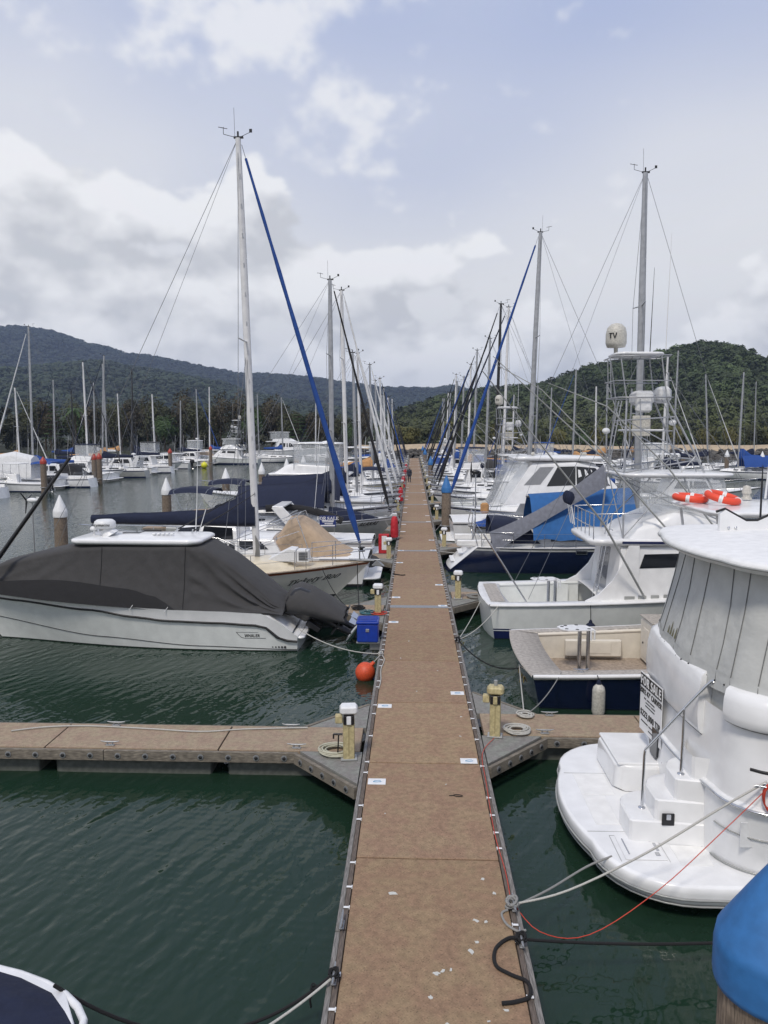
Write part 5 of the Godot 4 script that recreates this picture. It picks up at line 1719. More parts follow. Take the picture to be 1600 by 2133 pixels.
	var hb := MB.new(); hb.rbox(V(5.1, 3.19, 0.25), V(0.52, 0.03, 0.46), 0.012)
	part(t, "roof_hatch", hb, M.dark_glass)
	var lb := MB.new(); lb.rbox(V(4.75, 3.16, 0.82), V(0.62, 0.07, 0.07), 0.02)
	part(t, "light_bar", lb, M.black_plastic)
	lb = MB.new()
	for e in 5: lb.rbox(V(3.75 + e * 0.13, 3.22, -0.35), V(0.11, 0.05, 0.16), 0.02)
	part(t, "speaker_bar", lb, M.white_plastic)
	var rp := MB.new()
	rp.tube([V(5.55, 3.15, -0.35), V(5.7, 3.36, -0.35)], [0.26, 0.16], 12)
	rp.t = Transform3D(Basis(), V(5.72, 3.36, -0.35))
	rp.lathe([Vector2(0.14, 0.0), Vector2(0.29, 0.03), Vector2(0.31, 0.12), Vector2(0.29, 0.22), Vector2(0.22, 0.27), Vector2(0.0, 0.28)], Vector3.ZERO, 20)
	var dome := part(t, "radar_dome", rp, M.white_plastic)
	lettering(dome, "lettering", "Raymarine", 0.075, M.ink_black, V(5.70, 3.50, -0.345 + 0.312), Vector3.ZERO, 0, 0.2).rotation.y = PI
	dome.get_child(0).position = V(5.72, 3.5, -0.35 - 0.316)
	var gp := MB.new()
	gp.t = Transform3D(Basis(), V(6.15, 3.14, -0.1))
	gp.lathe([Vector2(0.03, 0), Vector2(0.03, 0.14), Vector2(0.11, 0.15), Vector2(0.12, 0.21), Vector2(0.07, 0.26), Vector2(0, 0.27)], Vector3.ZERO, 14)
	part(t, "gps_aerial", gp, M.white_plastic)
	for q in [[3.95, 3.15, 0.72], [3.35, 3.15, 0.3], [6.3, 3.15, 0.5]]:
		var rh := MB.new(); rh.bar(V(q[0], q[1] - 0.06, q[2]), V(q[0] - 0.03, q[1] + 0.12, q[2]), 0.03, 8); rh.rbox(V(q[0], q[1] - 0.03, q[2]), V(0.14, 0.03, 0.1), 0.01)
		part(t, "rod_holder", rh, M.stainless)
	rail(t, "outrigger", [V(3.95, 3.2, 0.72), V(2.6, 3.95, 0.7), V(1.65, 4.45, 0.6)], [0.022, 0.018, 0.008], M.black_plastic)
	rail(t, "outrigger", [V(3.35, 3.2, 0.3), V(2.3, 3.78, 0.1), V(1.35, 4.38, -0.1)], [0.022, 0.018, 0.008], M.black_plastic)
	rail(t, "aerial", [V(3.3, 3.15, 0.5), V(3.24, 4.0, 0.5), V(3.16, 6.1, 0.5)], [0.016, 0.012, 0.005], M.white_plastic)
	rail(t, "aerial", [V(3.1, 3.15, 0.1), V(2.85, 3.9, 0.05)], 0.012, M.white_plastic)
	# long dark outrigger pole leaning out to starboard and its lanyard
	rail(t, "outrigger", [V(9.1, 1.9, -1.0), V(6.45, 5.45, -0.85)], [0.07, 0.05], M.black_plastic)
	# twin motors tilted up under a canvas bag
	for z in [-0.36, 0.36]: outboard(t, V(-0.32, 0.46, z), 1.38, null, deg_to_rad(-56.0))
	var bg := MB.new()
	var br := []
	for q in [[0.48, 1.10, 0.5, 0.28], [0.32, 1.22, 0.72, 0.48], [0.02, 1.26, 0.82, 0.54], [-0.35, 1.18, 0.84, 0.50], [-0.8, 1.00, 0.82, 0.40], [-1.15, 0.86, 0.76, 0.27], [-1.28, 0.82, 0.72, 0.22]]:
		var r := PackedVector3Array()
		for e in 16:
			var a := TAU * e / 16.0
			r.append(V(q[0] + 0.03 * sin(e * 3.0), q[1] - 0.06 + q[3] * (sin(a) if sin(a) > 0 else sin(a) * 0.75) * (1.0 + 0.05 * sin(e * 2.3 + q[0] * 4.0)), q[2] * cos(a) * (1.0 + 0.04 * cos(e * 5.0))))
		br.append(r)
	loft(bg, br, true)
	part(t, "motor_cover", bg, M.grey_canvas)
	slab(t, "swim_platform", -0.22, 0.42, 1.22, 1.2, 0.44, 0.1, M.white_gelcoat, 0.12, 0.0)
	# name on the side
	var bend := func(x: float, y: float):
		var s := (1.42 - x) / 10.6
		var yy := 0.46 + y
		var p := hp(h, s, yy, 1.0)
		p.z = -p.z
		return [V(p.x, p.y, -p.z) * V(1, 1, -1), V(0, 0.05, -1)]
	part(t, "lettering", text_mesh("WHALER", 0.085, 0.004, 0, 0.15, bend), M.ink_black)
	var lo := MB.new()
	var lpts := []
	for q in [[-0.48, 0.10], [-0.42, 0.02], [-0.34, -0.055], [-0.25, -0.075], [0.42, -0.075]]: lpts.append(bend.call(q[0], q[1])[0] + V(0, 0, -0.004))
	lo.tube(lpts, 0.006, 4)
	var lp2 := []
	for q in [[-0.48, 0.10], [-0.1, 0.098], [0.2, 0.092]]: lp2.append(bend.call(q[0], q[1])[0] + V(0, 0, -0.004))
	lo.tube(lp2, 0.004, 4)
	part(t, "emblem_line", lo, M.ink_black)
	for q in 5:
		var d := MB.new()
		var p: Vector3 = bend.call(0.62 + 0.10 * q, -0.33 + 0.0)[0]
		d.t = Transform3D(Basis(Vector3.RIGHT, PI / 2), p + V(0, 0, 0.006))
		d.lathe([Vector2(0.018 + 0.004 * q, 0.0), Vector2(0.018 + 0.004 * q, -0.02)], Vector3.ZERO, 10, true)
		part(t, "outlet", d, M.black_rubber)

func cream_yacht() -> void:
	var h := {"L": 12.2, "B": 3.35, "fs": 1.0, "fb": 1.48, "rake": 1.5, "stem": 1.1, "tr": -0.3, "bt": 0.5, "sm": 0.45, "pw": 2.0, "wb": 0.45, "wm": 0.88, "flare": 1.3, "sag": 0.12}
	var t := thing("sailing_yacht", "cream sailing yacht with red sheer stripe, white mast and blue furled headsail", "yacht", V(-13.75, 0, -28.05), 0.0)
	hull(t, h, M.ivory_gelcoat, {"stripe": M.antifoul_black, "stripe_y": 0.22, "cove": M.rust_stripe, "cove_u": 0.03, "cove_d": 0.13, "rail_mat": M.teak, "rail_r": 0.035, "bottom": M.antifoul_black})
	deck(t, h, M.cream_gelcoat)
	var st := [[3.0, 3.1, 1.1, 0.95, 0.98, 1.62], [6.0, 6.0, 1.15, 1.0, 1.0, 1.55], [8.6, 8.3, 0.95, 0.8, 1.1, 1.55], [9.6, 9.2, 0.6, 0.45, 1.2, 1.4]]
	house(t, "cabin", st, M.cream_gelcoat, 0.07, 0.1)
	for a in [[0.15, 0.45], [0.55, 0.85], [1.1, 1.35], [1.55, 1.85]]: side_window(t, st, a[0], a[1], 0.35, 0.7, M.dark_glass)
	for x in [8.0, 9.0]:   # portlights low in the topsides
		var p := MB.new()
		var s: float = x / 12.2
		var y := sheer(h, s) - 0.30
		pane_from([hp(h, s, y, 1.0), hp(h, s + 0.038, y + 0.01, 1.0), hp(h, s + 0.038, y + 0.12, 1.0), hp(h, s, y + 0.11, 1.0)], V(0, 0, 1), p)
		if x < 8.5: part(t, "portlight", p, M.dark_glass)
	var ac := MB.new(); ac.rbox(V(9.75, 1.68, 0.15), V(0.46, 0.46, 0.5), 0.03)   # air conditioner on the foredeck hatch
	var acn := part(t, "air_conditioner", ac, M.white_plastic)
	var gr := MB.new()
	gr.rbox(V(9.77, 1.68, 0.405), V(0.34, 0.32, 0.02), 0.01)
	part(acn, "grille", gr, M.aluminium)
	for e in 5:
		var sl := MB.new(); sl.box(V(9.77, 1.56 + 0.06 * e, 0.42), V(0.3, 0.014, 0.012))
		part(acn, "slat", sl, M.black_plastic)
	var ramp := MB.new()
	ramp.prism(PackedVector2Array([Vector2(8.35, 1.5), Vector2(9.5, 1.45), Vector2(9.5, 1.92), Vector2(9.25, 1.95)]), -0.35, 0.4, 0.02)
	part(t, "hatch_duct", ramp, M.white_plastic)
	var c := {"mx": 8.0, "mh": 16.4, "mast_foot": 1.45, "rake_aft": 0.42, "mast_r": 0.098, "mast_mat": M.white_spar, "spreaders": [0.53], "near": true, "furl": M.bright_blue_canvas, "furl_r": 0.105, "boom": 6.15, "boom_y": 2.86, "boom_up": 0.10, "cover": M.navy_canvas, "cover_h": 0.92, "wire": 0.010}
	rig(t, h, c)
	for q in 12:   # folding mast steps
		var f := 0.16 + q * 0.068
		var p := V(8.0, 1.45, 0).lerp(V(7.58, 16.4, 0), f)
		var s := MB.new()
		s.tube([p + V(0.02, 0, 0.09), p + V(0.03, 0.14, 0.17), p + V(0.02, 0.17, 0.09)], 0.013, 4)
		part(t, "mast_step", s, M.white_spar)
	var wp := MB.new()   # halyard bundle and winches low on the mast
	for q in 7: wp.tube([V(7.98 + 0.025 * q, 2.4 - 0.05 * q, 0.13), V(8.0 + 0.02 * q, 1.9, 0.16), V(7.95 + 0.03 * q, 1.55, 0.14)], 0.014, 5)
	part(t, "halyard_coil", wp, M.rope_grey)
	lifelines(t, h, 0.1, 0.80, 6, 0.66)
	pulpit(t, h, 0.83, 0.72)
	pushpit(t, h)
	var nm := func(x: float, y: float):
		var s := (10.72 + x) / 12.2
		var p := hp(h, s, sheer(h, s) - 0.47 + y + 0.06 * x, 1.0)
		var a := hp(h, s + 0.01, p.y, 1.0)
		var n := V(0, 1, 0).cross(p - a).normalized()
		if n.z < 0: n = -n
		return [p, n]
	part(t, "name_lettering", text_mesh("Tickety Boo", 0.205, 0.004, 1, 0.28, nm), M.ink_black)
	var an := MB.new()
	an.bar(V(11.4, 1.52, 0.0), V(12.55, 1.5, 0.0), 0.035); an.prism(PackedVector2Array([Vector2(12.45, 1.5), Vector2(12.7, 1.28), Vector2(12.25, 1.30)]), -0.14, 0.14, 0.01)
	an.rbox(V(11.9, 1.5, 0.1), V(0.9, 0.05, 0.16), 0.02)
	part(t, "bow_roller", an, M.galvanised)
	var pole := MB.new(); pole.tube([V(11.7, 1.55, 0.3), V(10.4, 1.62, 0.75)], 0.03, 6)
	part(t, "boat_hook", pole, M.aluminium)

func beige_cruiser() -> void:
	# white boat with its stern to the walkway, beige cockpit canvas on a steel frame
	var h := {"L": 12.0, "B": 3.5, "fs": 1.15, "fb": 1.6, "tr": -0.25, "rake": 1.7}
	var t := cruiser({"h": h, "label": "white cruiser with beige cockpit canvas and round solar topped windscreen, stern to the walkway", "at": V(-2.05, 0, -31.9), "turn": PI, "style": "none", "house_h": 0.75, "stripe": M.antifoul_black, "rail": M.aluminium, "aerials": 0})
	var y0 := 1.12
	# rounded windscreen roof with dark panels
	var ds := [[5.0, 5.1, 1.35, 1.2, y0 + 0.6, y0 + 1.35], [6.6, 6.4, 1.35, 1.15, y0 + 0.6, y0 + 1.45], [8.2, 7.3, 1.2, 0.9, y0 + 0.6, y0 + 1.3]]
	house(t, "windscreen_roof", ds, M.white_gelcoat, 0.1, 0.25)
	for q in 3:
		var p := MB.new()
		p.rbox(V(5.4 + q * 0.72, y0 + 1.49 - 0.02 * q, 0.32), V(0.62, 0.03, 0.9), 0.01)
		part(t, "solar_panel", p, M.solar)
	side_window(t, ds, 0.1, 0.95, 0.2, 0.8, M.dark_glass); side_window(t, ds, 1.05, 1.9, 0.2, 0.8, M.dark_glass)
	# canvas wedge
	var rows := []
	for q in [[0.45, 0.10, 1.0], [0.95, 0.38, 1.15], [1.5, 0.82, 1.25], [2.1, 1.34, 1.28], [2.6, 1.62, 1.22], [3.0, 1.58, 1.15], [3.5, 0.8, 1.2]]:
		var r := PackedVector3Array()
		for e in 13:
			var a := PI * e / 12.0
			r.append(V(q[0] + 0.04 * sin(e * 2.1), y0 - 0.05 + q[1] * pow(sin(a), 0.5) * (1.0 + 0.03 * sin(e * 3.0 + q[0] * 5.0)), q[2] * signf(cos(a)) * pow(absf(cos(a)), 0.55)))
		rows.append(r)
	var cv := MB.new(); cv.grid(rows)
	part(t, "cockpit_canvas", cv, M.beige_canvas)
	for s in [-1.0, 1.0]:
		rail(t, "canvas_frame", [V(2.0, y0, 1.4 * s), V(2.6, y0 + 1.68, 1.28 * s)], 0.018)
		rail(t, "canvas_frame", [V(2.6, y0 + 1.68, 1.28 * s), V(5.8, y0 + 0.5, 1.42 * s)], 0.018)
		rail(t, "canvas_frame", [V(2.5, y0 + 1.1, 1.34 * s), V(4.9, y0 + 0.3, 1.45 * s)], 0.014)
	for x in [2.6, 2.95]: rail(t, "canvas_frame", [V(x, y0 + 1.68, -1.28), V(x, y0 + 1.74, 0), V(x, y0 + 1.68, 1.28)], 0.018)
	# stern: covered tender motor on the platform
	var mc := MB.new(); mc.ellipsoid(V(-0.2, 0.86, -0.3), V(0.5, 0.28, 0.26), 14, 8)
	part(t, "motor_cover", mc, M.grey_canvas)
	for z in [-1.45]:
		for q in 2:
			var o := MB.new()
			o.t = Transform3D(Basis(Vector3.RIGHT, PI / 2), V(9.6 - 1.6 * q, 0.72, z + 0.12 * q))
			o.lathe([Vector2(0.0, -0.05), Vector2(0.2, -0.05), Vector2(0.22, -0.02), Vector2(0.22, 0.2)], Vector3.ZERO, 18)
			var pn := part(t, "portlight", o, M.dark_glass)
			pn.scale = V(1.0, 0.55, 1.0); pn.position.y = 0.33

func sale_cruiser() -> void:
	var h := {"L": 9.6, "B": 3.2, "fs": 1.0, "fb": 1.45}
	var t := cruiser({"h": h, "label": "white sports cruiser with leaning radar arch, grey rolled canvas and a blue for sale sign", "at": V(-2.1, 0, -37.9), "turn": PI, "style": "express", "aerials": 1, "stripe": M.antifoul_black, "rail": M.grey_gelcoat})
	for s in [-1.0, 1.0]:
		var ab := MB.new()
		ab.t = Transform3D(Basis(), V(0, 0, s * 1.34 - 0.06))
		ab.prism(PackedVector2Array([Vector2(2.5, 0.95), Vector2(3.3, 0.95), Vector2(4.65, 2.55), Vector2(4.1, 2.6)]), 0.0, 0.12, 0.02)
		part(t, "arch_leg", ab, M.white_gelcoat)
	var at := MB.new(); at.rbox(V(4.36, 2.6, 0), V(0.55, 0.1, 2.8), 0.04)
	part(t, "arch_top", at, M.white_gelcoat)
	var rc := MB.new()
	rc.tube(curve([V(5.4, 2.3, 1.05), V(4.3, 2.33, 1.25), V(3.2, 2.2, 1.3), V(2.0, 1.85, 1.3), V(1.5, 1.65, 1.28)], 3), 0.19, 10)
	part(t, "rolled_canvas", rc, M.charcoal_canvas)
	var sg := Node3D.new(); sg.name = "sale_sign"; t.add_child(sg)
	var sb := MB.new(); sb.rbox(V(0, 0, 0), V(0.78, 0.54, 0.03), 0.005)
	part(sg, "board", sb, M.sign_blue)
	lettering(sg, "lettering", "FOR SALE", 0.15, M.sign_white, V(0, 0.14, 0.018), Vector3.ZERO, 1)
	for q in [[-0.13, 0.03, 0.3, 0.045], [0.16, 0.02, 0.26, 0.045], [0.0, -0.03, 0.52, 0.03], [-0.1, -0.115, 0.1, 0.045], [0.1, -0.12, 0.28, 0.045], [0.0, -0.205, 0.68, 0.06]]: small_print(sg, q, M.sign_white, 0.018)
	sg.rotation.y = PI; sg.position = V(1.95, 1.95, -1.45)
	for x in [1.65, 2.25]: line(t, "sign_cord", V(x, 1.3, -1.42), V(x, 2.2, -1.42), 0.01, M.rope_white)

func grey_yacht() -> void:
	var t := yacht({"h": {"L": 12.6, "B": 3.7, "fs": 1.15, "fb": 1.55, "rake": 1.3}, "label": "grey hulled sailing yacht with navy covers and a dark furled headsail", "at": V(-13.6, 0, -42.4), "hull": M.grey_gelcoat, "cove": M.white_gelcoat, "stripe": M.white_gelcoat, "deck": M.deck_white, "mx": 9.15, "mh": 14.3, "rake_aft": 0.05, "mast_mat": M.aluminium, "mast_r": 0.1, "spreaders": [0.36, 0.68], "near": true,
		"boom": 5.2, "boom_y": 2.95, "cover": M.navy_canvas, "cover_h": 0.9, "furl": M.charcoal_canvas, "furl_r": 0.085, "hood": M.navy_canvas, "bim": M.navy_canvas, "tent": M.navy_canvas, "tent_drop": 0.95})
	var h := {"L": 12.6, "B": 3.7, "fs": 1.15, "fb": 1.55, "rake": 1.3, "tr": 0.25, "bt": 0.66, "sm": 0.42, "pw": 2.1, "wb": 0.6, "wm": 0.9, "flare": 1.7}
	var nm := func(x: float, y: float):
		var s := (11.35 + x) / 12.6
		var p := hp(h, s, sheer(h, s) - 0.26 + y, 1.0)
		return [p, V(0.3, 0, 0.95)]
	part(t, "name_lettering", text_mesh("ALAKAI", 0.2, 0.004, 0, 0.25, nm), M.ink_black)
	var fc := MB.new()   # navy canvas over the foredeck
	var rows := []
	for q in [[9.0, 0.75, 0.95], [9.8, 0.62, 0.8], [10.8, 0.40, 0.5], [11.7, 0.12, 0.2]]:
		var r := PackedVector3Array()
		for e in 9: r.append(V(q[0], 1.36 + q[1] * sin(PI * e / 8.0), q[2] * cos(PI * e / 8.0)))
		rows.append(r)
	fc.grid(rows); fc.fan(rows[0])
	part(t, "foredeck_cover", fc, M.navy_canvas)

func moored_tender() -> void:
	# rounded stern of a small boat under a blue cover in the nearest berth
	var t := thing("covered_tender", "small white boat under a dark blue cover moored beside the near walkway", "dinghy", V(-6.95, 0, -5.8), deg_to_rad(0))
	var rows := []
	for q in 13:
		var x := q / 12.0 * 4.2
		var w := 1.05 * sqrt(maxf(0.0, 1.0 - pow(x / 4.2, 3.2))) + 0.03
		var r := PackedVector3Array()
		for e in 9:
			var f := e / 8.0
			r.append(V(x, lerpf(-0.3, 1.15, f), -w * (0.72 + 0.28 * sin(f * PI * 0.5))))
		for e in 9:
			var f := 1.0 - e / 8.0
			r.append(V(x, lerpf(-0.3, 1.15, f), w * (0.72 + 0.28 * sin(f * PI * 0.5))))
		rows.append(r)
	var hb := MB.new(); loft(hb, rows)
	part(t, "hull", hb, M.white_gelcoat)
	var cr := []
	for q in 12:
		var x := q / 11.0 * 4.1
		var w := 1.05 * sqrt(maxf(0.0, 1.0 - pow(x / 4.16, 3.2))) + 0.02
		var r := PackedVector3Array()
		for e in 13:
			var a := PI * e / 12.0
			r.append(V(x, 1.08 + 0.36 * sin(a) * minf(1.0, w), w * cos(a) * 0.985))
		cr.append(r)
	var cv := MB.new(); cv.grid(cr); cv.fan(cr[0]); cv.fan(cr[-1])
	part(t, "cover", cv, M.navy_canvas)
	var rb := MB.new()
	var pts := []
	for q in 25:
		var f := q / 24.0 * 2.0 - 1.0
		var x := 4.22 * (1.0 - pow(absf(f), 2.2))
		pts.append(V(x, 1.12, signf(f) * (1.05 * sqrt(maxf(0.0, 1.0 - pow(x / 4.2, 3.2))) + 0.04)))
	rb.tube(pts, 0.035, 8)
	part(t, "gunwale", rb, M.white_plastic)
	var cl := part(t, "cleat", cleat_mesh(), M.stainless)
	cl.position = V(4.1, 1.17, 0.0)

# outline of the motor yacht's after body at one level: from the near side, round the stern, to the far side
func stern_ring(x0: float, w: float, rc: float, bow_x: float, y: float, camber := 0.12) -> PackedVector3Array:
	var r := PackedVector3Array()
	for i in 7: r.append(V(lerpf(bow_x, x0 + rc, i / 6.0), y, w))
	for i in 7:
		var a := PI / 2 * (i + 1) / 8.0
		r.append(V(x0 + rc - rc * sin(a), y, w - rc + rc * cos(a)))
	for i in 13:
		var f := 1.0 - 2.0 * i / 12.0
		r.append(V(x0 - camber * (1.0 - f * f), y, (w - rc) * f))
	for i in 7:
		var a := PI / 2 * (7 - i) / 8.0
		r.append(V(x0 + rc - rc * sin(a), y, -(w - rc + rc * cos(a))))
	for i in 7: r.append(V(lerpf(x0 + rc, bow_x, i / 6.0), y, -w))
	return r

func sale_motor_yacht() -> void:
	var t := thing("motor_yacht", "big white motor yacht with grey curtained aft deck and a for sale board", "motorboat", V(2.5, 0, -11.55), 0.0)
	# hull sides and stern, level by level: [y, x of the stern, half width, corner radius]
	var lv := [[-0.3, 1.75, 1.85, 0.8], [0.02, 1.62, 1.98, 0.8], [0.5, 1.5, 2.06, 0.75], [1.0, 1.5, 2.14, 0.72], [1.36, 1.52, 2.2, 0.7], [1.48, 1.54, 2.22, 0.7], [1.56, 1.56, 2.2, 0.68], [1.95, 1.60, 2.14, 0.66], [2.2, 1.62, 2.12, 0.66], [2.46, 1.63, 2.11, 0.66]]
	var rows := []
	for l in lv: rows.append(stern_ring(l[1], l[2], l[3], 9.0, l[0]))
	var hb := MB.new(); hb.grid(rows)
	part(t, "hull", hb, M.white_gelcoat)
	var hh := {"L": 7.0, "B": 4.4, "fs": 1.95, "fb": 2.4, "x0": 0.0, "tr": 0.0, "bt": 1.0, "sm": 0.1, "pw": 2.4, "wb": 0.4, "wm": 0.93, "flare": 0.9}
	var fb := hull_band(hh, func(_s): return -0.3, func(s): return sheer(hh, s), 0.0, 7, 20)
	var fo := part(t, "bow", fb, M.white_gelcoat); fo.position.x = 9.0
	var rr := MB.new()
	rr.tube(stern_ring(1.53, 2.225, 0.7, 9.0, 1.42), 0.05, 8)
	part(t, "rub_rail", rr, M.white_plastic)
	var ri := MB.new()
	ri.tube(stern_ring(1.49, 2.262, 0.7, 9.0, 1.42), 0.02, 6)
	part(t, "rub_rail_insert", ri, M.stainless)
	# upper coaming that bulges out, with a gate gap on the near quarter
	var up := [[1.97, 1.605, 2.135, 0.66], [2.00, 1.565, 2.17, 0.67], [2.07, 1.535, 2.20, 0.69], [2.25, 1.52, 2.215, 0.70], [2.58, 1.535, 2.20, 0.71], [2.80, 1.575, 2.165, 0.71], [2.86, 1.66, 2.08, 0.7], [2.86, 1.9, 1.86, 0.6]]
	var ur := []
	for l in up: ur.append(stern_ring(l[1], l[2], l[3], 9.0, l[0]))
	var cm := MB.new()
	var gap0 := 13; var gap1 := 16
	var pa := []; var pb := []
	for i in ur.size():
		var r: PackedVector3Array = ur[i].slice(0, gap0 + 1)
		for e in r.size(): r[e].y = lerpf(2.40, 2.86, (r[e].y - 1.97) / 0.89)   # the near side is cut higher
		pa.append(r); pb.append(ur[i].slice(gap1, ur[i].size()))
	cm.grid(pa)
	part(t, "coaming", cm, M.white_gelcoat)
	cm = MB.new(); cm.grid(pb)
	part(t, "coaming", cm, M.white_gelcoat)
	for side in 2:   # dark joint where the coaming sits on the hull
		var jl := MB.new()
		var src: PackedVector3Array = (pa if side == 0 else pb)[0]
		var jp := []
		for p in src: jp.append(p + V(p.x - 4.0, 0, p.z).normalized() * 0.006 + V(0, -0.004, 0))
		jl.tube(jp, 0.007, 4)
		part(t, "joint_line", jl, M.seam_grey)
	for q in [[1.50, 1.02, -0.2], [1.50, 0.78, -0.15], [1.51, 1.2, -1.3]]:   # drains and fittings with a little stain below
		var ft := MB.new(); ft.ellipsoid(V(q[0] - 0.10, q[1], q[2]), V(0.02, 0.035, 0.035), 10, 6)
		part(t, "drain_fitting", ft, M.stainless)
	for gi in [gap0, gap1]:   # returns of the coaming at the gate
		var q := MB.new()
		var a := []; 
		for i in ur.size():
			var p: Vector3 = pa[i][-1] if gi == gap0 else pb[i][0]
			a.append(PackedVector3Array([p, p + V(0.34, 0, -0.10)]))
		q.grid(a)
		part(t, "gate_post", q, M.white_gelcoat)
	var gd := MB.new()
	gd.grid([PackedVector3Array([ur[0][gap0] + V(0.07, 0.0, -0.04), ur[0][gap1] + V(0.07, 0.0, 0.0)]), PackedVector3Array([ur[6][gap0] + V(0.10, 0, -0.03), ur[6][gap1] + V(0.10, 0, 0.0)])])
	part(t, "gate", gd, M.pale_grey_canvas)
	var sl := MB.new()
	sl.grid([ur[0].slice(gap0, gap1 + 1), stern_ring(1.95, 1.92, 0.6, 9.0, 1.97).slice(gap0, gap1 + 1)])
	part(t, "gate_sill", sl, M.white_gelcoat)
	var iw := MB.new()
	iw.grid([stern_ring(1.95, 1.92, 0.6, 9.0, 1.9), stern_ring(1.95, 1.9, 0.6, 9.0, 2.82), stern_ring(2.4, 1.4, 0.5, 9.0, 2.84)])
	part(t, "inner_coaming", iw, M.white_gelcoat)
	deck_plate(t, 1.95, 9.0, 1.9, 1.97)
	# canvas aft-deck enclosure
	var er := []
	var ev := [[2.80, 1.66, 2.10, 0.70], [2.95, 1.68, 2.07, 0.70], [3.3, 1.76, 2.02, 0.70], [3.8, 1.86, 1.96, 0.72], [4.2, 1.92, 1.91, 0.74], [4.44, 1.95, 1.89, 0.75]]
	for l in ev:
		var g := stern_ring(l[1], l[2], l[3], 6.0, l[0], 0.16)
		for i in g.size():
			var k := 0.018 * sin(i * 1.1 + l[0] * 2.0)
			g[i] += V(-k, 0, 0) if i > 12 and i < 28 else V(0, 0, k * signf(g[i].z))
		er.append(g)
	var em := MB.new(); em.grid(er)
	var enc := part(t, "deck_curtain", em, M.pale_grey_canvas)
	for gi in [3, 7, 10, 13, 15, 18, 21, 24, 27]:
		var s := MB.new()
		var pts := []
		for r in er:
			var nn: Vector3 = V(r[gi].x - 3.2, 0, r[gi].z).normalized()
			pts.append(r[gi] + nn * 0.008)
		s.tube(pts, 0.007, 5)
		part(enc, "seam", s, M.seam_grey)
	var hem := MB.new()
	var a2 := PackedVector3Array(); var b2 := PackedVector3Array()
	for i in er[0].size():
		var nn: Vector3 = V(er[0][i].x - 3.2, 0, er[0][i].z).normalized()
		a2.append(er[0][i] + nn * 0.02 + V(0, -0.10 - 0.02 * sin(i * 1.3), 0)); b2.append(er[1][i] + nn * 0.016)
	hem.grid([a2, b2])
	part(enc, "hem", hem, M.pale_grey_canvas)
	for i in range(4, 30):
		var sn := MB.new()
		var p: Vector3 = a2[i].lerp(b2[i], 0.45)
		sn.ellipsoid(p + V(p.x - 3.2, 0, p.z).normalized() * 0.008, V(0.014, 0.014, 0.014), 6, 4)
		part(enc, "press_stud", sn, M.black_plastic)
		if i % 2 == 0:
			sn = MB.new()
			p = er[5][i].lerp(er[4][i], 0.25)
			sn.ellipsoid(p + V(p.x - 3.2, 0, p.z).normalized() * 0.012, V(0.02, 0.02, 0.02), 6, 4)
			part(enc, "press_stud", sn, M.black_plastic)
	# mildew on the far stern panel
	for q in [[21.3, 3.02, 0.16], [21.9, 2.98, 0.12], [22.4, 3.04, 0.2], [22.9, 3.0, 0.12]]:
		var s := MB.new()
		var i := int(q[0]); var f: float = q[0] - i
		var p0: Vector3 = er[1][i].lerp(er[1][i + 1], f); var p1: Vector3 = er[2][i].lerp(er[2][i + 1], f)
		var c0 := p0.lerp(p1, 0.1) + V(-0.012, 0, 0); var c1 := p0.lerp(p1, 0.1 + q[2] * 3.0) + V(-0.012, 0, 0)
		s.quad(c0 + V(0, 0, 0.03), c0 - V(0, 0, 0.03), c1 - V(0, 0, 0.008), c1 + V(0, 0, 0.008))
		part(enc, "mildew_streak", s, M.stain)
	# hardtop with fittings
	var hr := []
	for l in [[4.40, 1.95, 1.95, 0.8], [4.36, 1.72, 2.2, 1.0], [4.42, 1.60, 2.32, 1.05], [4.48, 1.60, 2.33, 1.05], [4.53, 1.64, 2.29, 1.05], [4.56, 1.9, 2.0, 0.9], [4.60, 2.8, 1.1, 0.5], [4.61, 3.2, 0.5, 0.3]]:
		hr.append(stern_ring(l[1], l[2], l[3], 6.6, l[0], 0.2))
	var hm := MB.new(); hm.grid(hr)
	var ht := part(t, "hardtop", hm, M.deck_white)
	var hrim := MB.new(); hrim.tube(stern_ring(1.60, 2.325, 1.05, 6.6, 4.45, 0.2), 0.018, 6)
	part(ht, "trim", hrim, M.grey_gelcoat)
	for q in [[2.95, -1.05, 0.9], [3.2, 0.25, 0.9]]:   # cradle boards for the mast
		var cb := MB.new()
		cb.t = Transform3D(Basis(Vector3.UP, deg_to_rad(8)), V(q[0], 4.56, q[1]))
		cb.prism(PackedVector2Array([Vector2(-0.55, 0.0), Vector2(0.62, 0.0), Vector2(0.62, 0.30), Vector2(0.5, 0.34), Vector2(0.1, 0.17), Vector2(-0.1, 0.17), Vector2(-0.46, 0.36), Vector2(-0.55, 0.30)]), -0.03, 0.03, 0.008)
		var cn := part(ht, "cradle", cb, M.white_gelcoat)
		var ru := MB.new()
		ru.t = cb.t
		if q[1] < 0:
			ru.tube([V(-0.6, 0.33, 0), V(-0.46, 0.375, 0), V(-0.1, 0.185, 0), V(0.1, 0.185, 0), V(0.5, 0.355, 0), V(0.72, 0.35, 0)], 0.022, 6)
			part(cn, "rubber_edge", ru, M.black_rubber)
		var bo := MB.new()
		bo.t = cb.t
		for x in [-0.4, -0.28]: bo.ellipsoid(V(x, 0.07, 0.035), V(0.025, 0.025, 0.015), 8, 5)
		part(cn, "bolt", bo, M.stainless)
	rail(ht, "lifting_loop", [V(2.95, 4.55, 1.45), V(2.95, 4.66, 1.45), V(3.0, 4.68, 1.45), V(3.05, 4.66, 1.45), V(3.05, 4.55, 1.45)], 0.012, M.black_plastic)
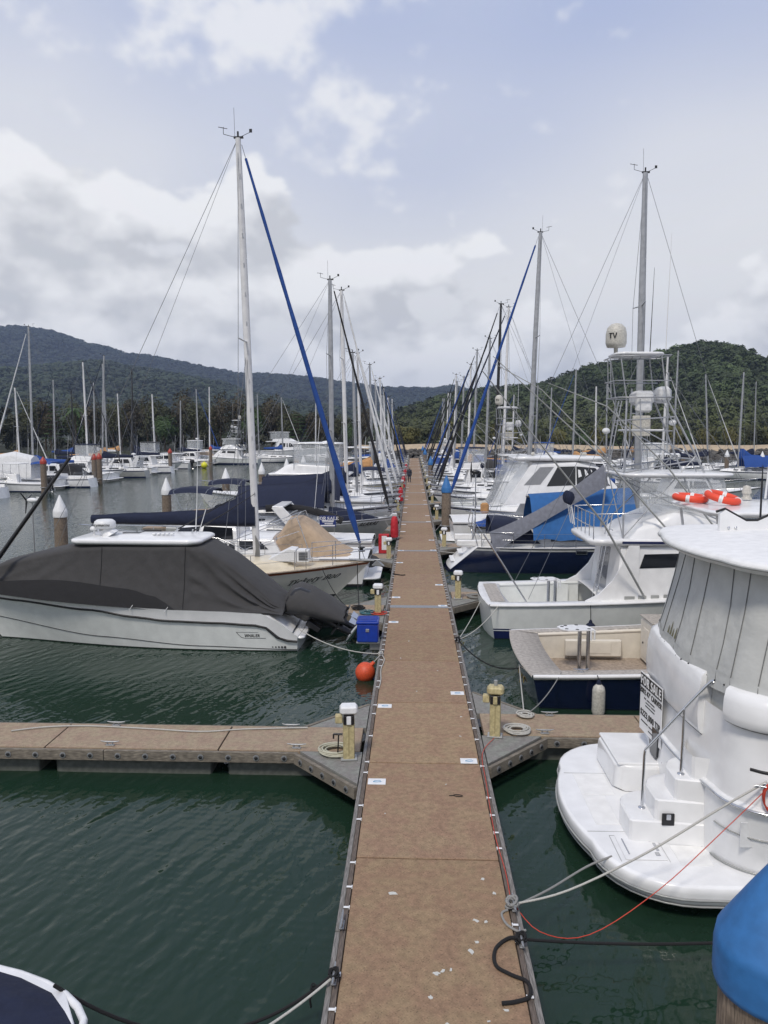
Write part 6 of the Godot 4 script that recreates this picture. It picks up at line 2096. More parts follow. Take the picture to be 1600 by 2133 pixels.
	rail(ht, "aerial", [V(3.2, 4.6, -1.3), V(3.2, 5.3, -1.3), V(3.2, 5.62, -1.3)], [0.017, 0.015, 0.006], M.black_plastic)
	# flybridge moulding beyond
	var fbm := [[4.6, 4.75, 1.5, 1.45, 4.58, 5.15], [6.2, 6.2, 1.6, 1.5, 4.58, 5.2], [8.6, 7.8, 1.4, 1.2, 4.3, 5.1]]
	house(t, "flybridge", fbm, M.white_gelcoat, 0.05, 0.15)
	var cabin := [[6.0, 6.0, 2.0, 1.85, 1.95, 4.5], [9.5, 8.6, 1.9, 1.7, 1.95, 4.45], [12.5, 9.8, 1.4, 1.2, 2.1, 4.3]]
	house(t, "cabin", cabin, M.white_gelcoat, 0.05, 0.15)
	side_window(t, cabin, 0.15, 1.6, 0.45, 0.85, M.dark_glass)
	# swim platform
	var pr := []
	for l in [[0.16, 0.25, 2.05, 0.95], [0.20, 0.07, 2.22, 1.05], [0.30, 0.02, 2.27, 1.1], [0.40, 0.0, 2.29, 1.1], [0.47, 0.01, 2.28, 1.1], [0.492, 0.03, 2.26, 1.1], [0.50, 0.06, 2.23, 1.08]]:
		pr.append(stern_ring(l[1], l[2], l[3], 2.6, l[0], 0.2))
	var pmb := MB.new(); pmb.grid(pr)
	pmb.grid([pr[-1], stern_ring(0.5, 1.8, 0.8, 2.6, 0.503), stern_ring(1.0, 1.0, 0.4, 2.6, 0.503)])
	var pf := part(t, "swim_platform", pmb, M.white_gelcoat)
	var pc := MB.new(); pc.rbox(V(1.6, 0.476, 0), V(2.0, 0.05, 3.4), 0.01)
	part(pf, "platform_middle", pc, M.white_gelcoat)
	for q in [[0.42, -0.55, 0.5, 0.75], [0.34, 0.30, 0.34, 0.9], [1.25, 1.55, 0.42, 0.5]]:   # non-slip areas
		var ns := MB.new(); ns.rbox(V(q[0], 0.5045, q[1]), V(q[2], 0.006, q[3]), 0.002)
		part(pf, "non_slip_panel", ns, M.deck_white)
	for q in [[[0.03, -0.95], [0.75, -0.95]], [[0.0, 0.95], [1.4, 0.95]], [[0.28, 1.06], [0.28, 1.72]], [[0.28, 1.06], [0.92, 1.06]], [[0.92, 1.06], [0.92, 1.72]]]:
		var gl := MB.new(); gl.bar(V(q[0][0], 0.502, q[0][1]), V(q[1][0], 0.502, q[1][1]), 0.005, 4)
		part(pf, "panel_joint", gl, M.grey_gelcoat)
	var gz := MB.new(); gz.tube(stern_ring(-0.005, 2.295, 1.1, 2.4, 0.33, 0.2), 0.016, 6)
	part(pf, "groove_trim", gz, M.grey_gelcoat)
	gz = MB.new(); gz.tube(stern_ring(0.035, 2.25, 1.1, 2.4, 0.22, 0.2), 0.014, 6)
	part(pf, "groove_trim", gz, M.grey_gelcoat)
	var sr := []
	for l in [[0.51, 0.75, 1.62], [0.54, 0.70, 1.66], [0.86, 0.72, 1.62], [0.90, 0.74, 1.6], [0.92, 0.80, 1.56]]:   # locker seat with rounded lid
		var r := PackedVector3Array()
		for p in [[l[1] + 0.1, -1.62], [l[1], -1.5], [l[1], -0.45], [l[1] + 0.12, -0.30], [l[2], -0.30], [l[2], -1.62]]: r.append(V(p[0], l[0], p[1]))
		sr.append(r)
	var sm := MB.new(); sm.grid(sr, true); sm.fan(sr[-1])
	part(t, "locker_seat", sm, M.white_gelcoat)
	var lid := MB.new(); lid.rbox(V(1.17, 0.935, -0.97), V(0.84, 0.05, 1.26), 0.02)
	part(t, "locker_lid", lid, M.white_gelcoat)
	# rounded steps climbing to the gate
	for q in [[0.52, 0.82, 0.30], [0.86, 1.12, 0.36], [1.12, 1.42, 0.42], [1.34, 1.74, 0.48]]:
		var poly := PackedVector2Array([Vector2(1.75, 1.34), Vector2(q[0] + 0.03, 1.22), Vector2(q[0], 1.18)])
		for e in 9:
			var f := PI / 2 * e / 8.0
			poly.append(Vector2(q[0] + 0.46 * (1.0 - cos(f)), q[2] + 0.42 * (1.0 - sin(f))))
		poly.append(Vector2(1.75, q[2]))
		part(t, "step", flat_prism(poly, 0.49, q[1], 0.018), M.white_gelcoat)
	rail(t, "handrail", curve([V(0.78, 0.82, 0.86), V(0.79, 1.3, 0.86), V(0.80, 1.66, 0.86), V(0.86, 1.76, 0.88), V(1.52, 2.70, 1.10), V(1.60, 2.76, 1.16)], 4), 0.019, M.stainless, 8)
	rail(t, "handrail", [V(1.24, 1.42, 1.06), V(1.25, 1.9, 1.06), V(1.26, 2.34, 1.04)], 0.019, M.stainless, 8)
	for p in [[0.78, 0.82, 0.86], [1.24, 1.42, 1.06]]:
		var f := MB.new(); f.t = Transform3D(Basis(), V(p[0], p[1], p[2])); f.lathe([Vector2(0.05, 0), Vector2(0.05, 0.012), Vector2(0.025, 0.02)], Vector3.ZERO, 12)
		part(t, "rail_foot", f, M.stainless)
	# window, sign and fittings on the stern
	var wn := MB.new()
	wn.t = Transform3D(Basis(Vector3.UP, -PI / 2), V(1.40, 1.24, -0.62))
	wn.prism(PackedVector2Array([Vector2(-0.27, 0.22), Vector2(0.28, 0.22), Vector2(0.24, -0.20), Vector2(0.18, -0.26), Vector2(-0.1, -0.26)]), 0.0, 0.04, 0.01)
	part(t, "window", wn, M.dark_glass)
	var sg := Node3D.new(); sg.name = "sale_sign"; t.add_child(sg)
	sg.position = V(1.36, 1.70, -0.74); sg.rotation = V(0, -PI / 2 + 0.06, 0.0)
	var bd := MB.new(); bd.rbox(V(0, 0, 0), V(0.94, 0.98, 0.012), 0.004)
	part(sg, "board", bd, M.sign_white)
	var hd := MB.new(); hd.rbox(V(0, 0.37, 0.008), V(0.92, 0.2, 0.006), 0.002)
	part(sg, "header", hd, M.ink_black)
	lettering(sg, "lettering", "FOR SALE", 0.145, M.sign_white, V(0, 0.37, 0.014))
	lettering(sg, "lettering", "2002 47' CARVER", 0.088, M.ink_black, V(0, 0.19, 0.01))
	for q in [[-0.27, 0.085, 0.03, 0.03], [-0.22, 0.085, 0.03, 0.03], [-0.1, 0.085, 0.13, 0.02], [0.08, 0.085, 0.18, 0.02], [-0.1, 0.03, 0.22, 0.018], [0.12, 0.03, 0.16, 0.018], [-0.02, -0.025, 0.4, 0.018]]: small_print(sg, q, M.ink_black, 0.008)
	lettering(sg, "lettering", "$223,000 TIP", 0.105, M.ink_black, V(0, -0.18, 0.01))
	for q in [[-0.24, -0.32, 0.3, 0.02], [0.1, -0.32, 0.3, 0.02], [0.15, -0.40, 0.42, 0.018]]: small_print(sg, q, M.ink_black, 0.008)
	lettering(t, "maker_lettering", "CARVER", 0.13, M.ink_black, V(1.49, 2.05, 0.40), V(-0.12, -PI / 2 + 0.10, 0.0), 0, 0.1)
	var sk := MB.new(); sk.rbox(V(1.02, 0.86, 1.268), V(0.17, 0.17, 0.03), 0.008)
	part(t, "power_socket", sk, M.black_plastic)
	var cvr := MB.new(); cvr.rbox(V(1.02, 0.90, 1.288), V(0.07, 0.08, 0.025), 0.01)
	part(t, "socket_cover", cvr, M.stainless)
	var inl := MB.new(); inl.t = Transform3D(Basis(Vector3.BACK, PI / 2), V(1.545, 0.72, 1.48)); inl.lathe([Vector2(0.0, 0.02), Vector2(0.05, 0.02), Vector2(0.075, 0.012), Vector2(0.08, -0.02)], Vector3.ZERO, 16)
	part(t, "water_inlet", inl, M.black_plastic)
	for q in [[1.90, 1.595, 2.145, 0.024, M.black_rubber], [1.02, 1.50, 2.142, 0.010, M.grey_gelcoat], [0.53, 1.50, 2.062, 0.012, M.grey_gelcoat]]:   # slot and joints round the near quarter
		var sl2 := MB.new()
		var rg := stern_ring(q[1] - 0.004, q[2] + 0.004, 0.69, 9.0, q[0])
		sl2.tube(rg.slice(3, 11 if q[0] > 1.5 else 14), q[3], 6)
		part(t, "side_groove", sl2, q[4])
	var hl := MB.new(); hl.rbox(V(0.62, 0.512, 1.38), V(0.55, 0.014, 0.62), 0.005)
	var hatch := part(pf, "platform_hatch", hl, M.white_gelcoat)
	for z in [1.2, 1.56]:
		var hn := MB.new(); hn.rbox(V(0.80, 0.523, z), V(0.06, 0.01, 0.09), 0.004)
		part(hatch, "hinge", hn, M.stainless)
	var hn2 := MB.new(); hn2.rbox(V(0.42, 0.524, 1.38), V(0.02, 0.012, 0.4), 0.004); hn2.rbox(V(0.83, 0.524, 1.38), V(0.04, 0.016, 0.2), 0.006)
	part(hatch, "handle", hn2, M.stainless)
	var ck := part(t, "cleat", cleat_mesh(), M.stainless)
	ck.position = V(1.95, 1.78, 2.16); ck.rotation = V(PI / 2, 0, 0.5)
	var lk := MB.new(); lk.rbox(V(1.83, 1.05, 2.0), V(0.30, 0.34, 0.02), 0.01)
	lk.t = Transform3D()
	var lkn := part(t, "locker_door", lk, M.white_plastic)
	lkn.rotation.y = 0.0
	var vent := MB.new(); vent.rbox(V(3.1, 2.12, 2.12), V(0.42, 0.09, 0.05), 0.02)
	part(t, "side_vent", vent, M.black_rubber)
	for z in [-0.9, 1.62]:
		var hk := MB.new(); hk.rbox(V(0.20 if z > 0 else 0.04, 0.45, z), V(0.05, 0.07, 0.14), 0.015)
		part(pf, "line_chock", hk, M.black_plastic)

func deck_plate(t: Node3D, x0: float, x1: float, w: float, y: float) -> void:
	var mb := MB.new()
	mb.rbox(V((x0 + x1) * 0.5, y - 0.03, 0), V(x1 - x0, 0.06, 2.0 * w), 0.02)
	part(t, "aft_deck", mb, M.deck_white)

# open cockpit of a game-fishing boat: covering boards, liner and sole between the transom and x1
func cockpit(t: Node3D, h: Dictionary, x0: float, x1: float, sole: float, board: Material, liner: Material, floor_: Material, wide := 0.36) -> void:
	var L: float = h.L
	for side in [-1.0, 1.0]:
		var a := []; var b := []
		for i in 9:
			var s := lerpf(0.0, x1 / L, i / 8.0)
			var y := sheer(h, s) + 0.012
			var o := hp(h, s, sheer(h, s), side, 0.03); o.y = y
			var n := hp(h, s, sheer(h, s), side, -wide); n.y = y
			if i == 0: n.x = x0
			a.append(PackedVector3Array([o + V(0, -0.05, 0), o, n, n + V(0, -0.06, 0)]))
			var w := hp(h, s, sheer(h, s), side, -wide - 0.02); w.y = y - 0.05
			if i == 0: w.x = x0
			b.append(PackedVector3Array([w, V(w.x, lerpf(y, sole, 0.5), w.z), V(w.x, sole, w.z)]))
		var mb := MB.new(); mb.grid(a)
		part(t, "covering_board", mb, board)
		mb = MB.new(); mb.grid(b)
		part(t, "cockpit_liner", mb, liner)
		mb = MB.new()
		var pts := []
		for r in a: pts.append(r[2] + V(0, -0.07, -side * 0.0))
		mb.tube(pts, 0.05, 8)
		part(t, "bolster", mb, liner)
	var za := hp(h, 0.0, sheer(h, 0.0), 1.0, 0.03); var zb := hp(h, 0.0, sheer(h, 0.0), 1.0, -wide)
	var y0 := sheer(h, 0.0) + 0.012
	var g := []
	for q in 11:
		var f := -1.0 + q / 5.0
		var cam := 0.14 * (1.0 - f * f)
		g.append(PackedVector3Array([V(za.x - cam - 0.03, y0 - 0.05, f * za.z), V(za.x - cam - 0.03, y0, f * za.z), V(x0 - cam * 0.6, y0, f * zb.z), V(x0 - cam * 0.6, sole, f * zb.z)]))
	var tb := MB.new(); tb.grid(g)
	part(t, "transom_board", tb, board)
	var fl := MB.new()
	var z1 := hp(h, x1 / L, sheer(h, x1 / L), 1.0, -wide).z
	fl.quad(V(x0 - 0.1, sole, -zb.z - 0.02), V(x0 - 0.1, sole, zb.z + 0.02), V(x1, sole, z1 + 0.02), V(x1, sole, -z1 - 0.02))
	part(t, "cockpit_sole", fl, floor_)

func bait_table(t: Node3D, at: Vector3, sole: float, turn := 0.0) -> void:
	var o := Node3D.new(); o.name = "bait_table"; t.add_child(o, true)
	o.position = at; o.rotation.y = turn
	var p := MB.new()
	p.t = Transform3D(Basis(Vector3.RIGHT, Vector3(0, 0, 1), Vector3.UP), Vector3.ZERO)
	p.prism(PackedVector2Array([Vector2(-0.42, -0.16), Vector2(-0.3, -0.27), Vector2(0.05, -0.3), Vector2(0.36, -0.22), Vector2(0.42, 0.1), Vector2(0.42, 0.26), Vector2(0.1, 0.28), Vector2(-0.25, 0.24), Vector2(-0.40, 0.08)]), 0.0, 0.035, 0.008)
	part(o, "board", p, M.white_plastic)
	for q in [[-0.3, -0.12], [-0.18, -0.21], [0.12, -0.24], [0.3, 0.18], [-0.02, 0.22], [-0.26, 0.12]]:
		var c := MB.new(); c.t = Transform3D(Basis(), V(q[0], 0.036, q[1])); c.lathe([Vector2(0.045, 0), Vector2(0.045, 0.004), Vector2(0.03, 0.004)], Vector3.ZERO, 12)
		part(o, "cup_hole", c, M.black_rubber)
	for x in [[0.12, 0.02], [0.33, 0.06]]:
		var c := MB.new(); c.bar(V(x[0], sole - at.y, x[1]), V(x[0], 0.0, x[1]), 0.05, 10)
		part(o, "leg", c, M.stainless)
	var rh := MB.new()
	for q in [[0.40, 0.30], [0.3, 0.32]]: rh.bar(V(q[0], -0.22, q[1]), V(q[0], 0.02, q[1]), 0.026, 8)
	part(o, "rod_holder", rh, M.white_plastic)

func fender(label: String, at: Vector3, m: Material, hang: Vector3, round_ := false) -> void:
	var t := thing("boat_fender", label, "fender", at)
	var b := MB.new()
	if round_: b.ellipsoid(V(0, -0.17, 0), V(0.16, 0.18, 0.16), 16, 10)
	else: b.lathe([Vector2(0.03, 0.02), Vector2(0.05, 0.0), Vector2(0.12, -0.07), Vector2(0.14, -0.16), Vector2(0.14, -0.62), Vector2(0.11, -0.70), Vector2(0.04, -0.74)], Vector3.ZERO, 18)
	part(t, "body", b, m)
	var e := MB.new(); e.lathe([Vector2(0.05, -0.04), Vector2(0.06, 0.02), Vector2(0.03, 0.08), Vector2(0.01, 0.1)], Vector3.ZERO, 12)
	part(t, "eye", e, M.navy_canvas)
	line(t, "lanyard", V(0, 0.08, 0), hang, 0.01, M.rope_black)

func navy_fishing_boat() -> void:
	var t := thing("fishing_boat", "dark blue hulled game fishing boat with cream open cockpit and timber topped sides", "motorboat", V(2.85, 0, -18.75), 0.0)
	var h := {"L": 14.0, "B": 4.25, "fs": 0.80, "fb": 1.9, "rake": 1.8, "tr": -0.18, "bt": 0.93, "sm": 0.35, "pw": 2.4, "wb": 0.35, "wm": 0.93, "flare": 0.9, "sag": 0.04}
	hull(t, h, M.navy_gelcoat, {"stripe": M.navy_gelcoat, "stripe_y": 0.1, "rail_mat": M.white_gelcoat, "rail_d": 0.03, "rail_r": 0.05, "round": 0.16})
	part(t, "toe_band", hull_band(h, func(s): return sheer(h, s) - 0.10, func(s): return sheer(h, s), 0.015, 3, 24), M.cream_liner)
	cockpit(t, h, 0.50, 3.9, 0.12, M.teak_grey, M.cream_liner, M.teak, 0.33)
	deck(t, h, M.deck_white, 0.28, 1.0, 0.0, 0.08)
	bait_table(t, V(1.25, 1.22, -0.55), 0.12, 0.15)
	for q in [[0.95, -0.1, 0.42, 0.34], [1.45, -0.25, 0.5, 0.4]]:
		var f := MB.new(); f.rbox(V(q[0], 0.14, q[1]), V(q[2], 0.05, q[3]), 0.02)
		part(t, "hatch_dark", f, M.black_rubber)  # black slab stands in for the shade inside an open floor hatch
	# coaming lockers inside the far side
	var lk := MB.new(); lk.rbox(V(1.95, 0.45, -1.55), V(1.5, 0.46, 0.16), 0.04)
	var lkn := part(t, "side_locker", lk, M.cream_liner)
	var ld := MB.new(); ld.rbox(V(2.1, 0.47, -1.465), V(0.62, 0.3, 0.015), 0.006)
	part(lkn, "locker_door", ld, M.cream_liner)
	var cab := MB.new(); cab.rbox(V(3.6, 0.72, -1.15), V(0.8, 1.2, 1.05), 0.09)   # bait cabinet against the bulkhead
	var cbn := part(t, "bait_cabinet", cab, M.cream_liner)
	var cd := MB.new(); cd.rbox(V(3.195, 0.7, -1.12), V(0.015, 0.78, 0.48), 0.006)
	var cdn := part(cbn, "door", cd, M.cream_liner)
	var kn := MB.new(); kn.ellipsoid(V(3.18, 0.68, -1.30), V(0.02, 0.03, 0.03), 8, 6)
	part(cdn, "latch", kn, M.black_plastic)
	var tp := MB.new(); tp.rbox(V(3.6, 1.335, -1.15), V(0.82, 0.03, 1.07), 0.012)
	part(cbn, "worktop", tp, M.teak_grey)
	var st := [[4.0, 4.05, 1.75, 1.6, 0.78, 2.5], [7.0, 6.8, 1.75, 1.55, 0.9, 2.55], [9.4, 8.2, 1.45, 1.15, 1.15, 2.4]]
	house(t, "cabin", st, M.white_gelcoat, 0.06, 0.15)
	side_window(t, st, 0.2, 0.9, 0.45, 0.82, M.dark_glass); side_window(t, st, 1.0, 1.8, 0.45, 0.82, M.dark_glass)
	slab(t, "flybridge_deck", 4.2, 7.6, 1.75, 1.6, 2.7, 0.16, M.white_gelcoat, 0.4)
	var fs := [[4.3, 4.4, 1.45, 1.4, 2.66, 3.2], [6.4, 6.3, 1.45, 1.35, 2.66, 3.35], [7.4, 6.9, 1.2, 1.0, 2.66, 3.2]]
	house(t, "flybridge", fs, M.white_gelcoat, 0.0, 0.12)
	side_window(t, fs, 0.2, 0.8, 0.45, 0.75, M.dark_glass)
	slab(t, "hardtop", 3.75, 8.6, 1.72, 1.6, 4.42, 0.13, M.white_gelcoat, 0.6, 0.06)
	for x in [4.3, 5.2, 7.0]:
		for s in [-1.0, 1.0]:
			var q := MB.new(); q.bar(V(x, 2.7, s * 1.4), V(x - 0.25, 4.36, s * 1.45), 0.035)
			part(t, "post", q, M.white_gelcoat)
	var lt := MB.new(); lt.t = Transform3D(Basis(), V(5.5, 4.48, -0.9)); lt.lathe([Vector2(0.13, 0.0), Vector2(0.13, 0.05), Vector2(0.09, 0.06), Vector2(0.09, 0.14), Vector2(0.12, 0.17), Vector2(0.08, 0.34), Vector2(0.0, 0.36)], Vector3.ZERO, 16)
	part(t, "dome_light", lt, M.off_white_plastic)
	rail(t, "aerial", [V(6.1, 4.48, -1.2), V(6.2, 6.0, -1.2), V(6.36, 8.6, -1.2)], [0.03, 0.02, 0.008], M.white_plastic)
	for q in [[0.2, 0.38, 0.03, 0.18], [0.42, 0.37, 0.03, 0.14], [0.62, 0.36, 0.03, 0.1], [0.85, 0.35, 0.12, 0.14], [0.4, 0.16, 0.03, 0.07]]:   # worn gold name, not legible
		var nm := MB.new(); nm.rbox(V(-0.25 + 0.035 * q[0] * q[0], q[1], q[0]), V(0.02, q[3], q[2]), 0.006)
		part(t, "name_mark", nm, M.ink_gold)
	for x in [0.9, 2.6]:
		var c := part(t, "cleat", cleat_mesh(), M.stainless)
		c.position = V(x, 0.83, 1.83)
	fender("white cylinder fender hanging on the dark blue fishing boat", V(2.85 + 1.2, 0.72, -18.75 + 2.26), M.off_white_plastic, V(0, 0.14, -0.16))
	# life rings on the hardtop
	for q in [[3.95, 4.56, -0.45, 0.06, "orange life ring lying on the hardtop behind the other ring"], [4.5, 4.62, 0.15, 0.22, "orange life ring propped on the other ring on the hardtop"]]:
		var r := thing("life_ring", q[4], "life ring", V(2.85 + q[0], q[1], -18.75 + q[2]), 0.3)
		r.rotation.z = -q[3] * 0.6; r.rotation.x = q[3]
		var b := MB.new(); b.torus(Vector3.ZERO, V(0.34, 0, 0), V(0, 0, 0.34), 0.085, 32, 12)
		part(r, "ring", b, M.orange_ring)
		for a in 4:
			var f := PI / 4 + a * PI / 2
			var w := MB.new()
			w.torus(V(cos(f) * 0.34, 0, sin(f) * 0.34), V(cos(f), 0, sin(f)) * 0.09, V(0, 0.09, 0), 0.012, 16, 4)
			w.tube([V(cos(f - 0.13) * 0.34, 0, sin(f - 0.13) * 0.34), V(cos(f + 0.13) * 0.34, 0, sin(f + 0.13) * 0.34)], 0.09, 14)
			part(r, "reflective_band", w, M.white_plastic)

func tower_boat() -> void:
	var t := thing("fishing_boat", "white game fishing boat with tall tuna tower, outriggers and navy waterline", "motorboat", V(2.45, 0, -24.35), 0.0)
	var h := {"L": 13.5, "B": 3.75, "fs": 1.08, "fb": 2.0, "rake": 1.8, "tr": -0.16, "bt": 0.92, "sm": 0.35, "pw": 2.4, "wb": 0.35, "wm": 0.92, "flare": 0.9, "sag": 0.04}
	hull(t, h, M.grey_white_gelcoat, {"stripe": M.navy_stripe, "stripe_y": 0.26, "rail_mat": M.white_gelcoat, "rail_d": 0.04, "rail_r": 0.045, "round": 0.22})
	part(t, "pinstripe", hull_band(h, func(_s): return 0.29, func(_s): return 0.33, 0.004, 2, 24), M.navy_stripe)
	cockpit(t, h, 0.45, 3.4, 0.35, M.white_gelcoat, M.grey_white_gelcoat, M.deck_white, 0.30)
	var cap := MB.new(); cap.rbox(V(0.12, 1.105, 0), V(0.42, 0.012, 2.7), 0.004)
	part(t, "transom_pad", cap, M.teak_grey)
	deck(t, h, M.deck_white, 0.25, 1.0, 0.0, 0.08)
	bait_table(t, V(1.75, 1.5, -0.1), 0.35, 0.2)
	var dr := MB.new(); dr.rbox(V(2.5, 0.75, -1.36), V(0.5, 0.7, 0.02), 0.01)
	part(t, "side_door", dr, M.grey_white_gelcoat)
	# swept sides rising from the cockpit to the flybridge
	for s in [-1.0, 1.0]:
		var w := MB.new()
		w.t = Transform3D(Basis(), V(0, 0, s * 1.58 - 0.04))
		w.prism(PackedVector2Array([Vector2(2.5, 1.08), Vector2(4.2, 1.08), Vector2(4.2, 2.85), Vector2(3.9, 2.85), Vector2(3.72, 2.3), Vector2(3.45, 1.8), Vector2(3.05, 1.38), Vector2(2.7, 1.2)]), 0.0, 0.08, 0.015)
		part(t, "cabin_wing", w, M.white_gelcoat)
	var st := [[3.5, 3.7, 1.62, 1.5, 1.05, 2.8], [6.2, 6.0, 1.62, 1.45, 1.2, 2.85], [9.0, 7.6, 1.3, 1.05, 1.4, 2.7]]
	house(t, "cabin", st, M.white_gelcoat, 0.05, 0.12)
	side_window(t, st, 0.25, 1.5, 0.62, 0.86, M.dark_glass, 0.05, -0.05)
	end_window(t, st, false, -0.5, 0.25, 0.1, 0.9, M.tinted_vinyl, "cabin_door")
	for q in 4:
		var v := MB.new()
		var x := 3.95 + 0.37 * q
		v.rbox(V(x, 1.28 + 0.02 * q, 1.625), V(0.3 if q == 0 else 0.24, 0.12, 0.02), 0.009)
		part(t, "side_vent", v, M.grey_gelcoat)
	slab(t, "flybridge_deck", 2.75, 7.2, 1.6, 1.5, 3.02, 0.2, M.white_gelcoat, 0.5)
	var stp := MB.new()
	for s in [-1.0, 1.0]: stp.rbox(V(5.3, 2.93, s * 1.6), V(3.2, 0.07, 0.02), 0.005)
	part(t, "navy_stripe", stp, M.navy_stripe)
	var fs := [[3.9, 4.4, 1.5, 1.25, 3.0, 3.5], [5.4, 5.3, 1.52, 1.3, 3.0, 3.85], [7.4, 6.6, 1.3, 1.0, 3.0, 3.75]]
	house(t, "flybridge", fs, M.white_gelcoat, 0.0, 0.2)
	slab(t, "hardtop", 3.75, 7.1, 1.42, 1.35, 4.95, 0.12, M.white_gelcoat, 0.5, 0.05)
	var ws := [[4.25, 4.25, 1.25, 1.28, 3.8, 4.86], [6.9, 6.7, 1.2, 1.2, 3.85, 4.86]]
	side_window(t, ws, 0.0, 1.0, 0.0, 1.0, M.clear_vinyl, 0, 0, "clear_curtain"); end_window(t, ws, true, -1, 1, 0, 1, M.clear_vinyl, "clear_curtain")
	# ladder and rails on the after edge
	for s in [-1.0, 1.0]:
		rail(t, "flybridge_rail", [V(2.9, 3.0, 1.4 * s), V(2.9, 3.75, 1.4 * s), V(4.3, 3.78, 1.42 * s)], 0.018)
	for y in [3.35, 3.75]: rail(t, "flybridge_rail", [V(2.9, y, -1.4), V(2.88, y, 0), V(2.9, y, 1.4)], 0.016)
	for q in 6: line(t, "rail_post", V(2.9, 3.0, -1.4 + 0.56 * q), V(2.9, 3.75, -1.4 + 0.56 * q), 0.014, M.stainless)
	for z in [0.55, 0.95]: rail(t, "ladder_side", [V(3.0, 0.4, z), V(3.55, 3.7, z)], 0.02)
	for q in 8: line(t, "ladder_rung", V(3.05 + 0.075 * q, 0.7 + 0.36 * q, 0.55), V(3.05 + 0.075 * q, 0.7 + 0.36 * q, 0.95), 0.016, M.stainless)
	for z in [-0.6, -0.9, -1.2]:
		rail(t, "rod_rack", [V(2.75, 3.2, z), V(2.62, 3.9, z)], 0.02, M.white_plastic)
		var rd := MB.new(); rd.ellipsoid(V(2.6, 4.05, z), V(0.14, 0.22, 0.1), 10, 7)
		part(t, "covered_reel", rd, M.navy_canvas)
	# the tower: four splayed legs, rings, ladder, control station and roof
	var A := [V(3.75, 2.6, 1.45), V(3.75, 2.6, -1.45), V(6.95, 3.4, 1.3), V(6.95, 3.4, -1.3)]
	var Bm := [V(3.95, 7.15, 0.62), V(3.95, 7.15, -0.62), V(5.15, 7.15, 0.62), V(5.15, 7.15, -0.62)]
	var Cm := [V(3.75, 8.4, 0.6), V(3.75, 8.4, -0.6), V(4.95, 8.45, 0.6), V(4.95, 8.45, -0.6)]
	for k in 4:
		rail(t, "tower_leg", [A[k], A[k].lerp(Bm[k], 0.5), Bm[k]], 0.03, M.aluminium, 8)
		rail(t, "tower_leg", [Bm[k], Cm[k]], 0.022, M.aluminium, 8)
	for f in [0.52, 0.86]:
		var P := []
		for k in 4: P.append(A[k].lerp(Bm[k], f))
		for e in [[0, 1], [2, 3], [0, 2], [1, 3]]: line(t, "tower_brace", P[e[0]], P[e[1]], 0.022, M.aluminium)
	for s in [0, 1]:
		line(t, "tower_brace", A[s].lerp(Bm[s], 0.5), A[s + 2].lerp(Bm[s + 2], 0.0), 0.02, M.aluminium)
		line(t, "tower_brace", A[s].lerp(Bm[s], 0.1), A[s + 2].lerp(Bm[s + 2], 0.55), 0.02, M.aluminium)
		line(t, "tower_brace", A[s].lerp(Bm[s], 0.86), A[s + 2].lerp(Bm[s + 2], 0.52), 0.018, M.aluminium)
	line(t, "tower_brace", A[0].lerp(Bm[0], 0.52), A[1].lerp(Bm[1], 0.1), 0.018, M.aluminium)
	line(t, "tower_brace", A[1].lerp(Bm[1], 0.52), A[0].lerp(Bm[0], 0.1), 0.018, M.aluminium)
	for zz in [0.86]:
		rail(t, "tower_ring", [V(3.7, 7.2, -0.7), V(3.7, 7.2, 0.7), V(5.3, 7.2, 0.7), V(5.3, 7.2, -0.7), V(3.7, 7.2, -0.7)], 0.024, M.aluminium)
	for z in [0.30, 0.66]: rail(t, "ladder_side", [V(3.42, 4.95, z + 0.12), V(3.8, 7.1, z)], 0.018, M.aluminium)
	for q in 7: line(t, "ladder_rung", V(3.45 + 0.054 * q, 5.15 + 0.3 * q, 0.42 - 0.016 * q), V(3.45 + 0.054 * q, 5.15 + 0.3 * q, 0.77 - 0.016 * q), 0.014, M.aluminium)
	slab(t, "tower_roof", 3.62, 5.1, 0.66, 0.62, 8.55, 0.09, M.white_gelcoat, 0.3, 0.04)
	rail(t, "tower_ring", [V(3.55, 8.42, -0.66), V(3.55, 8.42, 0.66), V(5.25, 8.46, 0.62), V(5.4, 8.48, 0.0), V(5.25, 8.46, -0.62), V(3.55, 8.42, -0.66)], 0.016, M.aluminium)
	slab(t, "tower_floor", 4.0, 5.15, 0.55, 0.55, 6.25, 0.06, M.white_gelcoat, 0.1, 0.0)
	var cc := MB.new()
	cc.rbox(V(4.55, 7.2, 0.1), V(0.6, 0.42, 0.8), 0.1); cc.rbox(V(4.5, 7.0, 0.5), V(0.5, 0.5, 0.2), 0.08)
	cc.rbox(V(5.2, 7.3, 0.0), V(0.42, 0.5, 0.7), 0.12)
	part(t, "control_cover", cc, M.white_canvas)
	var bp := MB.new(); bp.rbox(V(4.45, 6.35, 0.5), V(0.55, 0.62, 0.06), 0.05)
	part(t, "backrest_panel", bp, M.off_white_plastic)
	# satellite dome and lights
	var sd := MB.new(); sd.t = Transform3D(Basis(), V(3.72, 8.72, 0.1)); sd.lathe([Vector2(0.06, -0.25), Vector2(0.06, 0.0), Vector2(0.27, 0.02), Vector2(0.31, 0.14), Vector2(0.31, 0.42), Vector2(0.27, 0.60), Vector2(0.16, 0.71), Vector2(0.0, 0.75)], Vector3.ZERO, 24)
	var sdn := part(t, "satellite_dome", sd, M.off_white_plastic)
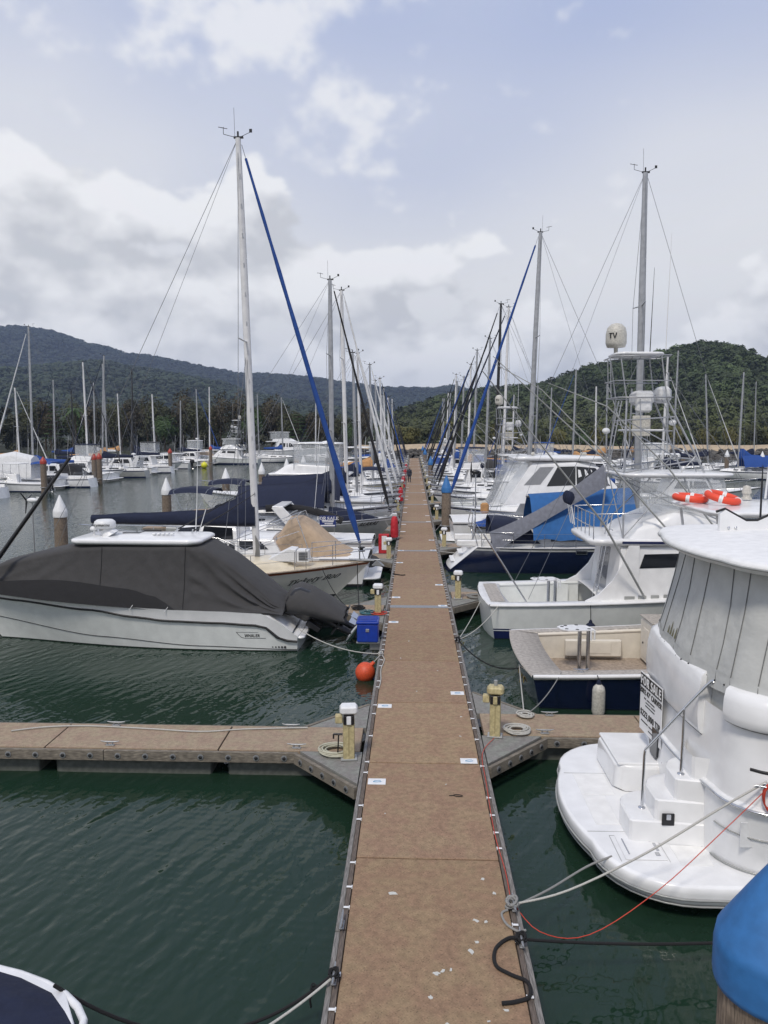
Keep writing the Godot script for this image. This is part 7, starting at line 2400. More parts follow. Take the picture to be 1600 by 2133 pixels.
	for q in [[3.75, 5.0, 1.28, 3.95, 7.15, 0.62], [4.3, 5.0, 1.2, 4.35, 7.15, 0.66], [4.3, 5.0, -1.2, 4.35, 7.15, -0.66], [5.9, 5.0, 1.2, 5.0, 7.15, 0.6], [3.8, 6.2, 0.8, 5.3, 6.2, 0.78], [3.8, 5.6, -0.95, 5.6, 5.6, -0.95], [3.6, 7.7, 0.66, 5.25, 7.7, 0.66], [3.6, 7.7, -0.66, 5.25, 7.7, -0.66], [3.6, 7.7, -0.66, 3.6, 7.7, 0.66]]: line(t, "tower_brace", V(q[0], q[1], q[2]), V(q[3], q[4], q[5]), 0.016, M.aluminium)
	for s in [-1.0, 1.0]: rail(t, "ladder_side", [V(3.55, 7.2, 0.2 + 0.17 * s), V(3.5, 8.4, 0.2 + 0.17 * s)], 0.014, M.aluminium)
	for q in 4: line(t, "ladder_rung", V(3.54, 7.4 + 0.28 * q, 0.03), V(3.54, 7.4 + 0.28 * q, 0.37), 0.012, M.aluminium)
	for s in [-1.0, 1.0]: line(t, "rigging_wire", V(4.4, 8.5, 0.5 * s), V(1.0, 1.2, 1.5 * s), 0.008)
	for s in [-1.0, 1.0]: line(t, "rigging_wire", V(4.8, 8.4, 0.5 * s), V(9.5, 1.7, 1.3 * s), 0.008)
	lettering(sdn, "lettering", "TV", 0.16, M.ink_black, V(3.55, 9.06, 0.1 + 0.27), V(0, -0.5, 0))
	for q in [[3.3, 6.2, 0.9], [5.35, 6.45, 0.6]]:
		var sl := MB.new(); sl.ellipsoid(V(q[0], q[1], q[2]), V(0.12, 0.09, 0.10), 12, 8)
		part(t, "spotlight", sl, M.white_plastic)
	# outrigger poles
	rail(t, "outrigger", [V(4.35, 1.35, 1.7), V(2.9, 3.6, 2.6), V(-0.7, 7.7, 4.4)], [0.035, 0.03, 0.012], M.grey_gelcoat)
	rail(t, "outrigger", [V(5.35, 2.95, 1.5), V(3.2, 5.3, 1.6), V(-0.2, 8.3, 2.0)], [0.03, 0.026, 0.01], M.grey_gelcoat)
	rail(t, "outrigger", [V(5.9, 2.95, -1.5), V(4.5, 4.9, -1.9), V(1.9, 7.6, -2.4), V(0.3, 8.5, -2.6)], [0.03, 0.026, 0.018, 0.01], M.grey_gelcoat)
	rail(t, "outrigger", [V(6.7, 3.0, 1.5), V(5.0, 5.1, 1.5), V(3.2, 6.9, 1.4), V(1.5, 7.6, 1.2)], [0.03, 0.026, 0.02, 0.01], M.grey_gelcoat)
	rail(t, "aerial", [V(5.1, 8.6, 0.5), V(5.15, 12.0, 0.5)], [0.016, 0.005], M.white_plastic)
	rail(t, "aerial", [V(4.9, 8.6, -0.4), V(4.95, 11.2, -0.4)], [0.016, 0.005], M.black_plastic)
	rail(t, "gaff_pole", [V(0.95, 1.1, 1.45), V(0.2, 2.3, 1.5), V(-0.35, 3.15, 1.45)], 0.028, M.stainless)
	bow_rail(t, h, 0.5, 0.7)
	fender("small round navy fender hanging on the white fishing boat's side", V(2.45 + 2.75, 0.62, -24.35 + 1.98), M.navy_canvas, V(0, 0.5, -0.06), true)

func navy_yacht() -> void:
	var h := {"L": 14.2, "B": 4.0, "fs": 1.15, "fb": 1.55, "rake": 1.3, "tr": 1.35, "bt": 0.78, "sm": 0.42, "pw": 2.1, "wb": 0.6, "wm": 0.92, "flare": 1.7, "x0": 0.1}
	var t := yacht({"h": h, "label": "navy blue hulled sailing yacht with sloping white stern and blue boom awning", "at": V(1.45, 0, -35.4), "hull": M.navy_gelcoat, "cove": M.grey_gelcoat, "stripe": M.navy_gelcoat, "deck": M.deck_white, "mx": 8.7, "mh": 17.4, "rake_aft": 0.1, "mast_mat": M.aluminium, "mast_r": 0.115, "spreaders": [0.34, 0.64], "near": true, "boom": 5.0, "boom_y": 3.15, "tent": M.blue_canvas, "tent_drop": 1.9, "tent_w": 1.75, "rails": true})
	# white sloping transom with steps over the navy one
	var g := []
	for j in 7:
		var y := lerpf(1.16, 0.12, j / 6.0)
		var a := hp(h, 0.0, y, -1.0); var b := hp(h, 0.0, y, 1.0)
		var r := PackedVector3Array()
		for q in 7:
			var p := a.lerp(b, q / 6.0) * V(1, 1, 0.97)
			p.x -= 0.12 * (1.0 - pow(q / 3.0 - 1.0, 2.0)) + 0.02
			r.append(p)
		g.append(r)
	var tm := MB.new(); tm.grid(g)
	part(t, "stern_panel", tm, M.white_gelcoat)
	for q in 3:
		var s := MB.new(); s.rbox(V(0.42 + 0.36 * q, 0.38 + 0.32 * q, 0), V(0.34, 0.05, 1.5), 0.02)
		part(t, "stern_step", s, M.deck_white)
	var pl := MB.new(); pl.rbox(V(5.85, 0.98, 1.985), V(0.5, 0.18, 0.03), 0.012)
	var pn := part(t, "portlight", pl, M.stainless)
	var pg := MB.new(); pg.rbox(V(5.85, 0.98, 2.002), V(0.42, 0.12, 0.014), 0.006)
	part(pn, "pane", pg, M.dark_glass)
	dodger(t, 2.0, 4.2, 1.25, 1.25, 2.35, M.navy_canvas, false)
	# long grey shade strip slung from the stern rail up towards the flybridge next door
	var rows := []
	for i in 11:
		var f := i / 10.0
		var c := V(2.0, 1.35, 1.65).lerp(V(7.0, 4.3, 1.2), f) + V(0, -0.10 * sin(PI * f), 0)
		var hw := 0.25 + 0.20 * pow(absf(2.0 * f - 1.0), 1.6)
		rows.append(PackedVector3Array([c + V(0.10, -hw, 0.10), c + V(0.03, -hw * 0.3, 0.05), c + V(-0.03, hw * 0.4, -0.02), c + V(-0.10, hw, -0.12)]))
	var sh := MB.new(); sh.grid(rows)
	part(t, "shade_strip", sh, M.shade_cloth)
	for s in [-1.0, 1.0]:   # stern arch with wind generator pole
		rail(t, "stern_arch", [V(1.4, 1.2, 1.5 * s), V(1.2, 2.0, 1.45 * s), V(1.3, 2.5, 1.3 * s)], 0.022)
	rail(t, "stern_arch", [V(1.3, 2.5, -1.3), V(1.25, 2.6, 0), V(1.3, 2.5, 1.3)], 0.022)
	rail(t, "generator_pole", [V(1.5, 1.2, -1.2), V(1.5, 4.2, -1.2)], 0.03)
	var wg := MB.new()
	wg.ellipsoid(V(1.5, 4.3, -1.2), V(0.22, 0.1, 0.1), 10, 6)
	for k in 3:
		var a := TAU * k / 3.0 + 0.5
		wg.tube([V(1.28, 4.3, -1.2), V(1.27, 4.3 + cos(a) * 0.55, -1.2 + sin(a) * 0.55)], [0.05, 0.015], 4)
	part(t, "wind_generator", wg, M.black_plastic)

func white_sedan() -> void:
	var h := {"L": 14.0, "B": 4.3, "fs": 1.35, "fb": 2.1, "rake": 1.9}
	var t := cruiser({"h": h, "label": "big white sedan cruiser with wide raked dark windows under a white roof", "at": V(2.3, 0, -43.4), "turn": 0.0, "style": "none", "house_h": 1.2, "aerials": 0})
	var st := [[2.6, 4.1, 1.75, 1.45, 2.3, 4.55], [6.4, 6.4, 1.75, 1.5, 2.5, 4.6], [9.4, 7.6, 1.35, 1.1, 2.5, 4.45]]
	house(t, "saloon", st, M.white_gelcoat, 0.05, 0.2)
	side_window(t, st, 0.52, 1.0, 0.40, 0.88, M.dark_glass, 0.1, 0.0); side_window(t, st, 1.03, 1.85, 0.40, 0.88, M.dark_glass, 0.0, -0.05); side_window(t, st, 0.12, 0.40, 0.45, 0.88, M.tinted_vinyl, 0.12, 0.14)
	for z in [[-0.9, -0.05], [0.05, 0.9]]: end_window(t, st, true, z[0], z[1], 0.3, 0.9, M.dark_glass)
	slab(t, "roof", 3.1, 8.1, 1.65, 1.45, 4.85, 0.22, M.white_gelcoat, 0.7, 0.08)
	var bl := MB.new(); bl.ellipsoid(V(4.2, 5.0, 1.0), V(0.12, 0.1, 0.12), 10, 7); bl.rbox(V(7.0, 5.0, 0.6), V(0.35, 0.16, 0.2), 0.05)
	part(t, "roof_light", bl, M.off_white_plastic)
	var cu := [[1.9, 2.9, 1.6, 1.4, 2.2, 4.4], [3.3, 3.9, 1.65, 1.42, 2.3, 4.5]]
	side_window(t, cu, 0.0, 1.0, 0.0, 1.0, M.clear_vinyl, 0, 0, "clear_curtain"); end_window(t, cu, false, -1, 1, 0, 1, M.clear_vinyl, "clear_curtain")
	var bg := MB.new(); bg.rbox(V(1.6, 2.05, 1.3), V(0.45, 0.6, 0.35), 0.1)
	part(t, "orange_bag", bg, M.tan_canvas)

func small_print(parent: Node3D, q: Array, m: Material, z: float) -> void:   # a printed line too small to read
	var b := MB.new(); b.box(V(q[0], q[1], z), V(q[2], q[3], 0.003))
	part(parent, "small_print", b, m)

# ---------------------------------------------------------------- the two rows along the walkway and the boats across the water

func canvas(k: String) -> Material:
	return {"navy": M.navy_canvas, "blue": M.bright_blue_canvas, "grey": M.grey_canvas, "tan": M.tan_canvas, "white": M.white_canvas, "black": M.charcoal_canvas, "beige": M.beige_canvas}[k]

# [z, x of mast, mast height, length, hull, mast, cover, headsail, hood]
func row_yacht(a: Array, side: int, where: String) -> void:
	var L: float = a[3]
	var bow_x: float = -1.0 if side < 0 else 1.55
	var hullm: Material = {"white": M.white_gelcoat, "grey": M.grey_gelcoat, "navy": M.navy_gelcoat, "cream": M.cream_gelcoat}[a[4]]
	var mastm: Material = {"white": M.white_spar, "silver": M.aluminium, "black": M.black_spar}[a[5]]
	var label := "%s yacht, %s mast, %s sail cover, %s headsail, %s" % [a[4], a[5], a[6], a[7] if a[7] else "no", where]
	var d := {"h": {"L": L, "B": L * 0.3, "fs": 1.05, "fb": 1.4}, "label": label, "hull": hullm, "mh": a[2], "mast_mat": mastm, "boom": L * 0.4, "cover": canvas(a[6]), "furl": canvas(a[7] if a[7] else "white"), "furl_r": 0.095, "spreaders": [0.36, 0.66] if L > 11.5 else [0.5], "cove": M.navy_stripe if a[4] == "white" else M.white_gelcoat, "rake_aft": 0.3, "group": "yachts " + where, "wire": 0.011}
	if not a[7]: d.erase("furl")
	if a[8]: d["hood"] = canvas(a[8])
	if rng.randf() < 0.5 and a[8]: d["bim"] = canvas(a[8])
	if side < 0:
		d["at"] = V(bow_x - L, 0, a[0]); d["turn"] = 0.0; d["mx"] = L - (bow_x - a[1])
	else:
		d["at"] = V(bow_x + L, 0, a[0]); d["turn"] = PI; d["mx"] = L - (a[1] - bow_x)
	yacht(d)

func boats_rows() -> void:
	var west := "across from blue piles"
	var east := "beside blue piles"
	# first the few that show clearly
	yacht({"h": {"L": 12.2, "B": 3.8, "fs": 1.2, "fb": 1.6}, "label": "white yacht under a wide navy boom tent with white furled headsail", "at": V(-13.15, 0, -48.9), "mx": 8.95, "mh": 14.9, "mast_mat": M.white_spar, "mast_r": 0.095, "spreaders": [0.38, 0.68], "boom": 5.4, "cover": M.navy_canvas, "tent": M.navy_canvas, "tent_drop": 1.25, "hood": M.navy_canvas, "bim": M.navy_canvas, "furl": M.white_canvas, "furl_r": 0.10, "wire": 0.011, "rake_aft": 0.28})
	cruiser({"h": {"L": 13.0, "B": 4.4, "fs": 1.5, "fb": 2.1}, "label": "tall white flybridge cruiser with clear curtains and a white dome, stern to the walkway", "at": V(-2.2, 0, -54.2), "turn": PI, "style": "fly", "radar": true, "house_h": 1.7, "aerials": 2, "stripe": M.antifoul_black})
	yacht({"h": {"L": 14.0, "B": 4.1, "fs": 1.2, "fb": 1.6}, "label": "white yacht with the tallest silver mast and a bright blue furled headsail", "at": V(15.9, 0, -48.6), "turn": PI, "mx": 8.75, "mh": 18.2, "mast_mat": M.aluminium, "mast_r": 0.11, "spreaders": [0.33, 0.62], "boom": 5.4, "cover": M.bright_blue_canvas, "hood": M.bright_blue_canvas, "furl": M.bright_blue_canvas, "furl_r": 0.115, "near": true, "rake_aft": 0.5, "wire": 0.011})
	var src: Node3D = get_node("fishing_boat_001")
	var copy: Node3D = src.duplicate()
	copy.name = numbered("fishing_boat"); add_child(copy)
	copy.position = V(2.6, 0, -55.6); copy.scale = V(0.93, 0.93, 0.93)
	tag(copy, "white tower fishing boat beyond the yacht with the bright blue headsail", "motorboat")
	for a in [[-59.8, -4.35, 12.2, 10.6, "white", "silver", "navy", "", "navy"], [-64.2, -4.3, 12.6, 11.0, "white", "white", "blue", "white", "grey"], [-75.0, -3.9, 12.6, 11.0, "cream", "silver", "tan", "white", ""], [-85.8, -3.9, 11.8, 10.4, "white", "silver", "grey", "", "blue"], [-91.0, -3.6, 12.4, 10.8, "navy", "white", "white", "black", "navy"], [-101.6, -3.8, 11.0, 10.0, "white", "silver", "blue", "", "blue"], [-107.4, -3.8, 12.2, 10.6, "grey", "white", "navy", "blue", "navy"], [-118.0, -3.6, 11.4, 10.2, "white", "white", "grey", "", ""], [-128.6, -3.8, 12.0, 10.4, "cream", "silver", "navy", "", "tan"], [-139.2, -3.6, 11.2, 10.2, "white", "silver", "white", "navy", "navy"], [-150.0, -3.8, 12.6, 10.6, "white", "white", "navy", "black", "black"]]:
		row_yacht(a, -1, west)
	for a in [[-60.6, 6.35, 15.9, 12.6, "white", "black", "blue", "black", "navy"], [-66.6, 7.65, 16.6, 12.8, "white", "white", "navy", "navy", "blue"], [-72.4, 6.7, 14.7, 12.0, "white", "silver", "grey", "navy", "grey"], [-84.4, 6.5, 14.9, 12.0, "grey", "silver", "blue", "black", "navy"], [-90.4, 6.3, 13.9, 11.6, "white", "white", "tan", "blue", "blue"], [-96.4, 5.9, 12.9, 11.0, "cream", "silver", "navy", "", ""], [-102.4, 5.4, 12.7, 10.8, "white", "silver", "blue", "black", "navy"], [-108.6, 5.6, 14.1, 11.2, "navy", "white", "white", "black", "grey"], [-120.6, 5.4, 12.2, 10.6, "white", "silver", "navy", "", "navy"], [-132.6, 5.6, 12.8, 11.0, "white", "white", "blue", "navy", ""], [-144.8, 5.4, 12.4, 10.6, "grey", "silver", "grey", "blue", "blue"], [-156.8, 5.6, 13.0, 11.0, "white", "silver", "tan", "navy", "navy"]]:
		row_yacht(a, 1, east)
	var mb := [[-70.2, -1, "express", "white sports cruiser with navy bimini beyond the tall flybridge cruiser", {"bim": M.navy_canvas}], [-80.4, -1, "fly", "white flybridge cruiser with open top moored among yachts", {"clears": false}], [-96.4, -1, "hardtop", "white hardtop cruiser with a leaning arch on the finger pier side", {"arch": true}], [-112.6, -1, "express", "white sports cruiser under blue cockpit canvas on the finger pier side", {"wrap": M.bright_blue_canvas}], [-123.4, -1, "fly", "white flybridge cruiser with radar dome far along the walkway", {"radar": true}], [-134.0, -1, "hardtop", "plain white hardtop cruiser far along the walkway", {}], [-145.0, -1, "express", "white sports cruiser under grey canvas far along the walkway", {"wrap": M.grey_canvas}], [-156.0, -1, "fly", "teal hulled flybridge cruiser near the walkway's far end", {"hull": M.teal_gelcoat}],
		[-78.6, 1, "fly", "white flybridge cruiser with navy top behind the blue capped pile", {"top_mat": M.navy_canvas}], [-114.6, 1, "hardtop", "white hardtop cruiser with twin aerials on the blue pile side", {"aerials": 2}], [-126.6, 1, "express", "white sports cruiser under blue canvas on the blue pile side", {"wrap": M.bright_blue_canvas}], [-138.8, 1, "fly", "white flybridge cruiser with radar dome on the blue pile side", {"radar": true}], [-150.8, 1, "hardtop", "navy hulled hardtop cruiser on the blue pile side", {"hull": M.navy_gelcoat}]]
	for q in mb:
		var d := {"h": {"L": 10.6, "B": 3.6}, "label": q[3], "at": V(-2.1 if q[1] < 0 else 2.4, 0, q[0]), "turn": PI if q[1] < 0 else 0.0, "style": q[2]}
		d.merge(q[4])
		cruiser(d)
	# low white boat under a blue tarpaulin beside the blue capped pile
	var b := cruiser({"h": {"L": 8.4, "B": 2.9, "fs": 0.95, "fb": 1.3}, "label": "low white boat with a crumpled bright blue tarpaulin by the blue capped pile", "at": V(11.3, 0, -41.0), "turn": PI, "style": "express", "aerials": 0, "platform": false})
	var rows := []
	for i in 9:
		var r := PackedVector3Array()
		for e in 9:
			var f := PI * e / 8.0
			r.append(V(5.4 + i * 0.33, 1.25 + (0.42 + 0.12 * sin(i * 2.1 + e)) * sin(f) * sin(PI * (i + 1.0) / 10.0), 1.05 * cos(f) * (1.0 - 0.06 * i)))
		rows.append(r)
	var tp := MB.new(); loft(tp, rows)
	part(b, "tarpaulin", tp, M.bright_blue_canvas)

func far_yacht(label: String, z: float, mast_x: float, mh: float, L: float, turn: float, o := {}) -> void:
	var mx := L * 0.56
	var at := V(mast_x - mx, 0, z) if turn == 0.0 else V(mast_x + mx, 0, z)
	var d := {"h": {"L": L, "B": L * 0.29}, "label": label, "at": at, "turn": turn, "mx": mx, "mh": mh, "boom": L * 0.38, "cover": M.navy_canvas, "wire": 0.012, "mast_r": 0.10, "rake_aft": 0.2}
	d.merge(o, true)
	yacht(d)

func boats_far() -> void:
	# the row across the channel
	var fp := MB.new(); fp.rbox(V(-50.2, 0.2, -112), V(2.0, 0.6, 104), 0.05)
	solo("floating_pier", "long low pier behind the boats across the channel", "pier", fp, M.grey_concrete)
	far_yacht("white yacht with the tallest mast across the channel", -86.5, -43.2, 17.9, 12.5, PI, {"furl": M.white_canvas, "furl_r": 0.1, "cover": M.bright_blue_canvas})
	far_yacht("white yacht with white mast and navy cover across the channel", -101.0, -43.0, 15.3, 11.0, 0.0, {"mast_mat": M.white_spar, "furl": M.grey_canvas})
	far_yacht("grey hulled yacht with leaning silver mast across the channel", -105.6, -43.0, 16.6, 11.5, PI, {"hull": M.grey_gelcoat, "rake_aft": 0.8, "furl": M.navy_canvas})
	far_yacht("white yacht with tan boom cover across the channel", -109.0, -43.6, 15.8, 11.5, 0.0, {"cover": M.tan_canvas, "cover_h": 1.3, "boom": 5.4})
	far_yacht("white yacht with black mast across the channel", -117.6, -43.0, 15.6, 11.0, PI, {"mast_mat": M.black_spar})
	far_yacht("pale grey yacht with bow to the channel and blue dodger", -126.5, -42.6, 12.4, 10.5, 0.0, {"hull": M.grey_white_gelcoat, "mast_mat": M.white_spar, "hood": M.bright_blue_canvas})
	far_yacht("cream yacht with short mast across the channel", -142.0, -43.0, 12.0, 9.5, PI, {"hull": M.cream_gelcoat})
	far_yacht("white yacht with blue furled headsail across the channel", -154.0, -43.0, 14.8, 11.0, 0.0, {"furl": M.bright_blue_canvas})
	far_yacht("white yacht with blue sail cover far across the channel", -161.0, -42.6, 15.6, 11.0, PI, {"cover": M.bright_blue_canvas, "mast_mat": M.white_spar})
	far_yacht("white yacht with silver mast before the brown trees", -170.0, -34.0, 14.6, 11.0, 0.0, {"cover": M.grey_canvas})
	far_yacht("white yacht with bare boom and its stern to the channel", -71.5, -45.0, 11.0, 11.5, PI, {"cover": M.white_canvas, "furl": M.white_canvas})
	cruiser({"h": {"L": 8.2, "B": 2.7, "fs": 0.85, "fb": 1.3}, "called": "centre_console", "label": "white centre console boat with twin dark outboard motors across the channel", "at": V(-38.4, 0, -79.8), "turn": PI, "style": "console", "motors": 2, "aerials": 2, "platform": false})
	var tb := cruiser({"h": {"L": 9.8, "B": 3.2}, "label": "boat under a white tarpaulin tent and blue bimini across the channel", "at": V(-38.8, 0, -83.4), "turn": PI, "style": "none", "house_h": 0.9, "bim": M.bright_blue_canvas})
	house(tb, "tarpaulin", [[2.4, 2.6, 1.5, 0.9, 1.1, 3.4], [4.6, 4.8, 1.5, 0.7, 1.1, 3.9], [6.6, 6.4, 1.4, 0.8, 1.2, 3.6]], M.white_canvas, 0.2, 0.3)
	var q := [[-90.2, "none", "low white boat with dark grey cockpit canvas across the channel", {"wrap": M.charcoal_canvas, "motors": 1}], [-95.6, "express", "white speedboat with black swim deck across the channel", {"stripe": M.antifoul_black, "rail": M.black_rubber}], [-98.2, "fly", "white flybridge cruiser under a navy awning across the channel", {"top_mat": M.navy_canvas}], [-113.4, "hardtop", "white wheelhouse boat with a tall radar arch across the channel", {"arch": true, "radar": true}], [-121.8, "fly", "grey topped flybridge cruiser across the channel", {"top_mat": M.grey_canvas}], [-132.0, "hardtop", "small white fishing boat with outboards beside a yellow buoy", {"motors": 2, "platform": false}], [-136.8, "express", "silver grey sports cruiser across the channel", {"hull": M.grey_gelcoat}], [-147.4, "fly", "white flybridge cruiser with radar dome across the channel", {"radar": true}], [-151.0, "express", "white sports cruiser under beige canvas across the channel", {"wrap": M.beige_canvas}], [-158.0, "hardtop", "plain white hardtop cruiser far across the channel", {}]]
	for a in q:
		var d := {"h": {"L": 10.0, "B": 3.3}, "label": a[2], "at": V(-38.4, 0, a[0]), "turn": PI, "style": a[1], "group": ""}
		d.merge(a[3])
		cruiser(d)
	cruiser({"h": {"L": 17.0, "B": 5.0, "fs": 2.0, "fb": 2.8}, "label": "long white motor yacht lying across the head of the channel", "at": V(-36.0, 0, -174.0), "turn": 0.25, "style": "fly", "radar": true, "house_h": 2.0})
	var tg := get_node("fishing_boat_001").duplicate() as Node3D
	tg.name = numbered("fishing_boat"); add_child(tg); tg.position = V(-30.0, 0, -150.0); tg.rotation.y = PI
	tag(tg, "white tower fishing boat across the channel before the brown trees", "motorboat")
	# boats near the breakwater, beyond the row on the blue pile side
	far_yacht("white yacht with plain silver mast near the breakwater", -112.0, 37.0, 17.6, 12.0, PI, {"furl": M.grey_canvas})
	far_yacht("white yacht with slanting mast near the breakwater", -119.0, 44.6, 14.8, 11.0, 0.0, {"rake_aft": 0.9, "furl": M.white_canvas})
	far_yacht("white yacht with bright blue sail cover and awning near the breakwater", -104.0, 42.9, 14.0, 12.0, PI, {"cover": M.bright_blue_canvas, "tent": M.bright_blue_canvas, "tent_drop": 1.3, "boom": 5.6, "cover_h": 1.3})
	far_yacht("white yacht with thin mast furthest along the breakwater", -126.0, 54.4, 14.2, 11.0, 0.0, {"mast_r": 0.07})
	far_yacht("white yacht with black headsail between cruisers near the breakwater", -138.0, 24.0, 14.0, 11.0, PI, {"furl": M.charcoal_canvas})
	var s := cruiser({"h": {"L": 12.0, "B": 4.0, "fs": 1.3, "fb": 2.0}, "label": "white flybridge boat with lettered radar bar near the breakwater", "at": V(24.0, 0, -92.0), "turn": 0.0, "style": "fly"})
	var rb := MB.new(); rb.rbox(V(5.0, 3.4, 2.2), V(3.0, 0.8, 0.6), 0.2)
	var rn := part(s, "lettered_housing", rb, M.white_plastic)
	lettering(rn, "lettering", "SIMRAD", 0.42, M.ink_black, V(5.0, 3.42, 2.505), Vector3.ZERO, 0, 0.2)
	for e in 2: line(s, "post", V(4.2 + 1.6 * e, 1.4, 1.6), V(4.2 + 1.6 * e, 3.1, 2.0), 0.05, M.stainless)
	for a in [[28.0, -105.0, "fly", "white flybridge cruiser with big windscreen near the breakwater", {}], [47.5, -92.0, "hardtop", "white hardtop cruiser with rails near the breakwater", {"radar": true}], [30.0, -124.0, "express", "white sports cruiser under the breakwater rocks", {}], [17.5, -64.0, "hardtop", "white hardtop boat with orange ring behind the sedan cruiser", {}], [50.5, -110.0, "fly", "white flybridge cruiser with navy top near the breakwater", {"top_mat": M.navy_canvas}], [16.0, -118.0, "fly", "blue topped flybridge cruiser beyond the row of yachts", {"top_mat": M.bright_blue_canvas}], [18.0, -100.0, "hardtop", "white wheelhouse cruiser beyond the row of yachts", {"arch": true}]]:
		var d := {"h": {"L": 10.8, "B": 3.6}, "label": a[3], "at": V(a[0], 0, a[1]), "turn": 0.0, "style": a[2]}
		d.merge(a[4])
		cruiser(d)
	# masts crowding behind: yachts on the far side of the pier across the channel and beyond the near rows
	var hid := [[-57.5, -80.0, 14.2, "silver"], [-57.0, -92.0, 13.0, "white"], [-58.0, -97.0, 15.2, "silver"], [-57.4, -111.0, 12.6, "white"], [-56.8, -121.0, 14.4, "silver"], [-57.6, -130.0, 13.2, "black"], [-57.0, -137.0, 15.0, "silver"], [-56.6, -148.0, 13.6, "white"], [-57.4, -157.0, 14.8, "silver"], [-27.0, -160.0, 13.4, "silver"], [-21.0, -166.0, 12.8, "white"]]
	for i in hid.size():
		var a: Array = hid[i]
		far_yacht("yacht with %s mast on the far side of the pier across the channel" % a[3] if a[0] < -40.0 else "white yacht with %s mast at the head of the channel" % a[3], a[1], a[0], a[2], 10.5, 0.0 if i % 2 else PI, {"group": "yachts on the far side of the pier" if a[0] < -40.0 else "", "mast_mat": {"silver": M.aluminium, "white": M.white_spar, "black": M.black_spar}[a[3]], "furl": [M.white_canvas, M.navy_canvas, M.grey_canvas][i % 3], "cover": [M.navy_canvas, M.bright_blue_canvas, M.white_canvas, M.tan_canvas][i % 4]})
	var hid2 := [[26.0, -82.0, 14.0], [31.0, -96.0, 13.4], [22.0, -108.0, 14.6], [27.5, -118.0, 13.0], [20.0, -128.0, 13.8], [33.0, -134.0, 14.4], [18.5, -146.0, 13.2], [60.0, -118.0, 15.0], [39.0, -142.0, 14.0]]
	for i in hid2.size():
		var a: Array = hid2[i]
		far_yacht("yacht with %s between the walkway row and the breakwater" % ["white mast and navy cover", "silver mast and blue cover", "silver mast and tan cover"][i % 3], a[1], a[0], a[2], 10.8, 0.0 if i % 2 else PI, {"group": "yachts before the breakwater", "mast_mat": [M.white_spar, M.aluminium, M.aluminium][i % 3], "cover": [M.navy_canvas, M.bright_blue_canvas, M.tan_canvas][i % 3], "furl": [M.navy_canvas, M.white_canvas, M.bright_blue_canvas, M.charcoal_canvas][i % 4]})
	var bu := MB.new(); bu.ellipsoid(V(0, 0.5, 0), V(0.55, 0.55, 0.55), 18, 12); bu.bar(V(0, 1.0, 0), V(0, 1.25, 0), 0.08)
	solo("marker_buoy", "yellow round buoy floating across the channel", "buoy", bu, M.yellow_buoy, "", V(-36.2, 0, -133.0))

# ---------------------------------------------------------------- things on and beside the walkway

func pedestal_shape(t: Node3D, kind: int) -> void:
	var p := MB.new(); p.rbox(V(0, 0.36, 0), V(0.20, 0.72, 0.17), 0.02)
	part(t, "post", p, M.pedestal_cream)
	var g := MB.new(); g.box(V(0.0, 0.33, 0.087), V(0.012, 0.5, 0.006))
	part(t, "post_groove", g, M.pedestal_dark)
	var f := MB.new(); f.rbox(V(0, 0.012, 0), V(0.28, 0.024, 0.24), 0.008)
	part(t, "foot", f, M.grey_gelcoat)
	var h := MB.new(); h.rbox(V(0, 0.89, 0), V(0.32, 0.16, 0.26), 0.05)
	part(t, "head", h, M.white_plastic if kind == 0 else M.pedestal_cream)
	var b := MB.new(); b.rbox(V(0, 0.72, 0.075), V(0.19, 0.17, 0.07), 0.015)
	part(t, "socket_panel", b, M.black_plastic)
	var s := MB.new(); s.rbox(V(0.0, 0.72, 0.115), V(0.08, 0.15, 0.02), 0.01)
	part(t, "socket_lid", s, M.white_plastic if kind == 0 else M.pedestal_cream)
	var o := MB.new(); o.rbox(V(-0.17, 0.72, 0.0), V(0.13, 0.14, 0.14), 0.015)
	part(t, "outlet_box", o, M.pedestal_cream)
	if kind == 1:
		var k := MB.new(); k.bar(V(0, 0.96, 0), V(0, 1.07, 0), 0.035, 10)
		part(t, "lamp_stub", k, M.grey_gelcoat)

func coil(called: String, label: String, cat: String, at: Vector3, r: float, n: int, m: Material, th := 0.014) -> void:
	var mb := MB.new()
	var g := RandomNumberGenerator.new(); g.seed = int(absf(at.z) * 100)
	var pts := []
	for i in n * 18:
		var f := TAU * i / 18.0
		var rr := r * (0.62 + 0.38 * sin(f * 0.17 + 1.0) * 0.5 + 0.38 * 0.5) + g.randf_range(-0.006, 0.006)
		pts.append(V(cos(f) * rr + 0.03 * sin(f * 0.31), th + 0.035 * (0.5 + 0.5 * sin(f * 0.37)) + th * 1.3 * (i / 60.0), sin(f) * rr * 0.85 + 0.03 * cos(f * 0.23)))
	mb.tube(pts, th, 5)
	solo(called, label, cat, mb, m, "", at)

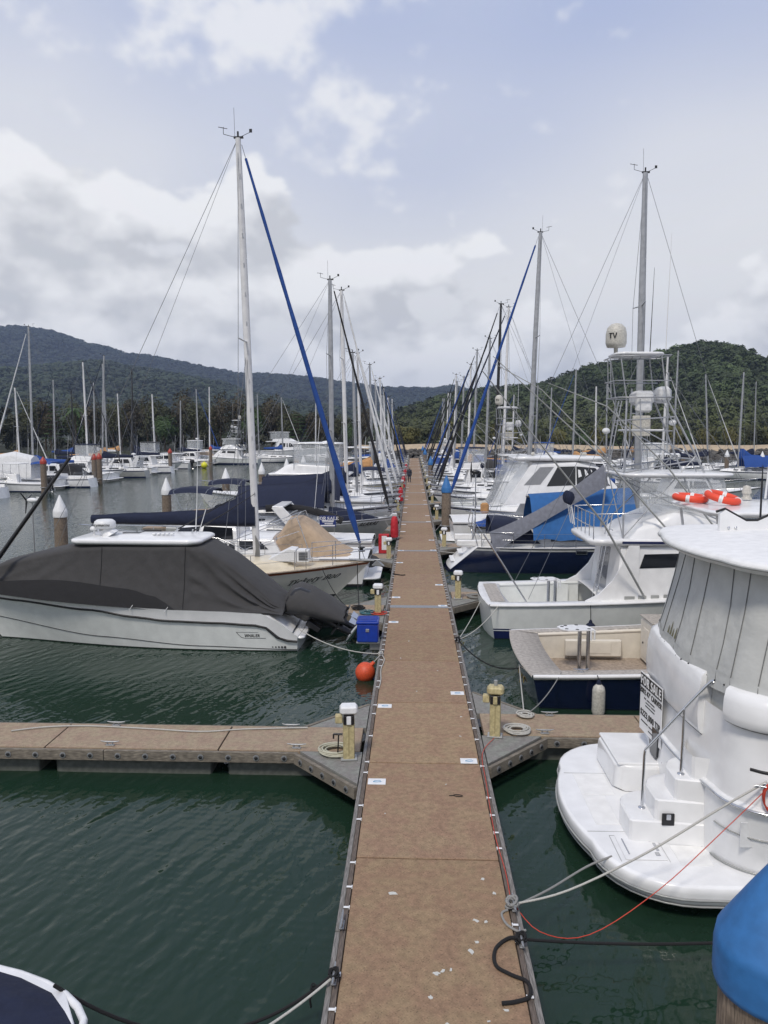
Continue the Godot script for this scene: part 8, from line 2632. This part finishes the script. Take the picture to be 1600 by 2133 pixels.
func dock_things() -> void:
	var t := thing("power_pedestal", "white topped cream power pedestal beside the pale hose coil", "pedestal", V(-1.10, DECK, -12.95), 0.1)
	pedestal_shape(t, 0)
	var first := t
	t = thing("power_pedestal", "cream power pedestal with olive top beside the coil of white hose", "pedestal", V(1.55, DECK, -14.05), -0.15)
	pedestal_shape(t, 1)
	var spots := []
	for i in range(1, 15): spots.append([-1.08, LF[i] + 0.75, 0])
	for i in range(1, 13): spots.append([1.55, RF[i] + 0.6, 1])
	for i in spots.size():
		var c: Node3D = first.duplicate()
		c.name = numbered("power_pedestal"); add_child(c)
		c.position = V(spots[i][0], DECK, spots[i][1]); c.rotation.y = -0.1 * spots[i][2]
		var lab := "power pedestal at the %s finger pier past the %s" % [ORDER[i + 1] if i < 14 else ORDER[i - 13], "orange buoy" if i < 14 else "cruiser for sale"]
		if i == 0: lab = "white topped cream power pedestal by the blue chest"
		elif i == 14: lab = "white topped cream power pedestal by the white tower boat's stern"
		tag(c, lab, "pedestal", "" if i == 0 or i == 14 else "power pedestals at the finger piers")
	# hoses and coils
	coil("hose_coil", "coil of pale garden hose around the white topped pedestal", "hose", V(-1.36, DECK, -13.18), 0.30, 9, M.hose_pale)
	coil("hose_coil", "coil of white hose beside the olive topped pedestal", "hose", V(1.98, DECK, -14.25), 0.24, 8, M.rope_white, 0.016)
	coil("rope_coil", "white rope coiled around the finger pier cleat", "rope", V(2.25, DECK, -15.05), 0.15, 6, M.rope_white, 0.016)
	coil("hose_coil", "dark green hose coiled by the pedestal near the blue chest", "hose", V(-1.42, DECK, -23.75), 0.24, 7, M.teal_gelcoat)
	coil("hose_coil", "orange hose around the foot of the pedestal near the blue chest", "hose", V(-1.08, DECK, -23.72), 0.26, 4, M.red_cord)
	coil("rope_coil", "dark rope heap on the finger pier below the cream yacht's bow", "rope", V(-1.75, DECK, -24.35), 0.2, 6, M.rope_black, 0.018)
	coil("hose_coil", "tangled grey hose at the finger pier by the white tower boat", "hose", V(2.2, DECK, -26.3), 0.34, 7, M.rope_grey)
	var tap := MB.new(); tap.bar(V(0, 0, 0), V(0.02, 0.42, 0), 0.014); tap.bar(V(-0.07, 0.42, 0), V(0.09, 0.42, 0), 0.02); tap.bar(V(-0.07, 0.42, 0), V(-0.07, 0.34, 0), 0.016)
	solo("garden_tap", "black garden tap on a stake beside the hose coil", "tap", tap, M.black_plastic, "", V(-1.30, DECK, -12.98))
	# blue chest beside the walkway on a small bracket
	t = thing("storage_chest", "bright blue plastic chest with ribbed lid at the walkway's edge", "chest", V(-1.23, 0.42, -20.95), 0.0)
	var b := MB.new(); b.rbox(V(0, 0.27, 0), V(0.58, 0.5, 0.66), 0.03)
	part(t, "body", b, M.blue_chest)
	var lid := MB.new(); lid.rbox(V(0, 0.56, 0), V(0.62, 0.09, 0.70), 0.03)
	var ln := part(t, "lid", lid, M.blue_chest)
	for i in 4:
		var r := MB.new(); r.rbox(V(0, 0.615, -0.24 + 0.16 * i), V(0.52, 0.03, 0.07), 0.012)
		part(ln, "rib", r, M.blue_chest)
	var la := MB.new(); la.rbox(V(0.0, 0.36, 0.338), V(0.10, 0.09, 0.03), 0.01)
	part(t, "latch", la, M.aluminium)
	var br := MB.new(); br.rbox(V(0.0, 0.0, 0), V(0.62, 0.04, 0.6), 0.01); br.rbox(V(0.2, -0.12, 0), V(0.3, 0.22, 0.4), 0.02)
	part(t, "bracket", br, M.galvanised)
	# orange buoy
	t = thing("mooring_buoy", "round orange buoy floating against the walkway", "buoy", V(-1.18, 0.17, -18.85))
	b = MB.new(); b.ellipsoid(V(0, 0, 0), V(0.25, 0.26, 0.25), 24, 16)
	part(t, "ball", b, M.orange_buoy)
	var nb := MB.new(); nb.tube([V(0.15, 0.19, 0), V(0.22, 0.27, 0)], [0.06, 0.04], 8)
	part(t, "neck", nb, M.orange_buoy)
	line(t, "lanyard", V(0.21, 0.26, 0), V(0.36, 0.36, -0.3), 0.012, M.rope_white)
	# fire hose reel and cabinets
	var red := [[-0.98, -40.7, "tall red hose reel cover beside the walkway"], [-1.0, -62.5, ""], [-1.0, -78.0, ""], [-1.0, -94.0, ""], [-1.0, -110.0, ""]]
	for i in red.size():
		t = thing("hose_reel", red[i][2] if red[i][2] else "red hose reel cover far along the walkway", "hose reel", V(red[i][0], DECK, red[i][1]), 0.0, "" if i == 0 else "red hose reels far along the walkway")
		var cv := MB.new()
		var rows := []
		for q in [[0.02, 0.20, 0.27], [0.3, 0.21, 0.30], [0.75, 0.20, 0.28], [1.0, 0.17, 0.22], [1.12, 0.10, 0.12]]:
			var rr := PackedVector3Array()
			for e in 16:
				var f := TAU * e / 16.0
				rr.append(V(cos(f) * q[1] * (1.0 + 0.05 * sin(e * 3.0 + q[0] * 6.0)), q[0] + 0.12, sin(f) * q[2]))
			rows.append(rr)
		loft(cv, rows, true)
		part(t, "cover", cv, M.red_cover)
		var st := MB.new(); st.rbox(V(0, 0.06, 0), V(0.16, 0.14, 0.2), 0.01)
		part(t, "stand", st, M.galvanised)
	t = thing("fire_cabinet", "red and white fire cabinet at the foot of the third finger pier", "cabinet", V(-1.36, DECK, -36.05), 0.0)
	b = MB.new(); b.rbox(V(0, 0.45, 0), V(0.5, 0.9, 0.3), 0.02)
	part(t, "box", b, M.red_cover)
	var wd := MB.new(); wd.rbox(V(0.02, 0.5, 0.155), V(0.24, 0.66, 0.02), 0.01)
	part(t, "door_panel", wd, M.white_plastic)
	# gateway lights and a life ring post along the piers would stand here; the photograph shows none
	var lp := MB.new(); lp.torus(V(0, DECK + 0.012, 0), V(0.07, 0, 0.01), V(0, 0, 0.03), 0.006, 20, 4); lp.bar(V(-0.07, DECK + 0.012, 0), V(-0.14, DECK + 0.012, 0.01), 0.006)
	solo("twine_loop", "small loop of dark twine lying on the walkway", "twine", lp, M.rope_black, "", V(0.72, 0.0, -11.6))
	# wind generator on a pole and a red fender at a boat's rail behind the grey cover
	t = thing("wind_generator", "small wind generator on a thin pole beside the white capped pile", "wind generator", V(-17.9, 0, -35.6), 0.0)
	rail(t, "pole", [V(0, -0.5, 0), V(0, 2.9, 0)], 0.03, M.galvanised)
	var wg := MB.new(); wg.ellipsoid(V(0, 2.98, 0), V(0.28, 0.12, 0.12), 12, 8); wg.box(V(0.32, 3.04, 0), V(0.24, 0.2, 0.02))
	part(t, "housing", wg, M.white_plastic)
	for i in 3:
		var bl := MB.new()
		var a := TAU * i / 3.0 + 0.9
		bl.tube([V(-0.27, 2.98, 0), V(-0.30, 2.98 + cos(a) * 0.62, sin(a) * 0.62)], [0.055, 0.02], 5)
		part(t, "blade", bl, M.black_plastic)
	# radar bar on the dark blue fishing boat's hardtop
	t = thing("radar_scanner", "white lettered radar scanner on a pipe stand above the hardtop", "radar", V(9.15, 4.48, -19.1), 0.0)
	b = MB.new(); b.rbox(V(0.45, 0.78, 0), V(1.3, 0.36, 0.4), 0.16)
	var rn := part(t, "housing", b, M.white_plastic)
	lettering(rn, "lettering", "Raymarine", 0.13, M.ink_black, V(0.5, 0.78, 0.202), Vector3.ZERO, 0, 0.15)
	for s in [-1.0, 1.0]:
		rail(t, "stand_pipe", curve([V(-0.15, 0.02, 0.25 * s), V(-0.15, 0.45, 0.22 * s), V(0.0, 0.6, 0.15 * s), V(0.3, 0.62, 0.1 * s), V(0.55, 0.55, 0.2 * s), V(0.6, 0.02, 0.25 * s)], 4), 0.03, M.white_plastic)

func rope(label: String, pts, r := 0.014, m: Material = null, called := "mooring_line") -> void:
	var mb := MB.new()
	mb.tube(pts, r, 6)
	solo(called, label, "rope", mb, m if m else M.rope_white)

func knot(mb: MB, c: Vector3, r: float, n := 4) -> void:
	for i in n:
		var f := TAU * i / n
		mb.torus(c + V(0, 0.012 * i, 0), V(cos(f), 0.3, sin(f)) * r, V(-sin(f), 0.2, cos(f)) * r * 0.7, r * 0.22, 14, 5)

func ropes() -> void:
	rope("black mooring line sagging from the walkway to the covered tender", sag(V(-0.82, 0.56, -7.45), V(-3.2, 1.22, -6.35), 0.55, 20), 0.017, M.rope_black)
	rope("white mooring line running beside the black one to the covered tender", sag(V(-0.82, 0.55, -7.42), V(-2.75, 0.75, -5.65), 0.22, 20), 0.014, M.rope_white)
	var k := MB.new(); knot(k, V(-0.80, 0.55, -7.45), 0.055, 5); knot(k, V(-1.0, 0.46, -7.38), 0.035, 3); k.tube([V(-1.02, 0.45, -7.38), V(-1.04, 0.34, -7.36), V(-1.03, 0.26, -7.37)], 0.012, 5)
	solo("knotted_line", "black line made fast in knots round the edge cleat", "rope", k, M.rope_black)
	# cruiser's stern lines
	rope("pale stern line from the walkway to the motor yacht's side cleat", curve([V(1.24, 0.56, -8.75), V(1.9, 0.62, -8.95), V(2.9, 0.98, -9.2), V(3.9, 1.52, -9.38), V(4.42, 1.82, -9.42)], 5), 0.014, M.rope_white)
	rope("dark spring line from the walkway to the swim platform chock", curve([V(1.24, 0.55, -8.73), V(1.7, 0.5, -9.15), V(2.3, 0.46, -9.75), V(2.68, 0.5, -9.95)], 5), 0.015, M.rope_grey)
	rope("thin red cord drooping from the walkway to the motor yacht", curve([V(1.20, 0.52, -8.9), V(1.5, 0.35, -8.55), V(2.1, 0.26, -8.65), V(3.0, 0.62, -9.0), V(3.9, 1.25, -9.32), V(4.4, 1.72, -9.4)], 5), 0.006, M.red_cord)
	rope("thin red cord lying along the plank edge from the olive pedestal", curve([V(1.52, 0.52, -13.9), V(1.24, 0.515, -13.2), V(1.20, 0.515, -12.0), V(1.17, 0.515, -10.5), V(1.21, 0.515, -9.5), V(1.20, 0.52, -8.9)], 5), 0.006, M.red_cord)
	k = MB.new(); knot(k, V(1.20, 0.54, -8.75), 0.075, 6)
	k.tube(curve([V(1.14, 0.515, -8.70), V(1.06, 0.515, -8.62), V(1.10, 0.515, -8.42), V(1.22, 0.515, -8.30), V(1.30, 0.515, -8.33)], 4), 0.015, 6)
	solo("knotted_line", "pale grey line made fast in loops round the edge cleat", "rope", k, M.rope_grey)
	var cr := MB.new()
	for i in 6:
		var pts := []
		for e in 17:
			var f := TAU * e / 16.0
			pts.append(V(4.44 + cos(f) * (0.08 + 0.012 * i) + 0.01 * i, 1.66 + sin(f) * (0.16 + 0.01 * i), -9.36 + 0.012 * i + 0.02 * cos(f)))
		cr.tube(pts, 0.010, 5, false)
	solo("cord_coil", "coil of red cord hanging on the motor yacht's side cleat", "rope", cr, M.red_cord)
	rope("black mooring line stretched low over the water past the blue capped pile", sag(V(1.24, 0.56, -8.1), V(10.0, 1.25, -9.34), 0.5, 24), 0.017, M.rope_black)
	rope("end of black rope lying in an S on the walkway", curve([V(1.20, 0.56, -8.12), V(1.08, 0.525, -8.16), V(0.92, 0.52, -7.98), V(0.90, 0.52, -7.72), V(1.05, 0.52, -7.58), V(1.20, 0.52, -7.48), V(1.19, 0.52, -7.28), V(1.05, 0.52, -7.2), V(0.90, 0.52, -7.17)], 5), 0.021, M.rope_black)
	k = MB.new(); knot(k, V(1.22, 0.55, -8.1), 0.06, 5)
	solo("knotted_line", "black line knotted round the edge cleat by the S shaped rope end", "rope", k, M.rope_black)
	# along the finger piers and beyond
	rope("pale rope lying slack along the open finger pier", curve([V(-7.6, 0.52, -13.9), V(-7.0, 0.53, -14.1), V(-6.2, 0.52, -14.2), V(-5.0, 0.52, -14.1), V(-4.0, 0.52, -14.0), V(-3.2, 0.52, -14.15), V(-2.0, 0.53, -14.25)], 5), 0.014, M.rope_white)
	rope("white stern line from the covered motorboat to the walkway", sag(V(-3.2, 0.62, -21.3), V(-0.82, 0.55, -19.2), 0.18), 0.014, M.rope_white)
	rope("white line dangling along the walkway's edge by the orange buoy", curve([V(-0.80, 0.54, -19.2), V(-0.70, 0.52, -18.8), V(-0.75, 0.52, -18.0), V(-0.72, 0.52, -17.2), V(-0.74, 0.52, -16.6)], 5), 0.012, M.rope_white)
	k = MB.new(); knot(k, V(-0.80, 0.54, -19.2), 0.06, 4)
	solo("knotted_line", "white line made fast round the edge cleat by the orange buoy", "rope", k, M.rope_white)
	rope("black mooring line sagging to the dark blue fishing boat's stern", sag(V(1.24, 0.55, -20.6), V(2.75, 0.62, -18.1), 0.35), 0.017, M.rope_black)
	rope("white rope from the dark blue fishing boat's corner to the finger pier", sag(V(2.80, 0.78, -20.4), V(2.25, 0.56, -15.2), 0.12), 0.014, M.rope_white)
	rope("pale line from the finger pier cleat to the dark blue fishing boat", sag(V(2.3, 0.55, -15.1), V(3.3, 0.85, -16.85), 0.12), 0.012, M.rope_grey)
	rope("white line from the walkway to the tower boat's far quarter", sag(V(1.25, 0.55, -20.65), V(2.45, 1.12, -25.2), 0.10), 0.013, M.rope_white)
	rope("white line from the walkway to the tower boat's near quarter", sag(V(1.25, 0.55, -20.62), V(2.6, 1.1, -22.7), 0.16), 0.013, M.rope_white)
	k = MB.new(); knot(k, V(1.23, 0.55, -20.6), 0.07, 5)
	solo("knotted_line", "dark lines made fast round the edge cleat by the tower boat", "rope", k, M.rope_black)
	rope("white mooring line sagging along the navy yacht's side", sag(V(1.25, 0.56, -36.3), V(8.2, 1.05, -33.5), 0.22), 0.016, M.rope_white)
	rope("black bow line with blue sleeve below the cream yacht's bow", curve([V(-2.0, 1.42, -27.6), V(-1.98, 1.0, -27.3), V(-1.9, 0.7, -26.5), V(-1.75, 0.54, -24.7)], 4), 0.016, M.rope_black)
	rope("black bow line hanging from the cream yacht's side", sag(V(-3.2, 1.34, -26.95), V(-2.2, 0.54, -24.75), 0.15), 0.014, M.rope_black)
	rope("black rope end lying on the walkway by the third finger pier", curve([V(-0.78, 0.53, -30.5), V(-0.6, 0.52, -30.4), V(-0.45, 0.52, -30.3), V(-0.3, 0.52, -30.35)], 4), 0.024, M.rope_black)
	for a in [[V(-0.85, 0.53, -41.0), V(-1.6, 1.5, -42.3)], [V(-0.85, 0.53, -52.0), V(-1.5, 1.5, -49.2)]]:
		rope("pale bow line from the walkway to a moored yacht" if a[0].z > -45 else "pale bow line from the walkway to the yacht under the navy tent", sag(a[0], a[1], 0.12), 0.014, M.rope_grey)
	rope("pale bow line from the walkway to the yacht with the bright blue headsail", sag(V(1.26, 0.53, -44.0), V(2.3, 1.5, -48.2), 0.15), 0.014, M.rope_grey)

# ---------------------------------------------------------------- the person on the walkway

func person() -> void:
	var J := {"hip": V(0, 0.92, 0), "chest": V(0, 1.28, 0.01), "neck": V(0, 1.46, 0.0), "head": V(0, 1.60, -0.02), "ls": V(-0.18, 1.38, 0), "rs": V(0.18, 1.38, 0), "le": V(-0.24, 1.10, 0.04), "re": V(0.24, 1.10, 0.03), "lw": V(-0.22, 0.87, -0.06), "rw": V(0.23, 0.86, -0.04), "lh": V(-0.09, 0.9, 0), "rh": V(0.09, 0.9, 0), "lk": V(-0.10, 0.5, -0.08), "rk": V(0.10, 0.5, 0.03), "la": V(-0.10, 0.09, 0.02), "ra": V(0.10, 0.09, 0.2), "lt": V(-0.11, 0.04, -0.13), "rt": V(0.11, 0.04, 0.05), "lf": V(-0.21, 0.78, -0.09), "rf": V(0.22, 0.77, -0.07)}
	var bones := [["hip", "chest", 0.145, 0.16], ["chest", "neck", 0.15, 0.06], ["neck", "head", 0.055, 0.10], ["chest", "ls", 0.12, 0.075], ["chest", "rs", 0.12, 0.075], ["ls", "le", 0.065, 0.05], ["rs", "re", 0.065, 0.05], ["le", "lw", 0.048, 0.034], ["re", "rw", 0.048, 0.034], ["lw", "lf", 0.036, 0.026], ["rw", "rf", 0.036, 0.026], ["hip", "lh", 0.13, 0.11], ["hip", "rh", 0.13, 0.11], ["lh", "lk", 0.10, 0.065], ["rh", "rk", 0.10, 0.065], ["lk", "la", 0.062, 0.042], ["rk", "ra", 0.062, 0.042], ["la", "lt", 0.045, 0.035], ["ra", "rt", 0.045, 0.035]]
	var cell := 0.028
	var lo := V(-0.36, -0.02, -0.3); var n := Vector3i(26, 63, 22)
	var f := PackedFloat32Array(); f.resize((n.x + 1) * (n.y + 1) * (n.z + 1))
	var at := func(i, j, k): return (i * (n.y + 1) + j) * (n.z + 1) + k
	for i in n.x + 1:
		for j in n.y + 1:
			for k in n.z + 1:
				var p := lo + V(i, j, k) * cell
				var s := 0.0
				for b in bones:
					var a: Vector3 = J[b[0]]; var ab: Vector3 = J[b[1]] - a
					var u := clampf((p - a).dot(ab) / ab.length_squared(), 0.0, 1.0)
					s += exp(-42.0 * (p.distance_to(a + ab * u) - lerpf(b[2], b[3], u)))
				f[at.call(i, j, k)] = -log(maxf(s, 1e-12)) / 42.0
	var tops := MB.new(); var legs := MB.new(); var skin := MB.new(); var hair := MB.new()
	var body := MB.new()
	var ids := {}
	for i in n.x:
		for j in n.y:
			for k in n.z:
				var c := Vector3.ZERO; var m := 0
				for e in [[0, 0, 0, 1, 0, 0], [0, 1, 0, 1, 1, 0], [0, 0, 1, 1, 0, 1], [0, 1, 1, 1, 1, 1], [0, 0, 0, 0, 1, 0], [1, 0, 0, 1, 1, 0], [0, 0, 1, 0, 1, 1], [1, 0, 1, 1, 1, 1], [0, 0, 0, 0, 0, 1], [1, 0, 0, 1, 0, 1], [0, 1, 0, 0, 1, 1], [1, 1, 0, 1, 1, 1]]:
					var a: float = f[at.call(i + e[0], j + e[1], k + e[2])]; var b: float = f[at.call(i + e[3], j + e[4], k + e[5])]
					if (a < 0.0) != (b < 0.0):
						c += V(i + e[0], j + e[1], k + e[2]).lerp(V(i + e[3], j + e[4], k + e[5]), a / (a - b)); m += 1
				if m: ids[Vector3i(i, j, k)] = body.put(lo + c / m * cell)
	for q in ids.keys():
		for ax in 3:
			var d := Vector3i.ZERO; d[ax] = 1
			var u := Vector3i.ZERO; u[(ax + 1) % 3] = 1
			var w := Vector3i.ZERO; w[(ax + 2) % 3] = 1
			var e: Vector3i = q
			var a: float = f[at.call(e.x, e.y, e.z)]; var b: float = f[at.call(e.x + d.x, e.y + d.y, e.z + d.z)]
			if (a < 0.0) == (b < 0.0): continue
			if not (ids.has(e - u) and ids.has(e - w) and ids.has(e - u - w)): continue
			var p := [ids[e], ids[e - u], ids[e - u - w], ids[e - w]]
			if a < 0.0: p.reverse()
			body.tri(p[0], p[1], p[2]); body.tri(p[0], p[2], p[3])
	var t := thing("person", "person in dark clothes walking along the brown walkway", "person", V(-0.42, DECK, -88.0), PI)
	part(t, "body", body, M.jacket_dark)
	var hd := MB.new(); hd.ellipsoid(V(0, 1.61, -0.025), V(0.086, 0.115, 0.1), 16, 12); hd.ellipsoid(V(0, 1.595, -0.125), V(0.014, 0.022, 0.02), 8, 6)
	for s in [-1.0, 1.0]: hd.ellipsoid(V(0.087 * s, 1.60, -0.02), V(0.012, 0.03, 0.02), 8, 6)
	part(t, "face", hd, M.skin)
	hair.ellipsoid(V(0, 1.645, 0.005), V(0.094, 0.1, 0.105), 16, 10)
	part(t, "hair", hair, M.black_rubber)
